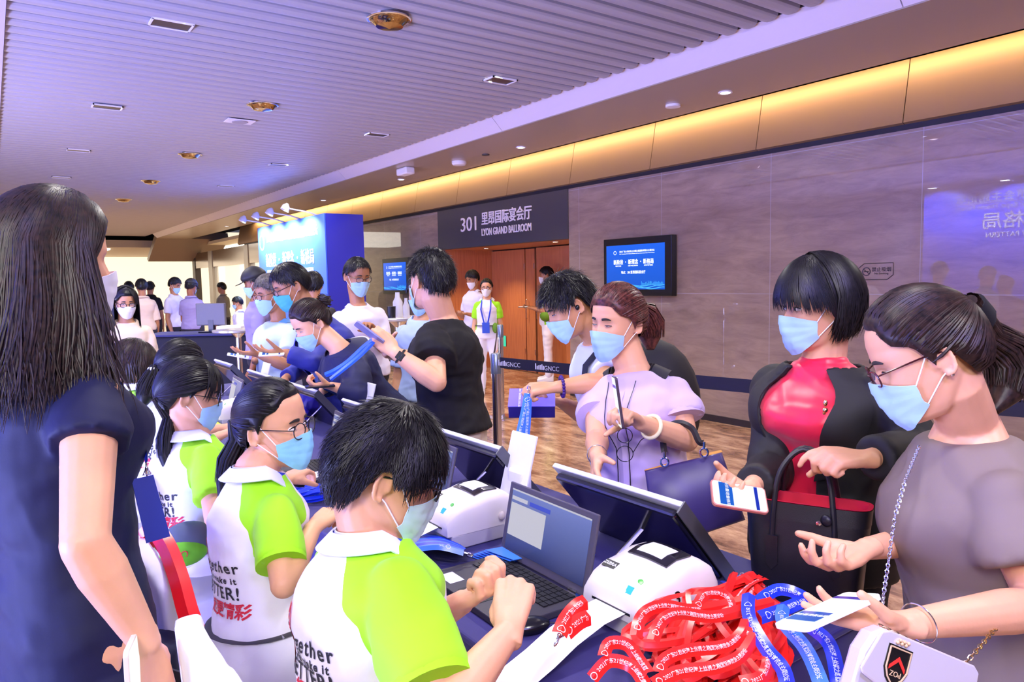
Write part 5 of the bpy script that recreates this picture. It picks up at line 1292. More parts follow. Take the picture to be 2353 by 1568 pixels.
trousers(c8, T, legs, mat('charcoal_trousers', '#221F2A', .8)); mask(H, c8); eyes(H, c8, True, False); glasses(H, c8, shape='square', w=.0018)
short_hair(H, c8, 'hair', 'grey', 30, 18, 6, -44, 1600, .011, .003, (.015, .025), (0, 0), 22)
DSC = 1.22; KS = 1.12
# =========================== man in white shirt with glasses standing behind
H = Head(P(821, 634, 4.6), dirv(821, -62), 16, 0, 1.0)
T = Torso(P(838, 845, 4.68), P(822, 702, 4.65), dirv(830, -155), .40, 1.0)
aR = dict(S=S_(T, 1), E=P(775, 800, 4.6), W=P(835, 790, 4.4), k=1.0); aL = dict(S=S_(T, -1), E=P(878, 800, 4.65), W=P(862, 765, 4.4), side=1, fd=P(850, 750, 4.35)-P(862, 765, 4.4), bn=dirv(860, 60), curl=(40, 40, 40, 40), k=1.0)
legs = standing_legs(T)
c9 = make_body('man in white short-sleeved shirt with dark glasses standing by the blue display', H, T, [aR, aL], 'tan', .006, True, legs)
tee(c9, T, [aR, aL], .68, mat('white_shirt', '#DCD8F2', .65, bump=.02, bscale=300), 'shirt', -.15, .014, .009, .004, 5, 6, sl=(.078, .076)); collar(c9, T, mat('white_shirt'), .05, .066, open_=.6)
trousers(c9, T, legs, mat('charcoal_trousers')); mask(H, c9); eyes(H, c9, True); glasses(H, c9, shape='square', w=.0018); short_hair(H, c9, 'hair', 'black', 40, 22, 8, -42, 1600, .011, .004, (.015, .025), (0, 0), 23)
DSC = 1.0; KS = 1.0
# =========================== simpler standing figures farther away
def figure(label, px, base_y, h, th, top, pants, skin='mid', hair='black', hs='short', vox=.010, pitch=10, mk='w', arms='down', pos=None, bodyth=None, vol=False, cap_=None, fr=.7, long_=False, topname='shirt', dx=0, glass=False):
    b = onz(px, base_y, 0) if pos is None else Vector(pos); b.z = 0; bt = th if bodyth is None else bodyth
    hd = b+Vector((0, 0, h*.925)); f = dirv(px, th); bf = dirv(px, bt); r = Vector((bf.y, -bf.x, 0))
    T = Torso(b+Vector((0, 0, h*.545)), b+Vector((0, 0, h*.825)), r, .38 if h > 1.65 else .345, h/1.72); H = Head(hd+f*.02, f, pitch, 0, h/1.72)
    A = []
    for sx in (-1, 1):
        S = S_(T, sx)
        if arms == 'down' or (arms == 'mix' and sx > 0): E = S+r*sx*.05-Vector((0, 0, .29)); W = E+bf*.08-Vector((0, 0, .24)); A.append(dict(S=S, E=E, W=W, side=-sx, fd=Vector((0, 0, -1))+bf*.2, bn=r*sx, curl=(20, 25, 30, 35)))
        else: E = S+r*sx*.04-Vector((0, 0, .28))+bf*.03; W = E+bf*.22+Vector((0, 0, .06))-r*sx*.08; A.append(dict(S=S, E=E, W=W, side=sx, fd=bf-r*sx*.2, bn=Vector((0, 0, -1)), curl=(40, 45, 50, 55)))
    legs = standing_legs(T); root = make_body(label, H, T, A, skin, vox, False, legs)
    if vol:
        sh = tee(root, T, A, .6, VOL, 'polo_shirt', -.2, .014, vox, .004, 3); set_zone(sh, vol_zone(T, A), Vector(root.location)); collar(root, T, VOLC, .05, .066)
    else: tee(root, T, A, fr, top, topname, -.1, .014, vox, .004, 3); collar(root, T, top, .045, .066)
    trousers(root, T, legs, pants, vox=.014); shoes(root, T, legs, WHITE if vol else BLACK)
    if mk: mask(H, root, MASKWH if mk == 'w' else MASKB, MASKWH)
    eyes(H, root, True, False)
    if glass: glasses(H, root, w=.002)
    if hs == 'short': short_hair(H, root, 'hair', hair, 30, 16, 4, -44, 500, .012, .005, (.02, .035), (0, 0), 3, .006)
    elif hs == 'tied': pony(H, root, (0, -1, .1), [H(0, -.13, -.02), H(0, -.14, -.06)], [.016, .022, .008], hair, 3, 40, 160, 20, w=.008)
    elif hs == 'long': bob(H, root, hair, 5, 220, -.34, 34, .012, (70, 290), .004, .018, 0, fr_n=30, fr_azr=(-70, -35), fr_el=50)
    if cap_:
        g = M(); line_ = lambda az: 12; cap(H, g, line_, .024, 0); g.grid(lambda u, v: H(.075*sin((u-.5)*2.4), .07+.085*v*cos((u-.5)*1.6)+.02*cos((u-.5)*2), .038-.012*v), 10, 4, thick=.004); g.build('cap', cap_, root)
    return root, T, H, A
CH = mat('charcoal_trousers'); WSH = mat('white_shirt'); GSH = mat('guard_shirt', '#8E82AE', .7); CSH = mat('cream_shirt', '#D9C2AE', .7)
r1, T1, H1, A1 = figure('man in white shirt with blue lanyard standing by the left ballroom door', 1094, 892, 1.70, -135, WSH, CH, 'tan', pitch=22, arms='up')
lanyard_neck(r1, T1)
r2, T2, H2, A2 = figure('volunteer woman in green and white polo with blue badge by the ballroom door', 1124, 906, 1.57, -98, None, WPANT, 'fair', hs='tied', pitch=5, vol=True, glass=True)
lanyard_neck(r2, T2)
m_ = M()
for sx in (-1, 1): m_.ribbon([T2.at(sx*.06, .06, .97), T2.at(sx*.065, .15, .7), T2.at(sx*.025, .155, .28)], [T2.f]*3, [.02]*3)
m_.build('lanyard_strap', LANY, r2); M().box(T2.at(0, .165, .14), (.10, .008, .14), Matrix((T2.r, T2.f, T2.up)).transposed()).build('badge', mat('badge_blue', '#3050C8', .4), r2, False)
ws_ = M(); ws_.tube([T2.at(cos(a)*.155, sin(a)*.135, .2) for a in [2*pi*i/24 for i in range(25)]], .02, 8, False, flat=.3, up=T2.up); ws_.build('waist_belt', mat('belt_dark'), r2)
wb = thing('waist_bag', 'small green waist bag worn by the volunteer woman at the ballroom door', 'bag', tuple(T2.at(-.14, .12, .1))); M().ell(T2.at(-.12, .125, .13), (.05, .035, .07)).build('bag_body', mat('waist_bag_green', '#5E8A14', .7), wb)
r3, T3, H3, A3 = figure('volunteer man in profile with green waist bag in front of the right ballroom door', 1262, 874, 1.74, 178, None, WPANT, 'tan', pitch=5, vol=True, arms='up')
wb = thing('waist_bag', 'green waist bag worn by the volunteer man in front of the right door', 'bag', tuple(T3.at(-.1, .0, .05))); M().ell(T3.at(-.17, .02, .10), (.10, .07, .09), Matrix((T3.f, T3.r, T3.up)).transposed()).build('bag_body', mat('waist_bag_green'), wb)
figure('security guard in dark cap and lilac-grey shirt behind the man in grey polo', 592, 0, 1.70, 178, GSH, CH, 'dark', cap_=mat('cap_dark', '#1C1A1E', .6), mk='b', pitch=18, pos=P(594, 700, 6.6), vox=.009)
figure('young woman with long black hair, glasses and white mask reading a purple leaflet', 288, 0, 1.55, -80, CSH, CH, 'mid', hs='long', mk='w', pitch=12, arms='up', pos=P(287, 700, 5.6), vox=.008, glass=True)
figure('man in cream shirt seen from behind, walking in the lobby', 330, 0, 1.68, 95, CSH, CH, 'tan', pos=P(328, 700, 11.4), mk=None, fr=.95)
figure('man with dark hair half hidden behind the long-haired woman in the lobby', 300, 0, 1.66, 100, CH, CH, 'dark', pos=P(299, 700, 13.5), mk=None)
figure('man in black seen from behind at the right of the man in cream', 346, 0, 1.66, 80, BT_, CH, 'tan', pos=P(347, 700, 14.5), mk=None)
figure('man in white shirt with black shoulder bag looking down beside the far desk', 400, 0, 1.70, -40, WSH, CH, 'tan', pos=P(402, 700, 12.0), pitch=22, mk='b', arms='mix')
figure('guard in cap and lilac-grey shirt seen from behind by the far desk', 437, 0, 1.66, 60, GSH, CH, 'dark', pos=P(440, 700, 11.6), pitch=20, mk='b', arms='up', cap_=mat('cap_dark'))
figure('distant person in grey behind the glass of the side room', 513, 0, 1.62, 150, mat('grey_coat', '#7A7466', .8), CH, 'tan', pos=P(513, 700, 16), mk=None, vox=.014)
figure('person in white shirt sitting low behind the cocktail table near the far desk', 550, 0, 1.36, 175, WSH, CH, 'tan', pos=P(549, 700, 12.0), pitch=15, mk='b', vox=.010)
figure('person in pale blue shirt half hidden behind the man in the black t-shirt', 968, 0, 1.60, -115, mat('pale_blue_shirt'), CH, 'mid', pos=P(972, 700, 4.4), pitch=15, mk='b', vox=.007)
figure('person behind the man in the blue suit, only hair showing', 722, 0, 1.66, 90, CH, CH, 'tan', pos=P(722, 700, 6.5), mk=None, vox=.010)
# ================================================================== THE REGISTRATION DESK AND WHAT STANDS ON IT
TZ = .75
CLOTH = mat('purple_tablecloth', '#211868', .75, bump=.03, bscale=300, sheen=.2)
t = thing('registration_desk', 'long registration desk under a dark purple tablecloth between volunteers and visitors', 'table', (-3.9, 1.25, 0))
m_ = M().prism([(-6.1, .82), (-.84, .82), (-.84, 1.69), (-2.35, 1.69), (-2.35, 1.58), (-6.1, 1.58)], .02, None, z0=TZ-.02); m_.build('table_top', CLOTH, t, False, bevel=.006)
rr = random.Random(2); m_ = M()
def skirtpts():
    c = [(-.85, .83), (-6.09, .83), (-6.09, 1.57), (-2.34, 1.57), (-2.34, 1.68), (-.85, 1.68)]; out = []
    for i in range(6):
        a = Vector((*c[i], 0)); b = Vector((*c[(i+1) % 6], 0)); n = int((b-a).length/.04); nn = Vector(((b-a).y, -(b-a).x, 0)).normalized()
        for k in range(n): out.append((a.lerp(b, k/n), nn, (k+i*7)))
    return out
sk = skirtpts()
m_.loft([[p+n*(.001+.010*q*sin(k*1.1)*(1 if 1 else 0))+Vector((0, 0, z)) for p, n, k in sk] for z, q in ((TZ-.004, 0), (TZ-.06, .2), (.4, .8), (.02, 1))], False)
m_.build('table_skirt', CLOTH, t)
# ---- white covered banquet chairs
COVER = mat('white_chair_cover', '#F1EFF8', .7, bump=.02, bscale=400, sheen=.2)
def make_chair(x, y, label):
    t = thing('covered_chair', label, 'chair', (x, y, 0), 'white covered banquet chairs')
    m_ = M(); n = 14; rings = []
    def bp(u, z):  # back panel, gently bowed
        return Vector((x+u, y-.27-.03*(1-(u/.22)**2)-.06*(z-.45), z))
    m_.grid(lambda a, b: (lambda u: bp(u, .30+(.62-.05*abs(u/.22)**3.5)*b))((a-.5)*2*(.215-.01*(1-b))), 20, 14, thick=.05)
    finish(remesh(m_, .010, 6), 'backrest_cover', COVER, t)
    m_ = M(); m_.box((x, y-.02, .455), (.43, .47, .08)); finish(remesh(m_, .012, 5), 'seat_cover', COVER, t)
    m_ = M()
    def sp(u, v):
        a = 2*pi*u; ca, sa = cos(a), sin(a); k = .215*(1-.10*sin(pi*v))
        q = abs(ca)**.25*(1 if ca > 0 else -1), abs(sa)**.25*(1 if sa > 0 else -1); return Vector((x+q[0]*k, y-.02+q[1]*k*1.07, .46*(1-v)+.0))
    m_.grid(sp, 40, 8); m_.build('skirt_cover', COVER, t)
    return t
ch0 = make_chair(-1.33, .56, 'white covered chair of the nearest volunteer boy, its back edge in front')
CX = [(-1.93, .56, 'white covered chair with the red strap over its back'), (-2.72, .56, 'white covered chair under the girl with the green waist bag'), (-3.35, .56, 'white covered chair under the girl with the white flower tie'), (-3.95, .56, 'white covered chair at the far end of the volunteer row')]
for x, y, lb in CX:
    r = ch0.copy(); COL.objects.link(r); r.location = (x, y, 0); r['label'] = lb
    for c in list(ch0.children):
        q = c.copy(); COL.objects.link(q); q.parent = r
# red strap over the chair back
t = thing('red_strap', 'glossy red ribbon looped over the back of the second white chair', 'ribbon', (-2.05, .25, .5))
RS = mat('red_ribbon', '#E4141E', .3)
def rib(pts, w, m_, up=None, seg=6):
    P_ = []
    for i in range(len(pts)-1):
        p0 = Vector(pts[max(i-1, 0)]); p1 = Vector(pts[i]); p2 = Vector(pts[i+1]); p3 = Vector(pts[min(i+2, len(pts)-1)])
        for k in range(seg):
            t_ = k/seg; P_.append(.5*((2*p1)+(p2-p0)*t_+(2*p0-5*p1+4*p2-p3)*t_*t_+(3*p1-p0-3*p2+p3)*t_**3))
    P_.append(Vector(pts[-1])); N_ = []
    for i, p in enumerate(P_):
        tt = (P_[min(i+1, len(P_)-1)]-P_[max(i-1, 0)]).normalized()
        u = Vector(up(i/(len(P_)-1)) if callable(up) else (up or (CAM-p))); N_.append((u-tt*u.dot(tt)).normalized())
    m_.ribbon(P_, N_, [w]*len(P_)); return P_, N_
for k, (a, b) in enumerate((((352, 1222, 1.80), (372, 1250, 1.75)), ((338, 1240, 1.80), (352, 1262, 1.76)))):
    pass
m_ = M(); rib([P(330, 1235, 1.82), P(352, 1218, 1.80), P(380, 1250, 1.72), P(408, 1320, 1.62), P(430, 1400, 1.55), P(447, 1450, 1.52)], .042, m_); rib([P(332, 1262, 1.82), P(355, 1240, 1.80), P(378, 1262, 1.74)], .03, m_); rib([P(352, 1300, 1.86), P(368, 1380, 1.80), P(390, 1470, 1.72), P(415, 1568, 1.62)], .03, m_)
m_.build('ribbon', RS, t)
tag(M().grid(lambda u, v: P(382+38*u+12*v, 1532+12*u+60*v, 1.46), 4, 4, thick=.006).build('dark_badge_holder', [mat('badge_edge', '#1B1B22', .3)], None, False), 'black and white badge card at the lower end of the red ribbon', 'badge')
# ---- laptops
LG = mat('laptop_graphite', '#3E3B42', .5, .2); KEY = mat('laptop_keys', '#141318', .5); LBEZ = mat('laptop_bezel', '#4A4654', .45); LWIN = mat('screen_window', (0, 0, 0), .4, emit='#C9C8D4', es=.85); LBAR = mat('screen_bar', (0, 0, 0), .4, emit='#3C4FC8', es=.9)
LSC = screen_mat('laptop_screen', '#32386A', '#6F7FC6', .9)
def laptop(hl, hr, label, tilt=14, detail=True, d=.235, h=.215, base=TZ):
    hl = Vector(hl); hr = Vector(hr); hl.z = hr.z = base+.022; c = (hl+hr)/2; x = (hr-hl).normalized(); w = (hr-hl).length; y = Vector((0, 0, 1)).cross(x)
    t = thing('laptop', label, 'laptop', (c.x, c.y, base), 'laptops on the registration desk')
    F = Matrix(((x.x, y.x, 0, c.x), (x.y, y.y, 0, c.y), (0, 0, 1, base), (0, 0, 0, 1)))
    M().bb((-w/2, -d, .002), (w/2, .0, .020)).xf(F).build('base', LG, t, False, bevel=.003)
    k = M(); kw = w*.86/14
    for r_ in range(6):
        for q in range(14):
            if r_ == 0 and 3 < q < 9: continue
            k.bb((-w*.43+q*kw+.0015, -d*.47+r_*.0165-.035+.04, .0202), (-w*.43+(q+1)*kw-.0015, -d*.47+r_*.0165-.035+.04+.0140, .0235))
    k.bb((-w*.43+4*kw, -d*.47+.005, .0202), (-w*.43+9*kw, -d*.47+.019, .0235))
    k.xf(F).build('keyboard', KEY, t, False)
    M().bb((-.05, -d*.93, .020), (.05, -d*.66, .0208)).xf(F).build('touchpad', KEY, t, False)
    a = radians(tilt); S = F @ Matrix.Translation((0, .004, .022)) @ Matrix.Rotation(-a, 4, 'X')
    lid = M().bb((-w/2, -.001, 0), (w/2, .008, h)).xf(S).build('screen_lid', LBEZ, t, False, bevel=.003)
    M().bb((-w*.45, -.0025, h*.11), (w*.45, -.0012, h*.92)).xf(S).build('display', LSC, lid, False)
    sm = M().bb((-w*.44, -.0035, h*.30), (-w*.02, -.0026, h*.74)).bb((-w*.45, -.0035, h*.905), (w*.45, -.0026, h*.925)).bb((-w*.44, -.0035, h*.78), (-w*.25, -.0026, h*.83)); sm.xf(S).build('screen_window', LWIN, lid, False)
    M().bb((-w*.22, -.0035, h*.775), (w*.02, -.0026, h*.83)).xf(S).build('screen_buttons', LBAR, lid, False)
    if detail:
        text('Lenovo', .012, S @ Matrix.Translation((-w*.40, -.0016, h*.055)) @ Matrix.Rotation(pi/2, 4, 'X'), 'maker_lettering', CHROME, lid, .0003)
        for sx in (-1, 1): M().bb((sx*w*.36-.016, -.004, -.006), (sx*w*.36+.016, .006, .008)).xf(S).build('hinge', CHROME, t, False)
        M().bb((-w*.41, -d*.92, .020), (-w*.24, -d*.74, .0204)).xf(F).build('asset_sticker', WHITE, t, False)
    return t
l1 = laptop(onz(1147, 1270, TZ+.022), onz(1345, 1378, TZ+.022), 'open graphite laptop in front of the nearest volunteer boy', 12, h=.205)
laptop((-2.42, 1.22, 0), (-2.08, 1.20, 0), 'open laptop whose screen shows behind the head of the nearest boy', 14, False)
laptop((-3.08, 1.17, 0), (-2.73, 1.14, 0), 'open laptop the girl with round glasses is typing on', 14, False)
laptop((-4.75, 1.17, 0), (-4.42, 1.14, 0), 'open laptop next to the farther white label printer', 14, False)
# ---- tilted touch displays seen from behind
MW = mat('monitor_white_edge', '#DADCE6', .3, .3); MD = mat('monitor_dark_back', '#12121C', .12, 0, .6, coat=.5); MSIDE = mat('monitor_grey_side', '#55565E', .4, .3)
def display(xr, label, y0=1.54, y1=1.335, w=.50, ztop=.992):
    t = thing('touch_display', label, 'display', (xr-w/2, 1.45, TZ), 'tilted touch displays')
    A = Vector((xr-w, y0, TZ+.004)); Bv = Vector((xr, y0, TZ+.004)); C_ = Vector((xr, y1, ztop)); D = Vector((xr-w, y1, ztop)); u = (C_-Bv).normalized(); n = Vector((1, 0, 0)).cross(u)  # out of the underside / toward the volunteers
    if n.y > 0: n = -n
    th = .028
    def quad(a, b, c, d, o0, o1): return [[a+n*o0, b+n*o0, c+n*o0, d+n*o0], [a+n*o1, b+n*o1, c+n*o1, d+n*o1]]
    sh = M().loft(quad(A, Bv, C_, D, -.012, .004)).build('screen_frame', MW, t, False, bevel=.003)
    ins = .018; x = Vector((1, 0, 0))
    M().loft(quad(A+x*ins+u*ins, Bv-x*ins+u*ins, C_-x*ins-u*ins, D+x*ins-u*ins, .004, th)).build('rear_shell', MD, t, False, bevel=.008)
    M().loft(quad(A+x*.004+u*.004, Bv-x*.004+u*.004, C_-x*.004-u*.012, D+x*.004-u*.012, -.0125, -.0135)).build('touch_glass', screen_mat('touch_slide', '#1638A8', '#2A6BE0', .8), t, False)
    M().loft(quad(Bv-x*.002, Bv+x*.003, C_+x*.003, C_-x*.002, -.013, th*.8)).build('side_strip', MSIDE, t, False)
    q0 = Vector((xr-w*.42, y1+.10, ztop-.12)); q1 = Vector((xr-w*.50, y1-.02, TZ+.004))
    M().tube([q0, q0.lerp(q1, .5), q1], .012, 8, flat=.4).build('kickstand', CHROME, t)
    return t
nm = ['nearest, behind the label printer marked 3', 'second, behind the head of the nearest boy', 'third, its corner by the hair of the nearest boy', 'fourth, behind the girl with round glasses', 'fifth, beside the small white stand', 'farthest, behind the two heads']
for i, x in enumerate((-1.156, -1.933, -2.765, -3.587, -4.339, -5.20)): display(x, 'tilted touch display with white edge, ' + nm[i])
# ---- white scanner stands
SW = mat('stand_white', '#E6E6F2', .4)
def qr_stand(x, y, s, label):
    t = thing('scanner_stand', label, 'stand', (x, y, TZ), 'white scanner stands')
    M().bb((x-.05*s, y-.05*s, TZ+.001), (x+.05*s, y+.06*s, TZ+.015)).build('foot', SW, t, False, bevel=.003)
    M().loft([[Vector((x+a*s, y+b*s+.01, z)) for a, b in ((-.045, -.03), (.045, -.03), (.045, .02), (-.045, .02))] for z in (TZ+.012, TZ+.13*s, TZ+.20*s)]).build('holder', SW, t, False, bevel=.01)
    M().loft([[Vector((x-.075*s, y-.03, TZ+.10*s)), Vector((x+.075*s, y-.03, TZ+.10*s)), Vector((x+.075*s, y+.03*s, TZ+.325*s)), Vector((x-.075*s, y+.03*s, TZ+.325*s))], [Vector((x-.075*s, y-.022, TZ+.10*s)), Vector((x+.075*s, y-.022, TZ+.10*s)), Vector((x+.075*s, y+.03*s+.008, TZ+.325*s)), Vector((x-.075*s, y+.03*s+.008, TZ+.325*s))]]).build('panel', SW, t, False, bevel=.002)
qr_stand(-1.88, 1.37, .90, 'white upright panel stand between the two nearest touch displays')
qr_stand(-3.46, 1.55, .85, 'white upright panel stand above the head of the girl with round glasses')
qr_stand(-4.55, 1.35, .95, 'white upright panel stand beside the purple scarf at the far desk')
# ---- label printers
PW = mat('printer_white', '#DEDAD6', .4); PG = mat('printer_grey_base', '#C2BFC2', .5); PDK = mat('printer_window', '#1A1820', .12, coat=.5); PAP = mat('label_paper', '#F6F5F8', .6)
def printer(cx, fy, label, num=None, wmat=None):
    t = thing('label_printer', label, 'printer', (cx, fy+.13, TZ), 'white label printers'); w = .098; L = .26
    pr = [(0, .095), (.02, .118), (.06, .134), (.11, .140), (.15, .150), (.20, .148), (.245, .128), (.26, .10)]
    def top(y):
        for (a, b), (c, d) in zip(pr, pr[1:]):
            if y <= c: return b+(d-b)*(y-a)/(c-a)
        return pr[-1][1]
    rings = []
    N = 22
    for i in range(N+1):
        y = L*i/N; h = top(y); e = w*(1-.06*(abs(i/N-.5)*2)**4)
        prof = [(-e, .045), (-e, h*.62), (-e*.97, h*.82), (-e*.86, h*.955), (-e*.55, h*1.0), (0, h*1.015), (e*.55, h*1.0), (e*.86, h*.955), (e*.97, h*.82), (e, h*.62), (e, .045)]
        rings.append([Vector((cx+a, fy+y, TZ+b)) for a, b in prof])
    M().loft(rings).build('upper_shell', wmat or PW, t, angle=50)
    M().loft([[Vector((cx+a*.985, fy+y, TZ+z)) for a, y in ((-w, .012), (w, .012), (w, L-.006), (-w, L-.006))] for z in (.002, .046)]).build('base', PG, t, False, bevel=.004)
    M().grid(lambda u, v: Vector((cx+w*.62*(2*u-1), fy+.115+.085*v, TZ+top(.115+.085*v)*1.012+.004*sin(pi*u)+.0015)), 14, 10, thick=.003).build('roll_window', PDK, t)
    M().grid(lambda u, v: Vector((cx-.005+w*.40*(2*u-1), fy+.128+.058*v, TZ+top(.128+.058*v)*1.012+.004*sin(pi*(u*.65+.17))+.003)), 10, 6, thick=.001).build('paper_sticker', PAP, t)
    text('ZEBRA', .013, frame((cx-w*.55, fy+.052, TZ+top(.052)*1.0+.0018), (1, 0, 0), (0, -.45, 1)), 'maker_lettering', INKW, M().box((cx-w*.55, fy+.052, TZ+top(.052)), (.040, .022, .003), Matrix.Rotation(.42, 3, 'X')).build('maker_plate', BLACK, t, False), .0003)
    M().lathe([(.009, 0), (.009, .004), (.001, .005)], (cx+w*.52, fy+.042, TZ+top(.042)*.965), 16, Matrix.Rotation(.5, 3, 'X')).build('feed_button', mat('green_button', '#3FAE3A', .3), t)
    M().box((cx+w*.45, fy+.016, TZ+.1115), (.018, .018, .003), Matrix.Rotation(.85, 3, 'X')).build('energy_sticker', mat('cyan_sticker', '#2FB8C8', .4), t, False)
    M().bb((cx-w*.62, fy-.0015, TZ+.062), (cx+w*.62, fy+.003, TZ+.067)).build('paper_slot', BLACK, t, False)
    M().ell((cx+w+.004, fy+.19, TZ+.075), (.008, .012, .014)).build('release_latch', mat('latch_cream', '#E4D8CC', .4), t)
    if num: text(num, .045, frame((cx+w+.0008, fy+.11, TZ+.085), (.1, 1, 0), (1, 0, 0)), 'hand_number', BLACK, t, .0004)
    return t
def strip(pts, w, label, ax=Vector((1, 0, 0)), wd=False):
    m_ = M(); n = len(pts); vs = []
    for p in pts: vs += [Vector(p)-ax*w/2, Vector(p)+ax*w/2]
    m_.add(vs, [(2*i, 2*i+1, 2*i+3, 2*i+2) for i in range(n-1)]); o = m_.build('label_strip', PAP); tag(o, label, 'paper'); return o
printer(-1.145, 1.085, 'white label printer with a handwritten 3, nearest, beside the red lanyards', '3')
strip([(-1.145, 1.085, TZ+.064), (-1.143, 1.02, TZ+.060), (-1.14, .94, TZ+.040), (-1.13, .87, TZ+.020), (-1.12, .80, TZ+.006), (-1.115, .77, TZ-.02), (-1.11, .755, TZ-.10)], .095, 'long blank paper label strip curling out of the nearest printer')
printer(-1.885, 1.045, 'white label printer behind the blue lanyards, in front of the face mask of the boy', wmat=mat('printer_cream', '#EAE4D8', .4))
strip([(-1.885, 1.045, TZ+.064), (-1.90, .99, TZ+.045), (-1.92, .93, TZ+.020), (-1.95, .88, TZ+.008), (-1.98, .85, TZ+.004)], .085, 'short paper strip drooping from the second printer toward the boy')
printer(-2.66, 1.05, 'white label printer half hidden behind the hair of the nearest boy', wmat=MATS['stand_white'])
strip([(-2.66, 1.05, TZ+.064), (-2.67, .98, TZ+.062), (-2.69, .90, TZ+.055), (-2.70, .86, TZ+.05)], .085, 'straight paper strip from the printer beside the glasses girl')
printer(-4.30, 1.0, 'cream label printer between the heads of two volunteer girls', wmat=mat('printer_cream', '#EAE4D8', .4))
tag(M().bb((-4.52, .90, TZ+.001), (-4.10, 1.0, TZ+.03)).build('yellow_folder', mat('yellow_green_plastic', '#D8E820', .5), None, False, bevel=.005), 'bright yellow folder in front of the cream printer by resting hands', 'folder')
# ---- mice
def mouse(p, label):
    t = thing('computer_mouse', label, 'mouse', tuple(p)); p = Vector(p)
    M().ell(p+Vector((0, 0, .014)), (.031, .054, .018), Matrix.Rotation(-.3, 3, 'Z'), 20, 12).build('shell', mat('mouse_black', '#15141A', .2), t)
    M().tube([p+Vector((.01, .05, .01)), p+Vector((.06, .12, .004)), p+Vector((.10, .20, .004)), p+Vector((.05, .30, .004))], .002, 6).build('cable', BLACK, t)
mouse(onz(1213, 1452, TZ), 'black computer mouse at the front right corner of the nearest laptop')
mouse(onz(925, 1228, TZ), 'black computer mouse under the paper strip of the second printer')
tag(M().tube([(-1.70, 1.30, .85), (-1.66, 1.34, .87), (-1.60, 1.36, .84), (-1.58, 1.38, .76), (-1.5, 1.36, .756)], .003, 8).build('network_cable', mat('cable_blue', '#4A78F0', .4)), 'light blue cable hanging behind the second label printer', 'cable')
# ---- lanyard heaps
SKM = [LANR, LANY]
def clip_geo(p, d, m_):
    d = Vector(d).normalized(); x = d.orthogonal().normalized(); p = Vector(p)
    m_.ell(p, (.004, .004, .004)); m_.tube([p, p+d*.012], .0028, 6); q = p+d*.012
    m_.tube([q+x*cos(a)*.005+d*(.008+sin(a)*.009) for a in [2*pi*i/10 for i in range(11)]], .0014, 5, False)
def printed(P_, N_, w, out, a, b, sz):
    """forum lettering along a ribbon between parameters a and b"""
    n = len(P_)-1
    L = [0]
    for i in range(n): L.append(L[-1]+(P_[i+1]-P_[i]).length)
    tot = L[-1]
    vs, fs = TXT; w0 = max(v.x for v in vs)-min(v.x for v in vs); k = sz/.1
    s0 = a*tot; keep = []
    def at(s):
        for i in range(n):
            if L[i+1] >= s or i == n-1:
                t_ = (s-L[i])/max(1e-6, L[i+1]-L[i]); p = P_[i].lerp(P_[i+1], t_); d = (P_[i+1]-P_[i]).normalized(); nn = N_[i].lerp(N_[i+1], t_).normalized(); return p, d, nn
    o = []
    for v in vs:
        s = s0+(v.x+w0/2)*k
        if s > min(tot, b*tot): o.append(None); continue
        p, d, nn = at(s); sd = nn.cross(d).normalized(); off = abs(v.y*k)/(w/2)
        o.append(p+sd*v.y*k+nn*(w*.25*(1-off)+.0012))
    f2 = [f for f in fs if all(o[i] is not None for i in f)]; idx = {i: j for j, i in enumerate(sorted({i for f in f2 for i in f}))}
    if f2: out.add([o[i] for i in sorted(idx)], [tuple(idx[i] for i in f) for f in f2])
TXT = text_geo('2021广东21世纪海上丝绸之路国际博览会主题论坛', .1, 0, .001, 1)
_v, _f = ring2(.055, .07, 14, (min(v.x for v in TXT[0])-.12, 0)); _k = len(TXT[0]); TXT = (TXT[0]+[Vector(v) for v in _v], TXT[1]+[tuple(i+_k for i in f) for f in _f])
def heap_loop(pts, w, mt, pm, label, group, clip=True, pr=(.05, .6), up=None, name='lanyard'):
    t = thing(name, label, 'lanyard', tuple(Vector(pts[0])), group)
    m_ = M(); P_, N_ = rib(pts, w, m_, up); m_.build('ribbon', mt, t)
    o = M(); printed(P_, N_, w, o, pr[0], pr[1], w*.40)
    if o.v: o.build('ribbon_print', pm, t, False)
    if clip: c = M(); clip_geo(P_[0], P_[0]-P_[3], c); c.build('clip', CHROME, t)
    return t
RPM = mat('red_print', '#FFDCD8', .5); BPM = mat('blue_print', '#D8E4FF', .5)
LR = mat('lanyard_satin_red', '#EE2420', .28); LB = mat('lanyard_satin_blue', '#1E3AD0', .25); LB2 = mat('lanyard_satin_light_blue', '#3F78EE', .25)
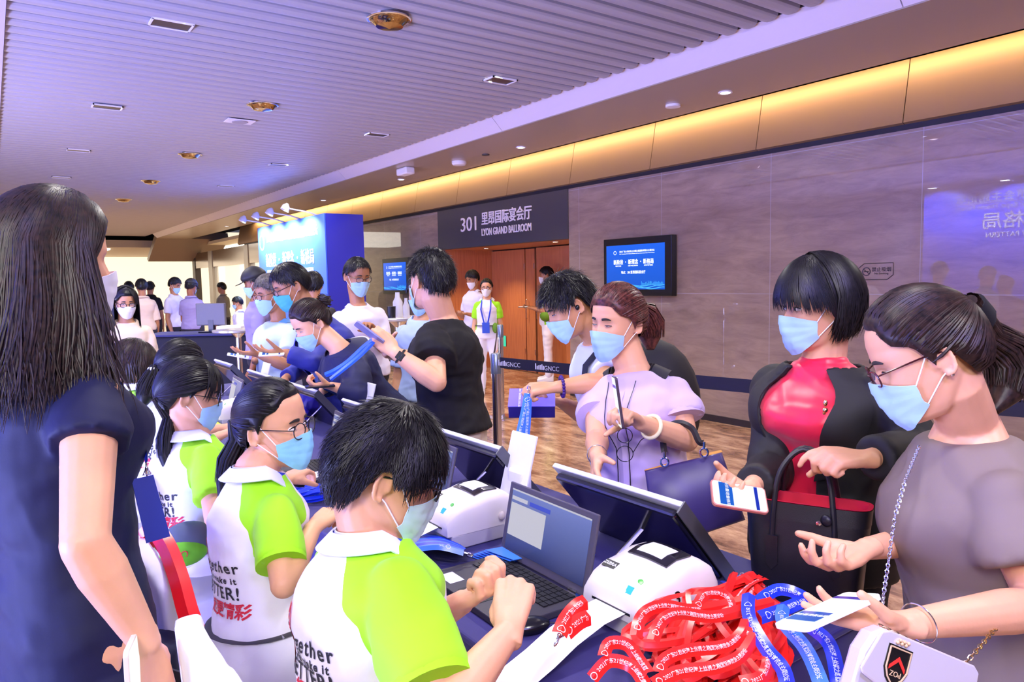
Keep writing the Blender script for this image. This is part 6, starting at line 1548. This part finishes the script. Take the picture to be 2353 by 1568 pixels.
# red heap right of the printer: many loops fanned from a knot
rr = random.Random(11); base = Vector((-.955, 1.30, 0))
for i in range(40):
    a = radians(rr.uniform(-112, -42)); L_ = rr.uniform(.20, .36); wd = rr.uniform(.03, .075)
    if a < radians(-88): L_ = min(L_, .30)
    d = Vector((cos(a), sin(a), 0)); s = Vector((-d.y, d.x, 0)); z = TZ+.008+.0022*i*rr.uniform(.6, 1.2)
    pts = [base-d*.08+s*.01, base+s*wd*.5+d*.04, base+d*L_*.6+s*wd, base+d*L_, base+d*L_*.6-s*wd, base-s*wd*.5+d*.04, base-d*.10-s*.015]
    hz = [.012, .02, .03, .02, .028, .02, .01]
    pts = [Vector((max(p.x, -1.025), p.y, z+hz[k]*rr.uniform(.4, 1.6))) for k, p in enumerate(pts)]
    heap_loop(pts, .020, LR, RPM, 'printed red satin lanyard in the heap beside the nearest printer', 'red lanyards in the heap', i % 5 == 0, (.05, .95) if i % 3 == 0 else (0, .0001), up=lambda u, a=rr.uniform(-.8, .8), b=rr.uniform(-.6, .6): Vector((a*sin(u*9), b*cos(u*7)-.35, 1)))
# a few clear upper red loops drawn as in the photo
RL = [
 [(1461, 1464, 1.18), (1470, 1425, 1.21), (1492, 1402, 1.24), (1530, 1393, 1.27), (1590, 1402, 1.31), (1660, 1392, 1.36), (1720, 1378, 1.40)],
 [(1601, 1398, 1.32), (1622, 1366, 1.36), (1664, 1369, 1.38), (1678, 1397, 1.36), (1650, 1425, 1.32)],
 [(1500, 1475, 1.18), (1520, 1428, 1.22), (1562, 1410, 1.26), (1640, 1418, 1.30), (1720, 1398, 1.35), (1775, 1385, 1.39)],
 [(1512, 1550, 1.12), (1530, 1515, 1.15), (1585, 1495, 1.18), (1667, 1485, 1.21), (1705, 1455, 1.25), (1716, 1428, 1.28)],
 [(1700, 1570, 1.13), (1752, 1556, 1.14), (1765, 1508, 1.19), (1735, 1465, 1.24), (1705, 1450, 1.26)],
 [(1500, 1575, 1.10), (1560, 1545, 1.13), (1640, 1535, 1.15), (1700, 1510, 1.19), (1735, 1460, 1.24)],
 [(1387, 1512, 1.17), (1400, 1480, 1.20), (1440, 1482, 1.19), (1470, 1520, 1.16), (1492, 1552, 1.12)],
 [(1360, 1560, 1.16), (1400, 1520, 1.17), (1455, 1535, 1.15), (1490, 1590, 1.10)],
]
for i, pts in enumerate(RL):
    heap_loop([P(*q) for q in pts], .021, LR, RPM, 'printed red satin lanyard in the heap beside the nearest printer', 'red lanyards in the heap', False, (.05, .95))
for i, pts in enumerate([[(1285, 1460, 1.33), (1300, 1425, 1.37), (1325, 1395, 1.42), (1345, 1385, 1.44)], [(1300, 1455, 1.35), (1330, 1430, 1.38), (1352, 1420, 1.40)]]):
    heap_loop([P(*q) for q in pts], .030, LR, RPM, 'red lanyard end left of the nearest printer, %s' % ('outer', 'inner')[i], 'red lanyard ends', True, (.1, .9))
BLs = [
 ([(1720, 1368, 1.36), (1722, 1420, 1.29), (1760, 1490, 1.20), (1800, 1540, 1.14), (1812, 1600, 1.08)], LB, 'dark blue lanyard crossing over the red heap'),
 ([(1740, 1385, 1.42), (1790, 1355, 1.46), (1850, 1375, 1.44), (1900, 1430, 1.36)], LB, 'blue lanyard arching behind the red heap beside the black handbag'),
 ([(1800, 1395, 1.36), (1800, 1430, 1.29), (1850, 1490, 1.19), (1885, 1568, 1.10), (1890, 1620, 1.05)], LB2, 'light blue lanyard running down off the table edge'),
 ([(1860, 1440, 1.30), (1905, 1480, 1.22), (1925, 1560, 1.14), (1925, 1620, 1.08)], LB, 'dark blue lanyard hanging off the table corner by the white handbag'),
 ([(1745, 1420, 1.33), (1790, 1405, 1.36), (1850, 1380, 1.41)], LB, 'short blue lanyard lying below the black handbag')]
for pts, mt, lb in BLs: heap_loop([P(*q) for q in pts], .024, mt, BPM, lb, None, False, (.15, .95))
# blue fans with clips and badge wallets in front of the second printer
rr = random.Random(4)
BW = mat('badge_wallet_blue', '#3F7FE8', .25)
for i in range(11):
    c = Vector((-1.715, 1.06, TZ+.004+.0042*i)); a = radians(200+i*4.5); d = Vector((cos(a), sin(a)*.8, 0)).normalized()
    c0 = c+Vector((.010*i-.05, -.006*i+.02, 0)); 
    pts = [c0, c0+d*.07+Vector((0, 0, .02)), c0+d*.15+Vector((0, 0, .012)), c0+d*.23+Vector((0, 0, -.002*i))]
    for p in pts: p.z = max(p.z, TZ+.004)
    heap_loop(pts, .026, LB2 if i % 3 == 1 else LB, BPM, 'blue satin lanyard with metal clip in the fan beside the nearest laptop', 'blue lanyards in the fan', True, (.2, .3), up=(.1, -.5, 1))
for i in range(6):
    o = M().grid(lambda u, v: Vector((-1.73+.012*i+.11*u+.05*v, 1.075+.004*i+.02*u+.10*v, TZ+.004+.006*i+.012*v)), 3, 3, thick=.0015).build('badge_wallet', BW, None, False)
    tag(o, 'blue badge wallet in the stack between second printer and nearest laptop', 'badge', 'blue badge wallets')
for i in range(5):
    c0 = Vector((-1.93+.03*i, 1.0-.012*i, TZ+.006+.004*i)); d = Vector((.6, -.5, 0))
    heap_loop([c0, c0+d*.05+Vector((0, 0, .02)), c0+d*.13, c0+d*.2], .03, LR if i % 2 else LB, RPM, '%s lanyard under the collar of the nearest boy' % ('red' if i % 2 else 'dark blue'), 'lanyards by the collar of the boy' if 0 else ('red' if i % 2 else 'dark blue')+' lanyards by the boy', True, (.1, .2), up=(.1, -.5, 1))
for i in range(12):
    c0 = Vector((-2.50+rr.uniform(-.05, .06), .99+rr.uniform(-.04, .05), TZ+.008+.004*i)); a = radians(rr.uniform(190, 260)); d = Vector((cos(a), sin(a), 0))
    heap_loop([c0, c0+d*.05+Vector((0, 0, .015)), c0+d*.11, c0+d*.17+Vector((0, 0, -.004))], .024, LB2 if i % 3 == 0 else LB, BPM, 'blue lanyard in the pile beside the hand of the glasses girl', 'blue lanyards beside the glasses girl', i % 2 == 0, (.1, .2), up=(.2, -.4, 1))
# flyer and cards
m_ = M().grid(lambda u, v: Vector((-1.17+.15*u+.02*v, 1.50-.02*u+.20*v, TZ+.002)), 2, 2, thick=.0008)
t = m_.build('flyer', mat('flyer_blue', '#4B58C8', .35), None, False); tag(t, 'blue printed flyer lying on the desk left of the black handbag', 'flyer')
text('新阶段·新理念', .018, frame((-1.09, 1.60, TZ+.0032), (-1, 0, 0), (0, 0, 1)), 'flyer_print', INKW, t, .0001)
for i, (px, py) in enumerate(((1322, 1392), (1335, 1380))):
    q = onz(px, py, TZ+.002+.002*i); o = M().box(q, (.07, .10, .0015), Matrix.Rotation(.4+.3*i, 3, 'Z')).build('badge_card', BW, None, False); tag(o, 'light blue card %s beneath the laptop corner by the printer' % ('lower', 'upper')[i], 'card')
q = Vector((-4.12, 1.42, TZ)); m_ = M()
for i in range(7): m_.ell(q+Vector((rr.uniform(-.06, .06), rr.uniform(-.04, .04), .03+.02*rr.random())), (.07, .05, .035), Matrix.Rotation(rr.uniform(0, 3), 3, 'Z'))
o = finish(remesh(m_, .008, 2), 'scarf', mat('purple_scarf', '#3A2CC0', .5)); wrinkle(o.data, .012, 40); tag(o, 'crumpled bright purple cloth behind the small white stand on the far desk', 'cloth')
# ---- telephones
def phone(c, lx, n, label, body=None, scr=None, L=.148, W=.072, th=.0085, slide=True, case=None):
    c = Vector(c); F = frame(c, lx, n); t = thing('mobile_phone', label, 'phone', tuple(c))
    def rr_(w, h, r, k=5):
        out = []
        for sx, sy, a0 in ((1, 1, 0), (-1, 1, 90), (-1, -1, 180), (1, -1, 270)):
            for q in range(k+1): a = radians(a0+90*q/k); out.append((sx*(w/2-r)+cos(a)*r, sy*(h/2-r)+sin(a)*r))
        return out
    M().prism(rr_(L, W, .010), th, F, z0=-th).build('phone_case', body or BLACK, t, False, bevel=.0015)
    M().prism(rr_(L-.006, W-.006, .008), .0006, F).build('phone_screen', scr or mat('phone_white_screen', (.1, .1, .1), .15, emit='#E4F2EC', es=.95), t, False)
    if slide:
        M().bb((-L*.36, -W*.42, .0006), (-L*.12, W*.42, .0010)).xf(F).build('screen_banner', mat('phone_banner', (0, 0, 0), .2, emit='#1060D0', es=1.0), t, False)
        M().bb((L*.28, -W*.44, .0006), (L*.34, W*.44, .0010)).xf(F).build('screen_stripe', mat('phone_stripe', (0, 0, 0), .2, emit='#1030B8', es=1.0), t, False)
        T_ = M()
        for k, s in enumerate(('新阶段', '新理念', '新格局')): text(s, .009, F @ Matrix.Translation((-L*.22, W*(.27-.27*k), .0011)) @ Matrix.Rotation(-pi/2, 4, 'Z'), '', None, None, .0001, out=T_)
        T_.build('screen_lettering', mat('phone_text', (0, 0, 0), .3, emit=(1, 1, 1), es=1), t, False)
    return t
def ph_px(corners, d, label, **k):
    """corners: image positions and distances of the long axis ends a, b and the middle of one long side c"""
    a, b, c = [P(*q) for q in corners]; ce = (a+b)/2; lx = b-a; sd = c-ce; n = lx.cross(sd)
    if n.dot(CAM-ce) < 0: n = -n
    return phone(ce, lx, n, label, L=min(max(lx.length, .13), .165), **k)
ph_px([(1812, 1438, 1.09), (1985, 1362, 1.16), (1925, 1418, 1.07)], 0, 'white phone on the open palm of the woman in taupe', body=mat('phone_white_case', '#F2EFF4', .25))
ph_px([(1640, 1130, 1.66), (1758, 1150, 1.66), (1703, 1108, 1.69)], 0, 'phone in clear pinkish case held by the woman in the black blazer', body=mat('phone_pink_case', '#B8766A', .25))
pc = P(1417, 925, 2.185); phone(pc, Vector((-.05, .0, 1))+dirv(1417, 0)*-.10, dirv(1417, -172)+Vector((0, 0, .1)), 'dark phone held upright edge-on by the woman in lilac', body=mat('phone_bronze', '#4A3A44', .2), L=.158)
pc = P(850, 764, 3.2); phone(pc, dirv(848, 0)*-.75+Vector((0, 0, .62)), Vector((0, 0, 1))+dirv(848, 180)*-.8+dirv(848, 90)*.5, scr=mat('phone_dark_screen', '#1A1830', .1), label='phone raised by the man in the black t-shirt', body=mat('phone_grey_body', '#8A86A8', .25), slide=False, L=.15)
pc = P(735, 886, 3.22*1.15); phone(pc, dirv(735, 6), Vector((0, 0, 1)), 'dark phone held flat by the woman in the navy jacket', slide=False, scr=mat('phone_dark_screen', '#1A1830', .1))
pc = P(624, 812, 3.56*1.22); phone(pc, dirv(624, -4), Vector((0, 0, 1))+dirv(624, -90)*.2, 'light phone in the hand of the man in the blue suit', body=mat('phone_white_case'))
pc = P(548, 817, 3.90*1.30); phone(pc, dirv(548, -2)+Vector((0, 0, -.25)), Vector((0, 0, 1))+dirv(548, -90)*.1, 'thin white phone held out by the man in the grey polo', body=mat('phone_white_case'))
pc = A3[0]['W']+Vector(A3[0]['fd']).normalized()*.13+Vector((0, 0, .02)); phone(pc, A3[0]['fd'], Vector((0, -.1, 1)), 'black phone held out by the volunteer man at the right door', slide=False)
pc = T2.at(-.24, .10, -.28); phone(pc, Vector((0, 0, 1)), Vector((-.1, -1, .2)), 'phone with green screen in the hand of the volunteer woman at the door', scr=mat('phone_green', (0, 0, 0), .3, emit='#2FC8A0', es=1.2), slide=False)
pc = P(312, 1570, 1.22); phone(pc, Vector((.02, 0, 1)), dirv(307, -12), 'pale phone in the lowered hand of the woman in the navy dress', body=mat('phone_cream', '#E8DCC8', .3), slide=False)
# ---- purple gift box and hanging blue lanyards
c = P(1222, 918, 2.75)
t = thing('gift_box', 'purple printed box held up by the man with the earphone', 'box', tuple(c)); F = Matrix.Translation(c) @ frame((0, 0, 0), dirv(1222, -2), Vector((0, 0, 1))+dirv(1222, -90)*.42)
M().bb((-.088, -.05, -.052), (.088, .075, 0)).xf(F).build('box_body', mat('box_purple', '#2A1E66', .45), t, False, bevel=.002)
bl = M().bb((-.089, -.052, -.001), (.089, .076, .002)).xf(F).build('box_lid', mat('box_lid_violet', '#7A6AD8', .4), t, False)
T_ = M(); G_ = F @ Matrix.Translation((-.035, .01, .0025)) @ Matrix.Rotation(-pi/2, 4, 'Z')
text('2021广东21世纪海上丝绸之路', .010, G_, '', None, None, .0002, out=T_, dy=-.012)
for k, s in enumerate(('新阶段', '新理念', '新格局')): text(s, .013, G_, '', None, None, .0002, out=T_, dx=-.04+.04*k, dy=.012)
T_.build('box_print', INKW, bl, False)
for i, pts in enumerate(([(1213, 905, 2.58), (1203, 955, 2.57), (1190, 1010, 2.55), (1172, 1062, 2.52)], [(1214, 905, 2.58), (1212, 960, 2.57), (1208, 1010, 2.56), (1204, 1040, 2.55)])):
    heap_loop([P(*q) for q in pts], .026, LB2, BPM, 'blue lanyard hanging from the fingers above the white stand, %s strand' % ('left', 'right')[i], 'lanyards hanging from the hand', True, (.1, .9))
t = thing('blue_lanyard_strip', 'wide glossy blue lanyard band held in front of the navy jacket', 'lanyard', tuple(P(800, 830, 3.3)))
m_ = M(); rib([P(858, 782, 3.1), P(835, 800, 3.25), P(800, 832, 3.4), P(770, 852, 3.5), P(748, 862, 3.55)], .026, m_); rib([P(858, 786, 3.12), P(822, 822, 3.3), P(760, 872, 3.48)], .02, m_)
m_.build('ribbon', LB2, t)
# ---- handbags
BAGB = mat('black_leather', '#16141C', .38, bump=.12, bscale=700); BAGR = mat('red_lining', '#C8143A', .6)
t = thing('black_handbag', 'black leather handbag with red lining standing on the desk corner', 'handbag', (-1.0, 1.62, TZ))
c = Vector((-.985, 1.60, TZ)); bx = dirv(1880, -8); by = Vector((0, 0, 1)).cross(bx)
def bagsec(z, w, d, n=28):
    return [c+bx*(w*abs(cos(a))**.35*(1 if cos(a) > 0 else -1))+by*(d*abs(sin(a))**.6*(1 if sin(a) > 0 else -1))+Vector((0, 0, z)) for a in [2*pi*i/n for i in range(n)]]
m_ = M(); m_.loft([bagsec(.002, .120, .065), bagsec(.02, .126, .070), bagsec(.12, .134, .066), bagsec(.205, .142, .056)], True)
rings = [bagsec(.205, .142, .056), bagsec(.235, .144, .052)]
body = m_.build('bag_body', BAGB, t, angle=60)
M().loft([bagsec(.204, .1425, .0565), bagsec(.245, .146, .050), bagsec(.243, .140, .045), bagsec(.206, .132, .046)], False).build('bag_rim', BAGB, t)
M().loft([bagsec(.2465, .1455, .0495), bagsec(.2465, .136, .042), bagsec(.21, .13, .04)], False).build('lining', BAGR, t)
M().add(bagsec(.21, .13, .04), [tuple(range(28))]).build('lining_floor', BAGR, t, False)
for s in (-1, 1):
    m_ = M(); pts = [c+bx*(-.072)+by*s*.062+Vector((0, 0, .12)), c+bx*(-.070)+by*s*.056+Vector((0, 0, .22)), c+bx*(-.058)+by*s*.035+Vector((0, 0, .32)), c+bx*(-.01)+by*s*.010+Vector((0, 0, .372)), c+bx*(.045)+by*s*.030+Vector((0, 0, .33)), c+bx*.066+by*s*.054+Vector((0, 0, .22)), c+bx*.070+by*s*.062+Vector((0, 0, .12))]
    P_ = []
    for i in range(len(pts)-1):
        p0 = pts[max(i-1, 0)]; p1 = pts[i]; p2 = pts[i+1]; p3 = pts[min(i+2, len(pts)-1)]
        for k in range(5): q = k/5; P_.append(.5*((2*p1)+(p2-p0)*q+(2*p0-5*p1+4*p2-p3)*q*q+(3*p1-p0-3*p2+p3)*q**3))
    P_.append(pts[-1]); m_.tube(P_, .0068, 10); m_.build('handle', BAGB, t)
    if s < 0:
        for sx in (-1, 1): M().prism([(-.014, .05), (.014, .05), (.014, -.02), (0, -.036), (-.014, -.02)], .004, frame(c+bx*sx*.071-by*.066+Vector((0, 0, .115)), bx, -by)).build('handle_tab', BAGB, t, False)
M().ell(c+bx*.05-by*.060+Vector((0, 0, .218)), (.014, .008, .014)).build('clasp_tab', BAGB, t); M().lathe([(.006, 0), (.006, .004), (.001, .005)], c+bx*.035-by*.066+Vector((0, 0, .212)), 12, frame((0, 0, 0), bx, -by).to_3x3()).build('clasp_stud', CHROME, t)
# purple handbag on the arm of the woman in lilac
BAGP = mat('purple_leather', '#3B2F66', .38, bump=.05, bscale=600)
DSC = 1.04
cs = [P(1482, 1082, 2.26), P(1658, 1040, 2.26), P(1712, 1195, 2.22), P(1600, 1232, 2.2), P(1500, 1215, 2.2)]
t = thing('purple_handbag', 'large purple leather handbag hanging from the forearm of the woman in lilac', 'handbag', tuple(cs[3])); nb = -ray(1580, 1130).normalized(); off = nb*.035
m_ = M(); ce = sum(cs, Vector())/5
m_.loft([[p+off*.35*(1)-(p-ce)*.03 for p in cs], [p+off for p in cs][:0] or [ce+(p-ce)*.96+off for p in cs]]) if 0 else None
ring0 = []; 
def smoothring(k, o): 
    out = []; n = len(cs)
    for i in range(n):
        a, b = cs[i], cs[(i+1) % n]
        for q in range(6): out.append(ce+(a.lerp(b, q/6)-ce)*k+nb*o)
    return out
m_.loft([smoothring(.93, .045), smoothring(.99, .035), smoothring(1, 0), smoothring(.99, -.035), smoothring(.93, -.045)]); m_.build('bag_body', BAGP, t, angle=70)
M().tube([cs[0].lerp(cs[1], q)+Vector((0, 0, -.002+.004*sin(q*pi))) for q in (0.0, .25, .3)], .012, 8, flat=.3).build('tan_edge', mat('tan_leather', '#C88A3A', .5), t); M().tube([cs[0].lerp(cs[1], q)+Vector((0, 0, .004)) for q in (.72, .85, 1)], .012, 8, flat=.3).build('tan_edge', mat('tan_leather', '#C88A3A', .5), t)
h0, h1 = P(1527, 1062, 2.20), P(1618, 1040, 2.20)
for h_, q in ((h0, 0), (h1, 1)):
    m_ = M().tube([h_+dirv(1550, 0)*cos(a)*.012+Vector((0, 0, 1))*sin(a)*.014 for a in [2*pi*i/14 for i in range(15)]], .0035, 8, False); m_.tube([h_+Vector((0, 0, .012)), h_+Vector((0, 0, .034))], .0045, 8); m_.build('strap_ring', CHROME, t)
m_ = M(); rib([h0+Vector((0, 0, .03)), P(1524, 1015, 2.24), P(1530, 985, 2.28), P(1560, 972, 2.28), P(1590, 985, 2.25), P(1606, 1015, 2.22), h1+Vector((0, 0, .03))], .02, m_); m_.build('strap', mat('black_leather'), t)
DSC = 1.0
# silver handbag with crest and chains
c = P(2110, 1540, 1.14); t = thing('silver_handbag', 'small silver-white chain handbag with a shield patch at the lower right', 'handbag', tuple(c)); bx = (P(2280, 1590, 1.18)-P(2000, 1475, 1.12)).normalized(); nb = -ray(2110, 1540).normalized(); nb = (nb-bx*nb.dot(bx)).normalized()
F = frame(P(2118, 1500, 1.09), bx, nb)
SIL = mat('silver_leather', '#E3DFEA', .28, .35)
M().prism([(-.088, -.0), (-.10, -.03), (-.10, -.10), (.12, -.10), (.115, 0), (.10, .012), (-.07, .012)], .03, F, z0=-.035).build('bag_body', SIL, t, False, bevel=.006)
fl = M().prism([(-.085, .006), (-.105, -.052), (-.10, -.060), (0, -.085), (.118, -.085), (.112, .004), (.10, .012), (-.07, .012)], .005, F).build('flap', SIL, t, False, bevel=.003)
sh_ = [(-.020, .022), (.020, .022), (.020, -.008), (.014, -.020), (0, -.032), (-.014, -.020), (-.020, -.008)]
G_ = F @ Matrix.Translation((-.045, -.030, .005))
M().prism([(x*1.15, y*1.15) for x, y in sh_], .0012, G_).build('shield_patch', BLACK, fl, False)
T_ = M(); T_.tube([G_ @ Vector((x, y, .002)) for x, y in sh_+[sh_[0]]], .0013, 5); text('POZ', .011, G_ @ Matrix.Rotation(pi, 4, 'Z') @ Matrix.Translation((0, .014, .0016)), '', None, None, .0003, out=T_)
for k in range(6): T_.ell(G_ @ Vector((-.010+.004*k, .030+.004*(k % 2), .002)), .0028, None, 8, 6)
T_.build('patch_embroidery', mat('gold_thread', '#D8B890', .5), fl)
M().prism([(-.015, -.010), (0, .004), (.015, -.010), (.015, -.004), (0, .011), (-.015, -.004)], .0010, G_, z0=.0016).build('patch_chevron', mat('red_thread', '#E03028', .6), fl, False)
G_ = F @ Matrix.Translation((.055, -.062, .005))
M().prism([(-.018, .020), (-.006, .028), (.004, .022), (.014, .026), (.024, .016), (.020, -.02), (-.02, -.02)], .0014, G_).build('blue_patch', BLACK, fl, False); M().prism([(-.013, .012), (.014, .012), (.014, -.02), (-.013, -.02)], .0008, G_, z0=.0014).build('patch_field', mat('blue_thread', '#2F58D8', .6), fl, False)
M().prism([(-.032, .012), (-.024, .004), (-.018, -.02), (-.034, -.02)], .0014, G_).build('red_patch', mat('red_thread'), fl, False)
GOLD = mat('chain_gold', (.85, .68, .38), .2, 1)
def chain(pts, name, mt, r=.0042, w=.0011, step=.007):
    m_ = M(); pts = [Vector(p) for p in pts]; seg = []
    tot = sum((b-a).length for a, b in zip(pts, pts[1:])); n = int(tot/step); k = 0
    for i in range(n):
        s = i*step
        for a, b in zip(pts, pts[1:]):
            l = (b-a).length
            if s <= l: break
            s -= l
        d = (b-a).normalized(); p = a+d*s; x = d.orthogonal().normalized(); y = d.cross(x); x = x if i % 2 else y
        m_.tube([p+d*cos(q)*r*1.25+x*sin(q)*r*.8 for q in [2*pi*j/8 for j in range(9)]], w, 4, False)
    return m_.build(name, mt, t)
chain([P(2025, 1440, 1.12), P(2090, 1472, 1.12), P(2165, 1520, 1.13), P(2205, 1540, 1.14)], 'gold_chain', GOLD)
chain([P(2205, 1540, 1.14), P(2240, 1500, 1.15), P(2270, 1465, 1.17), P(2300, 1430, 1.2)], 'gold_chain', GOLD)
chain([P(2112, 1028, 1.36), P(2080, 1105, 1.30), P(2056, 1190, 1.26), P(2042, 1290, 1.24), P(2030, 1370, 1.20), P(2024, 1440, 1.14)], 'shoulder_chain', CHROME, .0036, .0010, .006)
# green waist bag of the third volunteer
t = thing('waist_bag', 'green and grey waist bag with a red heart mark, behind the third volunteer girl', 'bag', tuple(P(425, 1290, 2.28)))
cb_ = P(432, 1245, 2.30); R_ = frame(cb_, dirv(425, 4), dirv(425, -90)).to_3x3()
m_ = M().ell(cb_, (.085, .065, .05), R_, 24, 16).build('bag_body', mat('bag_grey', '#56606E', .7), t)
m_ = M().ell(cb_+dirv(425, -92)*.030+Vector((0, 0, -.022))-dirv(425, 0)*.012, (.070, .046, .034), R_, 24, 16).build('front_pocket', mat('bag_green', '#6CC81E', .6), t)
m_ = M(); q = cb_+dirv(425, -92)*.066+Vector((0, 0, -.018))-dirv(425, 0)*.02
for s in (-1, 1): m_.tube([q+dirv(425, 0)*s*(.011+.009*cos(a))+Vector((0, 0, .009*sin(a)))-dirv(425, -92)*.003 for a in [radians(k) for k in range(-60, 241, 25)]], .0018, 5)
m_.build('heart_mark', mat('print_red'), t)
m_ = M().tube([T4.at(cos(a)*.172, sin(a)*.13, .06) for a in [2*pi*i/24 for i in range(25)]], .016, 8, False, flat=.3, up=T4.up); m_.build('waist_strap', mat('bag_green'), t)
